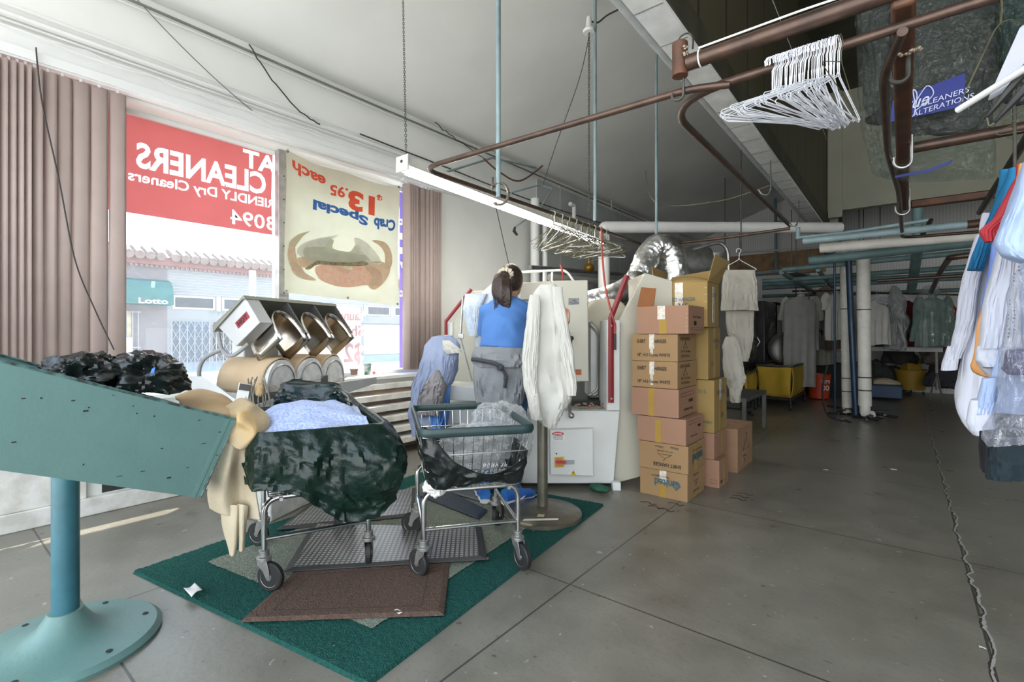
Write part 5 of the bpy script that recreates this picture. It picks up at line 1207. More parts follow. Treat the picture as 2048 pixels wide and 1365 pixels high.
link('clevis', MB().tube([P(1139, 800, d=3.52), P(1140, 834, d=3.55)], .012, 8).ball(P(1143, 832, d=3.53), .022), STEEL, lev)
cb_ = thing('control_box', 'white electrical switch box with a red and yellow isolator on the press base', 'switch box', P(1143, 953, d=3.58), YAW)
link('door', pz([(1100, 861), (1186, 858), (1187, 953), (1101, 950)], 3.56, .06), GREYM, cb_, bevel=.004)
link('yellow_plate', pz([(1109, 915), (1128, 914), (1128, 935), (1109, 936)], 3.556, .004), mat('yellow isolator plate', (.62, .42, .02), .45), cb_)
link('red_knob', MB().cyl(P(1118.5, 925, d=3.556), P(1118.5, 925, d=3.525), .026, n=20).box(-.034, .034, -.008, .008, -.008, .008, Matrix.Translation(P(1123, 925, d=3.52)) @ Matrix.Rotation(YAW, 4, 'Z')), mat('red isolator knob', (.45, .03, .02), .35), cb_)
link('name_strip', pz([(1128, 921), (1149, 921), (1149, 929), (1128, 930)], 3.556, .003), mat('grey strip', (.34, .36, .37), .5), cb_, smooth=False)
link('danger_sign', pz([(1103, 864), (1129, 864), (1129, 881), (1103, 881)], 3.557, .003), PAPER, cb_, smooth=False)
link('danger_band', MB().lathe([(.04, -.001), (.044, 0), (.04, .001)], P(1116, 868, d=3.554), 24, axis=-FW).xf(Matrix.Translation(P(1116, 868, d=3.554)) @ Matrix.Diagonal((1, 1, .32, 1)) @ Matrix.Translation(-P(1116, 868, d=3.554))), mat('danger red', (.5, .03, .04), .5), cb_)
link('danger_lettering', text(MB(), 'DANGER', P(1116, 868, d=3.550), RT, UP, .062, .014, .03, off=0), PAPER, cb_, smooth=False)
mb = MB()
for k in range(3): text(mb, ('HIGH VOLTAGE', 'KEEP OUT OF', 'THIS MACHINE')[k], P(1116, 873 + 3 * k, d=3.555), RT, UP, .07, .006, .01, off=0)
link('small_print', mb, INK, cb_, smooth=False)
link('warning_triangle', pz([(1141, 951), (1147, 941), (1152, 951)], 3.556, .003), MATS['yellow isolator plate'], cb_, smooth=False)
link('triangle_bolt', pz([(1147, 943), (1145, 947), (1147, 947), (1145.5, 950), (1148.5, 946), (1147, 946)], 3.553, .002), INK, cb_, smooth=False)
link('keyhole', MB().cyl(P(1113, 908, d=3.556), P(1113, 908, d=3.552), .006, n=10), DARKGAP, cb_)
one('green_rag', bag(P(1200, 978, z=.025), (.075, .04, .03), 6, 40, 26), mat('green rag', (.01, .09, .045), .6), 'dark green rag on the floor under the shirt press', 'rag')

# shirt on the form and laundry over the left table
LBL = mat('pale blue grid cotton', (.50, .58, .68), .8, col2=(.60, .66, .72), scale=60, bump=.1, trans=.08)
r = thing('pressed_shirt', 'pale blue short sleeved shirt stretched on the press form left of the worker', 'shirt', P(960, 800, d=3.8))
link('shirt_body', drape([(985, 1060, 568), (958, 1075, 590), (950, 1075, 650), (948, 1070, 740), (948, 1070, 850)], dict(d=3.85), .10, 3, .008, 3, crump=.006), LBL, r)
link('sleeve', drape([(930, 975, 588), (925, 962, 620), (934, 962, 655), (938, 958, 672)], dict(d=3.80), .05, 3, .006, 1, crump=.006), LBL, r)
DUSK = mat('washed blue cotton', (.33, .38, .52), .8, col2=(.24, .28, .40), scale=3, bump=.35, bscale=25, contrast=.5)
r = thing('draped_shirts', 'bunch of washed blue shirts hanging over the press table left of the worker', 'laundry', P(868, 880, d=3.5))
link('blue_shirt', drape([(868, 902, 674), (850, 918, 692), (838, 915, 740), (826, 896, 790), (820, 886, 820), (828, 880, 870)], dict(d=3.48), .11, 6, .010, 1., crump=.024, n=90, m=80), DUSK, r)
link('grey_shirt', drape([(872, 880, 740), (850, 892, 770), (838, 890, 800), (832, 880, 830)], dict(d=3.36), .05, 6, .02, 2., crump=.02), mat('grey brown cotton', (.26, .24, .24), .85, var=.2), r)
link('bright_blue_shirt', drape([(862, 902, 770), (856, 896, 820), (850, 892, 872), (846, 888, 890)], dict(d=3.45), .07, 6, .02, 5., crump=.02), mat('bright blue cotton', (.10, .26, .62), .8, var=.25), r)
link('white_lapel', drape([(884, 900, 680), (888, 922, 700), (893, 924, 708)], dict(d=3.40), .03, 2, .006, 5., crump=.008), WSH, r)

# ------------------------------------------------------------------ the worker, seen from behind
SKIN = mat('warm skin', (.50, .27, .17), .5, var=.08, scale=8)
DPR = 3.38
def B(u, v, f=0.): return P(u, v, d=DPR) + FW * f
base = P(1015, 1000, z=.03)
wk = thing('person', 'worker with a dark ponytail, blue tee and grey sweater tied round the waist', 'person', (base.x, base.y, .03), YAW)
def voxel(o, s, sm_=4):
    q = o.modifiers.new('merge', 'REMESH'); q.mode = 'VOXEL'; q.voxel_size = s; q.use_smooth_shade = True
    t = o.modifiers.new('soften', 'SMOOTH'); t.iterations = sm_; t.factor = .6; return o
mb = MB(); n = 16
# trunk leaning a little forward to the press, head bowed
mb.tube(curve([B(1008, 800, .02), B(1010, 740, .02), B(1012, 695, .03), B(1016, 650, .06), B(1022, 618, .09)], 5), [(.16, .11)] * 3 + [(.155, .11)] * 18, n, ref=RT)
mb.tube(curve([B(1020, 625, .10), B(1021, 606, .12), B(1022, 590, .15), B(1023, 578, .17)], 4), [.085 - .035 * sm(i / 6) for i in range(13)], n, ref=RT)
hc = B(1023, 557, .17)
a0 = len(mb.v); mb.ball(hc, (.074, .092, .108), 28, 20)
f_ = (FW * .93 + RT * .30 - UP * .18).normalized()       # looking at the work, a little right and down
sx = f_.cross(UP).normalized()
mb.ball(hc + f_ * .055 - UP * .045, (.052, .055, .058), 18, 12)               # jaw
mb.ball(hc + f_ * .105 - UP * .018, (.012, .016, .018), 10, 8)                # nose
mb.ball(hc + f_ * .095 - UP * .052, (.022, .012, .009), 10, 8)                # lips
for s in (-1, 1): mb.ball(hc + sx * s * .076 - UP * .008, (.010, .018, .028), 10, 8)
def limb(pts, rr): q = curve(pts, 6); k = len(q); mb.tube(q, [lerp(rr[min(int(i / (k - 1) * (len(rr) - 1)), len(rr) - 2)], rr[min(int(i / (k - 1) * (len(rr) - 1)) + 1, len(rr) - 1)], (i / (k - 1) * (len(rr) - 1)) % 1 if i < k - 1 else 1) for i in range(k)], 14)
sR, eR, wR = B(1062, 622, .08), B(1100, 690, .14), B(1131, 655, .05)
sL, eL, wL = B(972, 622, .08), B(965, 690, .30), B(985, 690, .42)
limb([sR, sR.lerp(eR, .5), eR], (.048, .042, .036)); limb([eR, eR.lerp(wR, .5), wR], (.036, .034, .024))
limb([sL, sL.lerp(eL, .5), eL], (.048, .042, .036)); limb([eL, eL.lerp(wL, .5), wL], (.036, .034, .024))
def hand(w_, d, side, up_):                               # palm, four unequal curled fingers, thumb leaving the side of the palm
    d = d.normalized(); side = side.normalized(); nn = d.cross(side).normalized()
    mb.tube([w_, w_ + d * .03, w_ + d * .07, w_ + d * .085], [(.024, .016), (.034, .015), (.040, .014), (.037, .010)], 12, ref=side)
    for k, L in enumerate((.066, .075, .070, .054)):
        b = w_ + d * .08 + side * (-.029 + .0193 * k); c1 = b + (d + nn * .25).normalized() * L * .45; c2 = c1 + (d + nn * .9).normalized() * L * .32; c3 = c2 + (d * .4 + nn).normalized() * L * .26
        mb.tube([b, c1, c2, c3], [.0088, .0082, .0075, .006], 8)
    b = w_ + d * .028 - side * .028; c1 = b + (d * .6 - side + nn * .3).normalized() * .035; c2 = c1 + (d - side * .3 + nn * .4).normalized() * .03
    mb.tube([b, c1, c2], [.013, .010, .0075], 8)
hand(wR, UP * .9 + RT * .25 + FW * .2, FW * .8 - RT * .3, 1); hand(wL, FW + RT * .4, UP, 1)
# legs
hipL, knL, anL = B(982, 790, .02), P(975, 885, d=3.44), P(972, 980, d=3.46)
hipR, knR, anR = B(1030, 790, .02), P(1026, 885, d=3.40), P(1026, 985, d=3.36)
limb([hipL, knL, anL], (.085, .075, .055, .05, .036)); limb([hipR, knR, anR], (.085, .075, .055, .05, .036))
for an in (anL, anR):
    g = V((an.x, an.y, .06)); mb.tube([g - FW * .03, g + FW * .05 + RT * .02, g + FW * .14 + RT * .04 - UP * .015], [.035, .036, .026], 12)
body = voxel(link('body', mb, SKIN, wk), .007)
# eyes and mouth tone
mb = MB()
for s in (-1, 1): mb.ball(hc + f_ * .088 + sx * s * .030 + UP * .006, (.011, .006, .006), 10, 8)
link('eyes', mb, mat('dark eyes', (.03, .02, .015), .3), wk)
# hair
HAIR = mat('dark brown hair', (.018, .012, .009), .42, col2=(.045, .022, .014), scale=26, contrast=.7, bump=.6, bscale=60)
mb = MB(); mb.ball(hc + UP * .012 - f_ * .018, (.084, .096, .110), 36, 24)
mb.v = [p for p in mb.v]
o = link('hair', mb, HAIR, wk)
pt = [B(1014, 545, .06), B(1006, 552, .02), B(1004, 572, -.01), B(1009, 596, -.02), B(1018, 622, -.01)]
mb = MB(); q = curve(pt, 8); k = len(q); mb.tube(q, [(lerp(.03, .068, sm(i / (k * .45))) * (1 - .75 * sm((i / k - .6) / .4)), .034 * (1 - .6 * sm((i / k - .7) / .3))) for i in range(k)], 20, ref=RT)
for i, p in enumerate(mb.v): mb.v[i] = p + noise.noise_vector(V((p.x * 26, p.y * 26, p.z * 5))) * .013
link('ponytail', mb, HAIR, wk)
mb = MB(); random.seed(4)
for k in range(26):
    t = random.uniform(-1, 1); a = pt[2] + RT * t * .05 + UP * random.uniform(-.02, .03); mb.tube(curve([a, a - UP * .07 + RT * t * .012, a - UP * random.uniform(.10, .20) + RT * random.uniform(-.02, .03) + FW * -.01], 5), [.005, .005, .0045, .004, .004, .003, .003, .002, .002, .0015, .001], 5)
link('loose_strands', mb, HAIR, wk)
mb = MB().tube([B(1011, 546, .035) + (RT * .040 * cos(t) + (UP * .75 + FW * -.6) * .032 * sin(t)) for t in [2 * pi * i / 28 for i in range(28)]], [.016 + .005 * sin(i * 2.4) for i in range(28)], 8, True)
link('scrunchie', mb, mat('cream scrunchie', (.62, .56, .42), .9), wk)
# blue tee
TEE = mat('cornflower blue tee', (.075, .20, .50), .8, var=.12, scale=3, bump=.3, bscale=14)
mb = MB()
q = curve([B(1008, 712, .02), B(1009, 680, .03), B(1013, 650, .055), B(1018, 628, .08), B(1021, 612, .10), B(1022, 602, .12)], 6); k = len(q)
mb.tube(q, [(lerp(.172, .170, i / k) * (1 - .62 * sm((i / k - .70) / .3)), .125 * (1 - .40 * sm((i / k - .72) / .28))) for i in range(k)], 40, ref=RT)
for s0, e0 in ((sR, eR), (sL, eL)):
    mb.tube([s0.lerp(B(1018, 625, .08), .5), s0, s0.lerp(e0, .35), s0.lerp(e0, .62)], [.075, .066, .062, .066], 24)
for i, p in enumerate(mb.v): mb.v[i] = p + noise.noise_vector(p * 8) * .010 + FW * (.012 * (ridge((p.x * 9, p.y * 9, p.z * 13 + p.x * 6), 1.) - .3))
voxel(link('tee_shirt', mb, TEE, wk), .010, 3)
# jeans
JEAN = mat('blue denim', (.03, .09, .21), .85, col2=(.05, .13, .27), scale=8, bump=.3, bscale=120)
mb = MB(); mb.tube([B(1006, 690, .02), B(1006, 740, .02), B(1006, 800, .03)], [(.165, .12), (.18, .135), (.17, .125)], 28, ref=RT)
def leg(pts, rr): q = curve(pts, 8); k = len(q); mb.tube(q, [lerp(rr[min(int(i / (k - 1) * (len(rr) - 1)), len(rr) - 2)], rr[min(int(i / (k - 1) * (len(rr) - 1)) + 1, len(rr) - 1)], (i / (k - 1) * (len(rr) - 1)) % 1 if i < k - 1 else 1) for i in range(k)], 24)
leg([hipL, knL, anL], (.10, .088, .068, .062, .052)); leg([hipR, knR, anR], (.10, .088, .068, .062, .052))
for i, p in enumerate(mb.v): mb.v[i] = p + noise.noise_vector(p * 11) * .006
voxel(link('jeans', mb, JEAN, wk), .011, 3)
# sweater round the waist
SWT = mat('light grey knit', (.27, .28, .29), .9, col2=(.20, .215, .225), scale=5, bump=.4, bscale=110)
link('sweater_waist', drape([(950, 1062, 694), (944, 1066, 706), (942, 1068, 720), (950, 1062, 732)], dict(d=DPR - .0), .165, 4, .008, 1., crump=.012, n=72, m=26, lo=.95), SWT, wk)
link('sweater_body', drape([(952, 1058, 716), (946, 1056, 740), (948, 1050, 775), (952, 1046, 805), (966, 1030, 832)], dict(d=DPR - .10), .055, 6, .016, 3., crump=.010, n=72, m=46, lo=.9), SWT, wk)
mb = MB().tube(curve([B(948, 716, -.17), B(985, 722, -.20), B(1000, 728, -.21)], 6), [(.014, .02)] * 13, 12, ref=UP)
mb.ball(B(1002, 731, -.205), (.026, .022, .024), 16, 12).tube(curve([B(1004, 731, -.20), B(1012, 748, -.19), B(1010, 770, -.185)], 5), [(.01, .016)] * 11, 10, ref=UP)
link('sweater_knot', mb, mat('dark grey knit band', (.05, .055, .065), .9), wk)
# shoes
SHOE = mat('bright blue knit shoe', (.02, .07, .42), .6, col2=(.03, .22, .55), scale=9, contrast=.6)
for nm, an, ang in (('shoe', P(1030, 998, z=.04), .35), ('shoe', P(966, 992, z=.04), -.1)):
    d_ = (RT * cos(ang) * .8 + FW * .6).normalized() if ang > 0 else (FW * .9 - RT * .2).normalized(); g = V((an.x, an.y, 0)) - d_ * .04
    mb = MB().tube(curve([g - d_ * .05 + UP * .075, g + UP * .08, g + d_ * .09 + UP * .062, g + d_ * .17 + UP * .05, g + d_ * .20 + UP * .043], 5), [(.038, .046)] * 6 + [(.040, .042)] * 5 + [(.042, .034)] * 5 + [(.034, .022)] * 4 + [(.015, .010)], 20, ref=d_.cross(UP))
    s_ = link('shoe', mb, SHOE, wk)
    mb = MB().tube(curve([g - d_ * .075 + UP * .035, g + UP * .034, g + d_ * .10 + UP * .032, g + d_ * .21 + UP * .036], 5), [(.036, .012)] * 5 + [(.040, .012)] * 5 + [(.044, .012)] * 4 + [(.03, .008)] * 2, 14, ref=d_.cross(UP))
    link('sole', mb, PAPER, s_)
    sd2 = d_.cross(UP).normalized(); sd2 = sd2 if sd2.dot(FW) < 0 else -sd2
    link('swoosh', MB().tube(curve([g + d_ * .02 + UP * .055 + sd2 * .040, g + d_ * .06 + UP * .045 + sd2 * .043, g + d_ * .13 + UP * .075 + sd2 * .030], 6), [.001, .003, .005, .006, .0065, .006, .006, .005, .005, .004, .003, .002, .001], 6), PAPER, s_)

# ------------------------------------------------------------------ cartons
KR = mat('kraft cardboard', (.36, .225, .105), .8, col2=(.32, .195, .088), scale=3, bump=.06, bscale=60)
KP = mat('pinkish cardboard', (.37, .205, .13), .8, col2=(.33, .18, .11), scale=3, bump=.06, bscale=60)
KY = mat('yellow kraft cardboard', (.37, .25, .085), .8, col2=(.31, .205, .07), scale=2.4, bump=.06, bscale=60)
KD = mat('cut cardboard edge', (.30, .15, .06), .85)
TAPE = mat('brown parcel tape', (.42, .26, .05), .25, var=.1, coat=.3)
TAPC = mat('shiny clear tape', (.55, .46, .34), .15, col2=(.85, .82, .75), scale=30, contrast=.5, coat=.8, bump=.6, bscale=50)
def carton(label, x0, y0, z0, wx, wy, h, m, rz=0., front=(), side=(), tapef=None, tapes=None, group=None, staples=False, ink=INK, top=True):
    """x0,y0 is the near right corner (left front edge runs to -X, right side runs to +Y)"""
    r = thing('carton', label, 'box', (x0, y0, z0), rz)
    link('box_body', MB().box(-wx, 0, 0, wy, 0, h), m, r, world=False, bevel=.003, smooth=False)
    if top: link('lid_seam', MB().box(-wx + .004, -.004, wy / 2 - .001, wy / 2 + .001, h, h + .0006), KD, r, world=False, smooth=False)
    tk = [0]
    def tape(nm, x, w_, z1, z2, mt): tk[0] += 1; link(nm, MB().box(x - w_ / 2, x + w_ / 2, -.0012 * tk[0], 0, z1 * h, z2 * h), mt, r, world=False, smooth=False)
    if tapef:
        for (fx, w_, za, zb_, mt) in tapef: tape('tape', -wx + fx * wx, w_, za, zb_, mt)
    if tapes:
        for (fy, w_, za, zb_, mt) in tapes: tk[0] += 1; link('tape', MB().box(0, .0012 * tk[0], fy * wy - w_ / 2, fy * wy + w_ / 2, za * h, zb_ * h), mt, r, world=False, smooth=False)
    def put(items, c0, xd, nd):
        for (s, fx, fz, w_, hh, flip, b3) in items:
            mb = MB(); zd = V((0, 0, 1)); xx = V(xd)
            c = V(c0) + V(xd) * fx + zd * fz * h + V(nd) * .0028
            if flip: xx, zd = -xx, -zd
            if s == 'HANGER':
                pts = [(-.5, -.3), (.5, -.3), (.0, .22), (-.5, -.3)]; q = [c + xx * a * w_ + zd * b * hh for a, b in pts]; mb.tube(q, .0012, 4)
                mb.tube([c + zd * .22 * hh, c + zd * .36 * hh + xx * .0, c + zd * .5 * hh + xx * .08 * w_, c + zd * .42 * hh + xx * .16 * w_], .0012, 4); nm = 'hanger_drawing'
            elif s == 'BAR': mb.box(-w_ / 2, w_ / 2, -.0004, .0004, -hh / 2, hh / 2, Matrix.Translation(c) @ Matrix((xx, xx.cross(zd) * -1, zd)).transposed().to_4x4()); nm = 'print_block'
            elif s == 'FRAME':
                mb.tube([c + xx * a * w_ / 2 + zd * b * hh / 2 for a, b in ((-1, -1), (1, -1), (1, 1), (-1, 1))], .0008, 4, True); nm = 'print_frame'
            elif s == 'LOGO':
                for rr in (1., .6): mb.tube([c + xx * a * w_ / 2 * rr + zd * b * hh / 2 * rr for a, b in ((-1, 0), (-.5, -.8), (.5, -.8), (1, 0), (0, 1))], .004 * rr, 5, True)
                nm = 'printed_emblem'
            else: text(mb, s, c, xx, zd, w_, hh, b3, off=0); nm = 'lettering'
            link(nm, mb, INKB if s in ('united', 'LOGO') or ink is INKB else ink, r, world=False, smooth=False)
    put(front, (-wx, 0, 0), (1, 0, 0), (0, -1, 0)); put(side, (0, 0, 0), (0, 1, 0), (1, 0, 0))
    if staples:
        mb = MB()
        for k in range(6): mb.box(-.018, -.008, -.0015, 0, h * (.1 + .15 * k), h * (.1 + .15 * k) + .003)
        link('staple', mb, STEEL, r, world=False)
    return r
G = 'cartons stacked beside the shirt press'
def xr(u, y=3.33): return P(u, 800, y=y).x
fw = .345
gauge_f = [('SHIRT', .075, .74, .055, .020, 0, .01), ('HANGER', 0, 0, 0, 0, 0, 0)]
def gf(): return [('SHIRT', .075, .74, .066, .028, 0, .02), ('HANGER ', .215, .74, .090, .028, 0, .02), ('18" 14.5 Gauge WHITE', .165, .22, .24, .030, 0, .02)]
def gs(): return [('SHIRT HANGER', .15, .83, .20, .022, 0, .0), ('HANGER', .15, .60, .085, .07, 0, 0), ('18" 14.5 Gauge', .16, .36, .19, .024, 0, 0), ('WHITE 500 pcs.', .16, .18, .19, .024, 0, 0)]
zs = [0, .191, .384, .566, .766, .955, 1.149, 1.347]
carton('bottom carton of the front stack, kraft, printed upside down in blue', xr(1375), 3.33, 0, .342, .36, .188, KR, 0.0,
       front=[('united', .19, .55, .16, .055, 1, .03), ('LOGO', .265, .53, .055, .06, 1, 0), ('Fabricare Supply, Inc.', .15, .78, .13, .018, 1, .01)], side=[('SHIRT HANGER', .17, .25, .14, .018, 1, 0), ('HANGER', .17, .55, .09, .05, 1, 0), ('White 500pcs', .17, .85, .12, .018, 1, 0)], tapef=[(.50, .045, 0, 1, TAPE), (.5, .05, .6, 1, TAPC)], group=G)
carton('second carton of the front stack, kraft, shirt hanger print upside down', xr(1377), 3.325, zs[1], .352, .37, .190, KR, .02,
       front=[('SHIRT HANGER', .205, .22, .20, .026, 1, .02), ('HANGER', .19, .52, .10, .055, 1, 0), ('18" 14.5 GAUGE', .19, .72, .11, .012, 1, 0), ('White', .26, .88, .06, .018, 1, 0), ('500pcs', .15, .88, .06, .018, 1, 0)], side=[('united', .20, .45, .22, .07, 1, .03), ('Fabricare Supply', .2, .75, .2, .02, 1, 0)], tapes=[(.45, .045, 0, 1, TAPE)], group=G)
carton('third carton of the front stack, pinkish with a tape strip, small print low down', xr(1373), 3.32, zs[2], .352, .36, .178, KP, -.01,
       side=[('Shirt Hanger', .15, .30, .15, .018, 1, 0), ('BAR', .26, .62, .05, .018, 1, 0), ('FRAME', .16, .84, .22, .022, 1, 0)], tapef=[(.44, .045, 0, .9, TAPE)], group=G)
carton('fourth carton of the front stack, pinkish and pushed out to the left', xr(1358), 3.325, zs[3], .345, .40, .197, KP, .03,
       side=[('Shirt Hanger', .2, .24, .2, .026, 1, .01), ('BAR', .26, .52, .09, .022, 1, 0), ('FRAME', .18, .78, .28, .025, 1, 0)], tapef=[(.44, .042, .0, 1, TAPE)], group=G)
carton('fifth carton of the front stack, kraft with black gauge print, lower of two alike', xr(1355), 3.33, zs[4], .335, .40, .187, KR, .0, front=gf(), side=gs(), tapef=[(.45, .036, .5, 1, TAPC), (.45, .02, .1, .5, TAPC)], group=G)
carton('sixth carton of the front stack, kraft with black gauge print, upper of two alike', xr(1355), 3.335, zs[5], .338, .39, .192, KR, .015, front=gf(), side=gs(), tapef=[(.45, .038, .45, 1, TAPC), (.45, .02, .2, .45, TAPC)], group=G)
r = carton('top carton of the front stack, pink with one raised flap and wide tape', xr(1378), 3.32, zs[6], .372, .33, .196, KP, .0,
       side=[('Shirt Hanger', .17, .60, .17, .022, 0, .01), ('BAR', .13, .38, .05, .03, 0, 0), ('FRAME', .17, .18, .24, .016, 0, 0)], tapef=[(.52, .055, 0, .55, TAPE), (.49, .055, .52, 1, TAPC)], group=G, staples=True)
link('raised_flap', MB().prism([(-.370, .0, .196), (-.330, -.02, .335), (-.240, .03, .325), (-.262, .04, .196)], (0, .004, 0)), mat('dark inner cardboard', (.30, .12, .04), .85), r, world=False, smooth=False)
y2 = 3.80
def xr2(u): return P(u, 800, y=y2).x
G2 = 'cartons of the second stack'
carton('bottom carton of the rear stack, pinkish', xr2(1440), y2 - .02, 0, .34, .24, .205, KP, 0, front=[('FRAME', .30, .22, .05, .025, 0, 0)], side=[('BAR', .05, .2, .03, .02, 0, 0)], tapes=[(.55, .045, 0, 1, TAPE)], group=G2)
carton('second carton of the rear stack, pinkish red', xr2(1430), y2 - .02, .207, .34, .34, .195, KP, 0, tapes=[(.6, .05, 0, 1, TAPE)], group=G2)
carton('tall yellow carton of the rear stack printed 16, third up', xr2(1430), y2 - .02, .405, .35, .33, .395, KY, 0, ink=INKB, front=[('315', .26, .78, .06, .03, 0, 0), ('SHIRT', .3, .2, .08, .02, 0, 0)], side=[('CAPED HANGER', .16, .75, .2, .03, 0, 0), ('315', .16, .62, .06, .03, 0, .01), ('16', .2, .30, .06, .045, 0, .02)], tapes=[(.48, .055, .0, 1, TAPE), (.48, .04, .6, 1, TAPC)], group=G2)
carton('tall yellow carton of the rear stack, directly under the open one', xr2(1418), y2 - .02, .803, .35, .31, .395, KY, 0, ink=INKB, front=[('HANGER', .31, .80, .0001, .0001, 0, 0)], side=[('CAPED HANGER', .2, .74, .16, .03, 0, 0), ('315', .2, .62, .06, .03, 0, .01), ('16', .1, .3, .04, .04, 0, .01)], tapes=[(.5, .06, 0, 1, TAPE)], group=G2)
r = carton('big open yellow carton on top of the rear stack with flaps up', P(1415, 600, y=3.66).x, 3.66, 1.20, .40, .30, .335, KY, .02, ink=INKB, front=[('CAPED HANGER', .20, .62, .23, .028, 0, .01), ('315', .22, .48, .075, .036, 0, .02)], side=[('CAPED', .16, .72, .1, .03, 0, 0)], tapef=[(.48, .06, .1, 1.0, TAPC)], tapes=[(.5, .05, .1, .9, TAPC)], staples=True, top=False, group=G2)
link('front_flap', patch([[V((-.40, -.002, .335)), V((-.2, .0, .335)), V((0, -.002, .335))], [V((-.40, .12, .34)), V((-.2, .10, .39)), V((0, .1, .35))], [V((-.40, .28, .335)), V((-.2, .28, .36)), V((0, .28, .335))]], 10, 6), KY, r, world=False, solid=.004)
link('back_flap', MB().prism([(-.40, .30, .335), (0, .30, .335), (0, .34, .46), (-.38, .34, .42)], (0, .004, 0)), KY, r, world=False, smooth=False)
link('left_flap', MB().prism([(-.40, 0, .335), (-.40, .29, .335), (-.42, .29, .46), (-.43, .02, .48)], (.004, 0, 0)), KY, r, world=False, smooth=False)
link('right_flap', MB().prism([(0, 0, .335), (0, .29, .335), (.085, .27, .50), (.055, -.02, .52)], (.004, 0, 0)), mat('shaded olive cardboard', (.36, .25, .09), .85), r, world=False, smooth=False)  # flap in an olive cardboard tone
carton('single brown carton on the floor right of the stacks with a hanger drawing', P(1476, 900, y=4.30).x, 4.29, 0, .24, .50, .36, mat('brown cardboard', (.36, .21, .12), .8, bump=.05), 0, side=[('HANGER', .27, .58, .22, .17, 0, 0), ('18 hangers', .22, .30, .12, .025, 0, 0), ('500', .22, .2, .05, .02, 0, 0)])

# ------------------------------------------------------------------ generic hanging garment
def shirt(label, px, w, z0, length, m, sleeve=.0, plane=None, cat='shirt', group=None, sm_=None, folds=4, seed=0., depth=.05, rz=0., slash=.16, collar=True, hang=WIREW, hgroup=None, hl=None, amp=.012, name='hanging_shirt', long_=False, hanger_on=True, taper=0.):
    """a garment hanging from a wire hanger; px is the hook point, width across local x, front to local -y"""
    if hanger_on:
        h = link('wire_hanger', hanger_mesh(r=.0022, wd=w * .40, drop=.09, neck=.08), hang); h.location = px; h.rotation_euler = (0, 0, rz)
        tag(h, hl or 'wire hanger holding the ' + label, 'hanger', hgroup)
    r = thing(name, label, cat, px, rz, group)
    zt = -.085
    n, M_ = 56, 44; vs_ = []
    for j in range(M_ + 1):
        t = j / M_; z = zt - length * t
        half = w / 2 * (.20 + .80 * sm(t * length / .11)) if t * length < .11 else w / 2 * (1 + .06 * sin(t * 3 + seed) + taper * t)
        dp = depth * (.35 + .65 * sm(t * 3))
        for q in range(n):
            a = 2 * pi * q / n; x = half * (abs(cos(a)) ** .85) * (1 if cos(a) > 0 else -1); y = dp * (abs(sin(a)) ** .8) * (1 if sin(a) > 0 else -1)
            y += amp * sm(t * 1.5) * sin(x / w * folds * 6 + seed + 1.2 * sin(t * 2 + seed))
            p = V((x, y, z + (.012 * sin(x * 14 + seed) if j == M_ else 0))); vs_.append(p + noise.noise_vector(p * 6 + V((seed, 0, 0))) * .008)
    fs = [(j * n + q, j * n + (q + 1) % n, (j + 1) * n + (q + 1) % n, (j + 1) * n + q) for j in range(M_) for q in range(n)] + [tuple(range(n)), tuple(range(M_ * n, (M_ + 1) * n))]
    link('garment_body', MB().add(vs_, fs), m, r, world=False)
    if sleeve:
        for s in (-1, 1):
            a = V((s * w * .40, 0, zt - .075)); b = a + V((s * slash * sleeve, .01, -sleeve)) ; mid = a.lerp(b, .5) + V((s * .012, -.015, 0))
            mb = MB(); q = curve([V((s * w * .36, 0, zt - .05)), a + V((s * .03, 0, -.03)), mid, b], 7); k = len(q)
            mb.tube(q, [(lerp(.075, .062, i / k) if not long_ else lerp(.07, .048, i / k), .030) for i in range(k)], 20, ref=(1, 0, 0))
            for i, p in enumerate(mb.v): mb.v[i] = p + noise.noise_vector(p * 9 + V((seed, 0, s))) * .012
            link('sleeve', mb, sm_ or m, r, world=False)
            if long_: link('cuff', MB().tube([b + V((0, 0, .045)), b + V((0, 0, -.012))], [(.050, .024), (.052, .026)], 20, ref=(1, 0, 0)), sm_ or m, r, world=False)
    if collar: link('collar', MB().tube([V((.055 * cos(t), .038 * sin(t), zt + .012 - .018 * sin(t))) for t in [2 * pi * i / 20 for i in range(20)]], [(.020, .006)] * 20, 8, True, ref=(0, 0, 1)), m, r, world=False)
    return r

# linen hanging behind the cartons
r = thing('linen_cloth', 'natural linen trousers folded over a white hanger behind the cartons', 'laundry', P(1480, 520, d=4.6))
link('upper_fold', drape([(1446, 1510, 540), (1444, 1512, 580), (1443, 1514, 610), (1443, 1516, 622)], dict(d=4.62), .04, 5, .012, 1., crump=.01), LINEN, r)
link('lower_length', drape([(1450, 1505, 600), (1454, 1506, 660), (1466, 1502, 700), (1482, 1494, 724)], dict(d=4.68), .035, 4, .012, 4., crump=.01), LINEN, r)
h = link('wire_hanger', hanger_mesh(r=.0035, wd=.16, drop=.10, neck=.09), WIREW); h.location = P(1478, 498, d=4.62); h.rotation_euler = (0, 0, YAW)
tag(h, 'white wire hanger holding the natural linen trousers', 'hanger')
one('linen_cloth', drape([(1452, 1470, 675), (1446, 1478, 690), (1448, 1484, 740), (1452, 1488, 762), (1462, 1482, 775), (1464, 1478, 805)], dict(d=4.5), .05, 5, .018, 6., crump=.02), mat('off white linen', (.55, .53, .46), .85, var=.12), 'off white cloth hanging in the gap between the cartons and the linen', 'laundry')

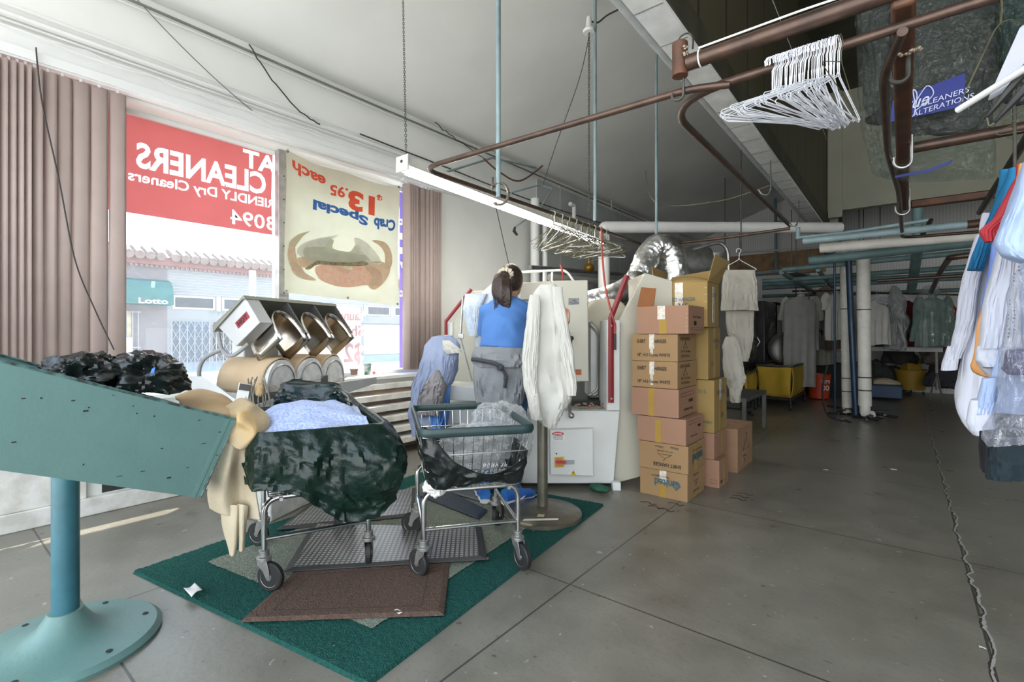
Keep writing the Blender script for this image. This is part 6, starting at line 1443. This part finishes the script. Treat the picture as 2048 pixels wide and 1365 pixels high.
# dryers
DRY = mat('dark dryer enamel', (.035, .035, .033), .35, var=.3); DRS = mat('dryer steel trim', (.20, .20, .19), .3, metal=.8)
for k, (ya, yb, xx, zt, lab) in enumerate(((7.9, 8.9, -1.90, 2.12, 'tall dark steel tumble dryer nearest the cartons'), (9.3, 10.2, -1.85, 1.72, 'dark tumble dryer with its round door swung open'))):
    r = thing('tumble_dryer', lab, 'dryer', (xx - .5, (ya + yb) / 2, 0))
    link('cabinet', MB().box(xx - 1.0, xx, ya, yb, 0, zt), DRY, r, bevel=.02)
    cy, cz = (ya + yb) / 2, 1.02
    link('door_ring', MB().lathe([(.25, .0), (.33, .0), (.34, .03), (.30, .05), (.24, .03)], (xx, cy, cz), 36, axis=(1, 0, 0)), DRS, r)
    if k == 0: d = link('door', MB().lathe([(0, .03), (.20, .05), (.26, .03), (.26, .01), (0, .01)], (xx, cy, cz), 32, axis=(1, 0, 0)), mat('smoky door glass', (.08, .07, .05), .1, coat=1.), r); link('door_handle', MB().tube([(xx + .05, cy + .28, cz - .08), (xx + .09, cy + .28, cz), (xx + .05, cy + .28, cz + .08)], .015, 8), DRS, d)
    else:
        link('drum_mouth', MB().lathe([(0, .001), (.25, .001), (.25, .0), (0, 0)], (xx, cy, cz), 32, axis=(1, 0, 0)), DARKGAP, r)
        link('open_door', MB().lathe([(.18, 0), (.27, 0), (.28, .03), (.24, .05), (.18, .03)], (xx + .32, cy - .45, cz - .12), 32, axis=(.3, -1, 0)), DRS, r)
    link('control_panel', MB().box(xx, xx + .02, ya + .1, yb - .1, 1.42, 1.60), BLK, r, bevel=.004)
    link('control_dial', MB().cyl((xx + .02, cy + .2, 1.51), (xx + .04, cy + .2, 1.51), .035, n=14), DRS, r)
one('utility_panel', MB().box(-1.9, -1.84, 10.6, 11.4, 0, 1.7), mat('grey white door panel', (.40, .41, .42), .6), 'pale grey panel between the open dryer and the grey dress', 'panel')

# yellow canvas truck
YEL = mat('yellow canvas', (.42, .27, .02), .8, col2=(.33, .21, .015), scale=4, bump=.3, bscale=30)
def truck(label, pa, pb, pc, zt, zb_):
    c = (pa + pb + pc) / 3; c.z = 0; r = thing('canvas_truck', label, 'cart', c)
    pd = pa + (pc - pb); top = [V((p.x, p.y, zt)) for p in (pa, pb, pc, pd)]; cc = sum(top, V()) / 4; bot = [V((lerp(p.x, cc.x, .1), lerp(p.y, cc.y, .1), zb_)) for p in top]
    mb = MB()
    for i in range(4):
        a, b2, c2, d2 = top[i], top[(i + 1) % 4], bot[(i + 1) % 4], bot[i]; nn = (b2 - a).cross(UP).normalized()
        mb.grid(lambda u, v: a.lerp(b2, u).lerp(d2.lerp(c2, u), v) + nn * .03 * sin(u * 9 + i) * sin(v * pi), 14, 8)
    mb.add(bot, [(0, 1, 2, 3)])
    link('canvas_bag', mb, YEL, r, solid=.006)
    link('frame_rim', MB().tube(top, .02, 8, True), BLK, r)
    link('base_frame', MB().tube([p + V((0, 0, -.03)) for p in bot], .018, 8, True), BLK, r)
    for p in bot: link('caster', MB().lathe([(.0, -.015), (.045, -.015), (.05, 0), (.045, .015), (0, .015)], (p.x, p.y, .05), 16, axis=(1, .3, 0)).cyl((p.x, p.y, .09), (p.x, p.y, zb_ - .03), .012), RUBBER, r)
    return r
truck('yellow canvas laundry truck on casters in front of the dryers', P(1513, 790, d=7.6), P(1583, 802, d=7.2), P(1614, 790, d=8.3), .66, .19)
truck('second yellow canvas truck half hidden beside the dryers', P(1490, 800, d=6.4), P(1506, 800, d=6.8), P(1512, 790, d=7.4), .62, .25)
one('steel_shelf', MB().box(-1.9, -1.3, 5.6, 6.6, .42, .46).box(-1.9, -1.86, 5.6, 5.64, 0, .42).box(-1.34, -1.3, 5.6, 5.64, 0, .42).box(-1.9, -1.86, 6.56, 6.6, 0, .42).box(-1.34, -1.3, 6.56, 6.6, 0, .42), DGREY, 'low dark shelf behind the single brown carton', 'shelf')

# things at the back
r = thing('red_bucket', 'orange red bucket with white lettering on the floor by the truck', 'bucket', P(1638, 800, d=8.6))
cbk = P(1638, 812, d=8.6); cbk.z = .02
link('pail', MB().lathe([(0, 0), (.15, 0), (.185, .42), (.175, .42), (.14, .03)], cbk, 28), mat('orange red plastic', (.50, .05, .015), .45), r)
mb = MB(); text(mb, "LET'S", cbk + V((0, 0, .30)) - FW * .19, RT, UP, .14, .055, .03, off=0); text(mb, 'DO', cbk + V((0, 0, .19)) - FW * .185, RT, UP, .12, .09, .04, off=0)
link('lettering', mb, PAPER, r, smooth=False)
random.seed(17)
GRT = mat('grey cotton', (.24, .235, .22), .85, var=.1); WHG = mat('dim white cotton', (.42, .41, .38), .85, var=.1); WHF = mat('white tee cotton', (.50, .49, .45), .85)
def hk(u, v, d): return P(u, v, d=d)
GBK = 'hangers on the back racks'
def back(label, u, v0, v1, wpx, d, m, **k):
    px = hk(u, v0, d); L = (v1 - v0) * d / FPX - .085
    return shirt(label, px, wpx * d / FPX, 0, L, m, rz=YAW * .9 + random.uniform(-.1, .1), **k)
back('long grey dress hanging over a white shirt by the yellow truck', 1600, 583, 775, 60, 8.0, GRT, sleeve=.0, collar=False, name='hanging_dress', cat='dress')
back('white short sleeved shirt hanging right behind the grey dress', 1602, 584, 700, 70, 8.3, WHF, sleeve=.32, slash=.32)
back('black track trousers with white stripes behind the grey dress', 1634, 640, 700, 22, 8.6, BLK, collar=False, name='hanging_trousers', cat='trousers')
back('dull grey brown coat hanging left of the navy pipe', 1652, 562, 730, 36, 8.6, mat('grey brown coat', (.20, .19, .15), .9), collar=False, name='hanging_coat', cat='coat')
back('dark green patterned shirt behind the navy pipe', 1668, 580, 700, 30, 8.4, mat('dark green print', (.03, .07, .04), .8, col2=(.10, .03, .02), scale=12), sleeve=.0, collar=False)
back('white tunic hanging between the lagged upright pipes', 1673, 574, 680, 42, 7.6, WHG, sleeve=.2, collar=False)
back('white sleeveless tank top to the right of the fat upright pipe', 1748, 592, 690, 52, 7.8, WHF, collar=False, name='hanging_vest', cat='vest', taper=.25)
back('dark blue trousers behind the white tank top', 1765, 610, 700, 26, 8.4, mat('dark blue wool', (.02, .035, .06), .9), collar=False, name='hanging_trousers', cat='trousers')
r = back('dark maroon shirt left of the green shirt', 1838, 590, 700, 40, 8.4, mat('maroon cotton', (.15, .015, .02), .85), sleeve=.35)
back('sea green long sleeved shirt in clear film at the back right', 1866, 582, 692, 60, 7.6, mat('sea green cotton', (.10, .17, .14), .8, var=.15), sleeve=.62, long_=True, folds=6)
back('dim red garment right of the green shirt', 1905, 600, 665, 26, 8.8, mat('dim red cotton', (.22, .02, .02), .85), collar=False)
one('garment_film', drape([(1850, 1874, 572), (1836, 1898, 590), (1832, 1904, 630), (1834, 1902, 694)], dict(d=7.5), .09, 5, .02, 4), PLAST, 'clear film hood over the sea green shirt', 'plastic film')
one('garment_film', drape([(1786, 1796, 572), (1780, 1804, 590), (1776, 1812, 640), (1774, 1806, 700)], dict(d=7.9), .10, 5, .03, 4, crump=.04), clear('milky film', (.9, .92, .92), .12, .2, haze=.35, hazecol=(.6, .62, .62), wrinkle=1), 'milky film bag hanging beside the tank top', 'plastic film')
one('grey_cap', bag(P(1805, 660, d=8.2), (.16, .12, .14), 4, 40, 26), mat('dark grey cloth', (.10, .10, .10), .9), 'dark grey bundle beside the milky film bag', 'bundle')
hg = None
for k in range(16):
    if hg is None: hg = h = link('wire_hanger', hanger_mesh(r=.004, wd=.2, drop=.1), WIREW); tag(h, 'white wire hanger in the loose row above the tank top', 'hanger', 'loose white hangers at the back')
    else: h = hg.copy(); COL.objects.link(h)
    h.location = P(1752 + 3.0 * k, 584 - .4 * k, d=8.0); h.rotation_euler = (random.uniform(-.2, .2), random.uniform(-.3, .3), YAW + random.uniform(-.9, .5))
# work bench and low clutter
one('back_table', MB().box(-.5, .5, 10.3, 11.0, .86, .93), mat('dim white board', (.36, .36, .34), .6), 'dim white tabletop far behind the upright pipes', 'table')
r = thing('sewing_machine', 'pale sewing machine on the far table between the pipes', 'sewing machine', P(1690, 688, d=9))
c = P(1682, 700, d=9.3)
link('arm', MB().box(-.22, .2, -.07, .07, .18, .28, Matrix.Translation(c) @ Matrix.Rotation(YAW, 4, 'Z')), WHG, r, bevel=.02)
link('column', MB().box(.1, .2, -.07, .07, -.02, .2, Matrix.Translation(c) @ Matrix.Rotation(YAW, 4, 'Z')), WHG, r, bevel=.02)
link('bed', MB().box(-.26, .22, -.09, .09, -.12, -.02, Matrix.Translation(c) @ Matrix.Rotation(YAW, 4, 'Z')), WHG, r, bevel=.02)
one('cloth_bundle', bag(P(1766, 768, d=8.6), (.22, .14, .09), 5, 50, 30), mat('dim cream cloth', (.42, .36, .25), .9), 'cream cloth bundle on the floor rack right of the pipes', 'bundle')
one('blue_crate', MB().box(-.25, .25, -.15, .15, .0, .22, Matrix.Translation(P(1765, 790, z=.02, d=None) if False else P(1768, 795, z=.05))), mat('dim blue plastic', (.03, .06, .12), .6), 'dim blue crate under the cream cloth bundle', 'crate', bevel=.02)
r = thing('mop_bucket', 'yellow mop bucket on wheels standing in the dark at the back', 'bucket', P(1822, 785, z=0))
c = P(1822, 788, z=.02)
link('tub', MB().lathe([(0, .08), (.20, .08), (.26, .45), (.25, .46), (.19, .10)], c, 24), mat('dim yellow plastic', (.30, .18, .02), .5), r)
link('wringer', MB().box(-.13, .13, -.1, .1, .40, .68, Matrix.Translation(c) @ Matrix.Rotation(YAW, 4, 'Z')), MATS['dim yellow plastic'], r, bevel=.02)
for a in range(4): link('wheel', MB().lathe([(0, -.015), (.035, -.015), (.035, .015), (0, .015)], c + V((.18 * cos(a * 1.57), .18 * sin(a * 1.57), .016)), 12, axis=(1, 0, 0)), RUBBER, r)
one('dress_stand', MB().tube([P(1872, 695, d=7.9), P(1874, 780, d=7.9)], .02, 8).tube([P(1874, 745, d=7.9), P(1886, 806, d=7.6)], .012, 6).tube([P(1874, 745, d=7.9), P(1858, 800, d=7.7)], .012, 6), STEEL, 'thin tripod stand below the green shirt', 'stand')
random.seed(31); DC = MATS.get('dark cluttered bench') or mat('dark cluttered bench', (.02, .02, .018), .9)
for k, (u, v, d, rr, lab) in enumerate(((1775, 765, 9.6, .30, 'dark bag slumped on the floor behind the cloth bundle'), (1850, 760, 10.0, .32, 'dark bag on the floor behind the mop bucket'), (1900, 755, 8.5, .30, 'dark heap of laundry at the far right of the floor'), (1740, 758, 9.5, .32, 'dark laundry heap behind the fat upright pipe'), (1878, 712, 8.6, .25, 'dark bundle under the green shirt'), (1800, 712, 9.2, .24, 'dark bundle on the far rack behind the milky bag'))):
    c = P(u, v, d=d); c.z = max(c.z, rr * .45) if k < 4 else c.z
    one('laundry_bundle', bag(c, (rr, rr * .8, rr), k + 11, 40, 28, .5, .45), mat('dark bundle cloth %d' % k, [(.035, .035, .03), (.05, .04, .03), (.03, .03, .035), (.04, .045, .04), (.08, .07, .06), (.03, .03, .03)][k], .9), lab, 'bundle')  # each bundle has its own dark cloth colour
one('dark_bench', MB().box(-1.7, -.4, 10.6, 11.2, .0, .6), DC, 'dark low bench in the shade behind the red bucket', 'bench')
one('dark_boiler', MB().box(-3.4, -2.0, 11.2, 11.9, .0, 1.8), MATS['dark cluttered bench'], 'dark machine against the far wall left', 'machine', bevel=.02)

# ------------------------------------------------------------------ finished shirts on the right
WHT = mat('crisp white cotton', (.60, .62, .70), .75, var=.05, bump=.1, bscale=30, trans=.05)
TBL = mat('bright teal blue cotton', (.01, .17, .36), .8, var=.2); RDC = mat('raspberry red cotton', (.50, .045, .06), .8, var=.1)
PBL = mat('powder blue cotton', (.36, .46, .66), .8, var=.06, bump=.1, bscale=30); ORG = mat('pale orange cotton', (.75, .36, .13), .8)
PERI = mat('periwinkle cotton', (.20, .30, .72), .8)
def dots_cloth():
    m, n, b = nodemat('white cotton with black dots', .8); tc = n.nodes.new('ShaderNodeTexCoord'); vo = n.nodes.new('ShaderNodeTexVoronoi'); vo.inputs['Scale'].default_value = 95; vo.inputs['Randomness'].default_value = .25
    n.links.new(tc.outputs['Object'], vo.inputs['Vector']); f = mth(n, 'LESS_THAN', vo.outputs['Distance'], .28); n.links.new(mixc(n, f, (.68, .68, .70), (.02, .02, .05)), b.inputs['Base Color']); return m
DOTC = dots_cloth()
RH = 'shirt hangers on the right aisle rail'
def rg_(label, y, parts, **k):
    r = thing('hanging_shirt', label, k.get('cat', 'shirt'), P(parts[0][1][0][0], parts[0][1][0][2], y=y), 0)
    for nm, prof, dy, m, dep, fo, am in parts:
        link(nm, drape(prof, dict(y=y + dy), dep, fo * .6, am * .45, y * 7, n=60, m=50, crump=.011, lo=.6), m, r)
    h = link('wire_hanger', hanger_mesh(r=.0018, wd=.20, drop=.10, neck=.10), WIREG); h.location = (.50, y, 2.162); h.rotation_euler = (0, 0, .0)
    tag(h, 'wire hanger carrying the ' + label.split(',')[0], 'hanger')
    return r
rg_('long white shirt, farthest of the finished shirts', 2.75, [
    ('shirt_body', [(1966, 2060, 430), (1948, 2075, 520), (1932, 2075, 640), (1918, 2060, 750), (1906, 2050, 805), (1915, 2046, 840), (1946, 2030, 868)], .0, WHT, .05, 5, .016),
    ('sleeve', [(1952, 1980, 470), (1925, 1962, 560), (1908, 1946, 640), (1897, 1925, 720)], -.06, WHT, .035, 3, .008), ('cuff', [(1895, 1925, 694), (1884, 1918, 742)], -.065, WHT, .03, 2, .003)])
rg_('bright teal blue shirt, partly hidden behind the red one', 2.60, [
    ('shirt_body', [(1995, 2075, 340), (1992, 2080, 420), (1998, 2075, 520), (2000, 2070, 640)], .0, TBL, .04, 4, .01),
    ('sleeve', [(2012, 2040, 338), (1990, 2022, 410), (1958, 1990, 470), (1944, 1976, 520), (1938, 1970, 540)], -.05, TBL, .04, 3, .008)])
rg_('raspberry red short sleeved shirt', 2.35, [
    ('shirt_body', [(2028, 2100, 330), (2026, 2110, 420), (2030, 2110, 560), (2036, 2100, 680)], .0, RDC, .04, 4, .01),
    ('sleeve', [(2032, 2056, 348), (2008, 2040, 400), (1984, 2024, 440), (1958, 2000, 462), (1970, 1996, 484)], -.04, RDC, .035, 3, .006)])
rg_('periwinkle blue shirt, thin sliver between white and orange', 2.30, [
    ('shirt_body', [(2000, 2080, 420), (1978, 2080, 520), (1962, 2070, 620), (1950, 2060, 700), (1944, 2040, 730)], .0, PERI, .03, 4, .008)])
rg_('pale orange shirt, thin sliver edging the big white one', 2.22, [
    ('shirt_body', [(2040, 2100, 330), (2010, 2090, 440), (1980, 2080, 560), (1962, 2070, 640), (1948, 2050, 720), (1934, 2045, 742), (1975, 2030, 756)], .0, ORG, .03, 4, .006)])
rg_('white dress shirt with a rounded cuff, in the middle of the rail', 2.08, [
    ('shirt_body', [(2020, 2100, 430), (1998, 2100, 500), (1980, 2100, 600), (1960, 2100, 680), (1952, 2090, 730), (1972, 2070, 748)], .0, WHT, .045, 5, .010),
    ('sleeve', [(2010, 2050, 430), (1984, 2032, 540), (1962, 2014, 640), (1955, 2008, 700)], -.06, WHT, .04, 3, .008), ('cuff', [(1952, 2006, 694), (1950, 2005, 725), (1962, 2004, 738)], -.07, WHT, .035, 1, .003)])
rg_('powder blue short sleeved shirt with a broad sleeve', 1.90, [
    ('shirt_body', [(2050, 2140, 330), (2040, 2150, 480), (2040, 2150, 640), (2042, 2140, 760)], .0, PBL, .04, 4, .01),
    ('sleeve', [(2050, 2100, 330), (2024, 2090, 390), (2004, 2080, 440), (1990, 2070, 484), (2008, 2068, 512), (2040, 2066, 524)], -.05, PBL, .04, 3, .008)])
rg_('white shirt with small black dots', 2.00, [
    ('shirt_body', [(2024, 2090, 500), (2018, 2090, 580), (2008, 2080, 660), (2004, 2080, 700), (2012, 2070, 712)], .0, DOTC, .03, 3, .006)])
rg_('powder blue striped shirt with a long buttoned cuff hanging lowest', 1.98, [
    ('shirt_body', [(2000, 2090, 700), (1978, 2090, 760), (1962, 2080, 800), (1960, 2075, 826)], .0, PBL, .035, 4, .01),
    ('sleeve', [(1964, 1996, 760), (1958, 1992, 800), (1946, 1990, 830)], -.05, PBL, .03, 2, .004), ('cuff', [(1946, 1988, 800), (1933, 1990, 846), (1940, 1992, 862)], -.055, WHT, .025, 1, .002)])
rg_('navy polo with a purple lining, mostly behind the film bag', 1.88, [
    ('shirt_body', [(2010, 2080, 700), (2006, 2080, 725), (2000, 2070, 740), (2010, 2060, 748)], .0, mat('dark navy cotton', (.02, .015, .08), .8), .04, 3, .006)])
r = thing('hanging_trousers', 'black trousers hanging lowest under the film bag at the right edge', 'trousers', P(2000, 950, y=1.95))
link('trouser_leg', drape([(1962, 2080, 820), (1960, 2080, 900), (1960, 2080, 942)], dict(y=2.02), .04, 3, .006, 2, lo=1), mat('black wool', (.006, .007, .010), .85), r)
link('trouser_leg', drape([(1980, 2100, 860), (1972, 2100, 930), (1972, 2100, 955)], dict(y=1.92), .04, 5, .008, 5, lo=1), mat('very dark teal wool', (.006, .016, .022), .85), r)
FILM2 = clear('clear garment bag', (.90, .91, .94), .18, .10, haze=.16, hazecol=(.80, .83, .92), wrinkle=1.3, wscale=11)
one('garment_bag', drape([(2040, 2100, 520), (2020, 2110, 600), (2012, 2120, 700), (2000, 2120, 780), (1984, 2120, 840), (1974, 2130, 876), (1974, 2130, 884)], dict(y=1.78), .10, 5, .02, 6, n=70, m=60, crump=.025, lo=.9), FILM2, 'clear film garment bag over the front shirts at the right edge', 'garment bag')
# cotton wad on the rail end
one('foam_pad', MB().ball(P(2012, 352, y=2.9), (.022, .03, .02)), WHT, 'small white foam pad on the rail beside the teal blue shirt', 'pad')
# white cloth and black garment hung high at the right
r = thing('hanging_trousers', 'white trousers over a white tube hanger hung high at the right edge', 'trousers', P(2000, 150, y=1.75))
a, b2 = P(1916, 220, y=1.72), P(2075, 122, y=1.55)
link('white_leg', MB().prism([P(2042, 50, y=1.66), P(2090, 20, y=1.6), P(2090, 130, y=1.6), P(1976, 198, y=1.68)], (0, .03, 0)), WHT, r, bevel=.008)
h = thing('tube_hanger', 'gold wire hanger with a white cardboard tube at the right edge', 'hanger', P(1990, 40, y=1.75))
link('cardboard_tube', MB().cyl(a, b2, .008, n=14), TRIMW, h)
link('wire', MB().tube([P(2002, -20, y=1.95), P(2004, 20, y=1.9), P(2001, 48, y=1.86)], .0024, 6).tube(bend([P(2001, 46, y=1.86), P(1988, 62, y=1.84), a + V((.002, 0, .01))], .02), .0016, 6).tube(bend([P(2001, 46, y=1.86), P(2022, 38, y=1.84), P(2060, 55, y=1.6)], .02), .0016, 6), WIREG, h)
r = thing('hanging_trousers', 'black trousers folded beside the white ones high at the right', 'trousers', P(2010, 200, y=1.72))
for k, (u0, v0, u1, v1) in enumerate(((1966, 238, 2060, 110), (1980, 250, 2068, 140))):
    link('trouser_leg', MB().prism([P(u0, v0, y=1.66 - .04 * k), P(u0 + 12, v0 - 4, y=1.66 - .04 * k), P(u1 + 20, v1 + 10, y=1.6 - .04 * k), P(u1, v1, y=1.6 - .04 * k)], (0, .02, 0)), BLK, r, bevel=.004)
link('wire_end', MB().tube(bend([P(1974, 236, y=1.60), P(1978, 254, y=1.60), P(1988, 246, y=1.60)], .01), .002, 6), WIREG, r)
one('hanging_rod', MB().cyl(P(2028, 150, y=2.9), P(2030, 345, y=2.9), .006, n=8), DSTEEL, 'thin black rod in front of the header at the right', 'rod')

# plastic bundled garments high in the well
BUN = mat('dark bundled clothes', (.018, .024, .020), .8, col2=(.05, .055, .05), scale=3, contrast=.7)
def bagged(label, prof, y, m, seed, dep=.12):
    r = thing('bagged_garment', label, 'garment bag', P(prof[0][0], prof[-1][2], y=y))
    link('clothes', drape([(a + 8, b3 - 8, v) for a, b3, v in prof[:-1]], dict(y=y + .05), dep * .6, 5, .02, seed, crump=.03, lo=.8), m, r)
    link('film_cover', drape(prof, dict(y=y), dep, 5, .008, seed + 2, n=110, m=110, crump=.014, lo=.9), clear('film cover %d' % seed, (.85, .90, .88), .10, .07, haze=.02, hazecol=(.4, .45, .4), wrinkle=1.0, wscale=22), r)
    return r
yb = 3.9
bagged('dark clothes in clear film hung high, left bundle', [(1714, 1790, -20), (1712, 1800, 60), (1716, 1806, 150), (1720, 1800, 240), (1744, 1800, 345)], yb, BUN, 1)
rb_ = bagged('dark clothes in clear film with a blue shop print, hung high in the middle', [(1790, 2010, -20), (1780, 2010, 80), (1778, 2000, 200), (1774, 1990, 268), (1760, 1990, 352)], yb - .1, BUN, 2)
mb = MB().prism([P(1782, 226, y=yb - .33), P(1786, 200, y=yb - .33), P(1930, 146, y=yb - .33), P(1930, 212, y=yb - .33), P(1782, 244, y=yb - .33)], (0, .004, 0))
link('blue_print', mb, mat('deep blue print', (.010, .022, .20), .5), rb_, smooth=False)
xd = (P(1920, 188, y=yb - .34) - P(1800, 226, y=yb - .34)).normalized(); zd = V((-xd.z, 0, xd.x))
mb = MB(); text(mb, 'CLEANERS', P(1889, 194, y=yb - .34), xd, zd, .20, .028, .0, off=0, slant=.25); text(mb, '& ALTERATIONS', P(1876, 213, y=yb - .34), xd, zd, .29, .028, .0, off=0, slant=.25); text(mb, 'True', P(1825, 206, y=yb - .34), xd, zd, .15, .065, .01, off=0, slant=.4)
for s in (1, -1): mb.tube(curve([P(1830, 206, y=yb - .34), P(1830 + 10 + s * 14, 176 - 4 * s, y=yb - .34), P(1850 + s * 16, 190, y=yb - .34), P(1828, 228 - 4 * s, y=yb - .34)], 6), .003, 5)
link('lettering', mb, mat('pale blue lettering', (.55, .60, .80), .5), rb_, smooth=False)
mb = MB().prism([P(1790, 352, y=yb - .25), P(1860, 338, y=yb - .25), P(1904, 320, y=yb - .25), P(1904, 325, y=yb - .25), P(1860, 344, y=yb - .25), P(1790, 356, y=yb - .25)], (0, .003, 0))
link('blue_hem', mb, MATS['deep blue print'], rb_, smooth=False)
bagged('dark green bagged clothes hung high at the right edge', [(1990, 2100, -20), (1995, 2110, 100), (2000, 2110, 200), (2010, 2110, 262)], yb - .2, mat('dark green clothes', (.01, .035, .03), .8), 3)
one('garment_rail', MB().tube([(-.35, yb, 3.85), (2.5, yb, 3.85)], .02, 10), DSTEEL, 'high dark rail that carries the film bundles', 'rail')
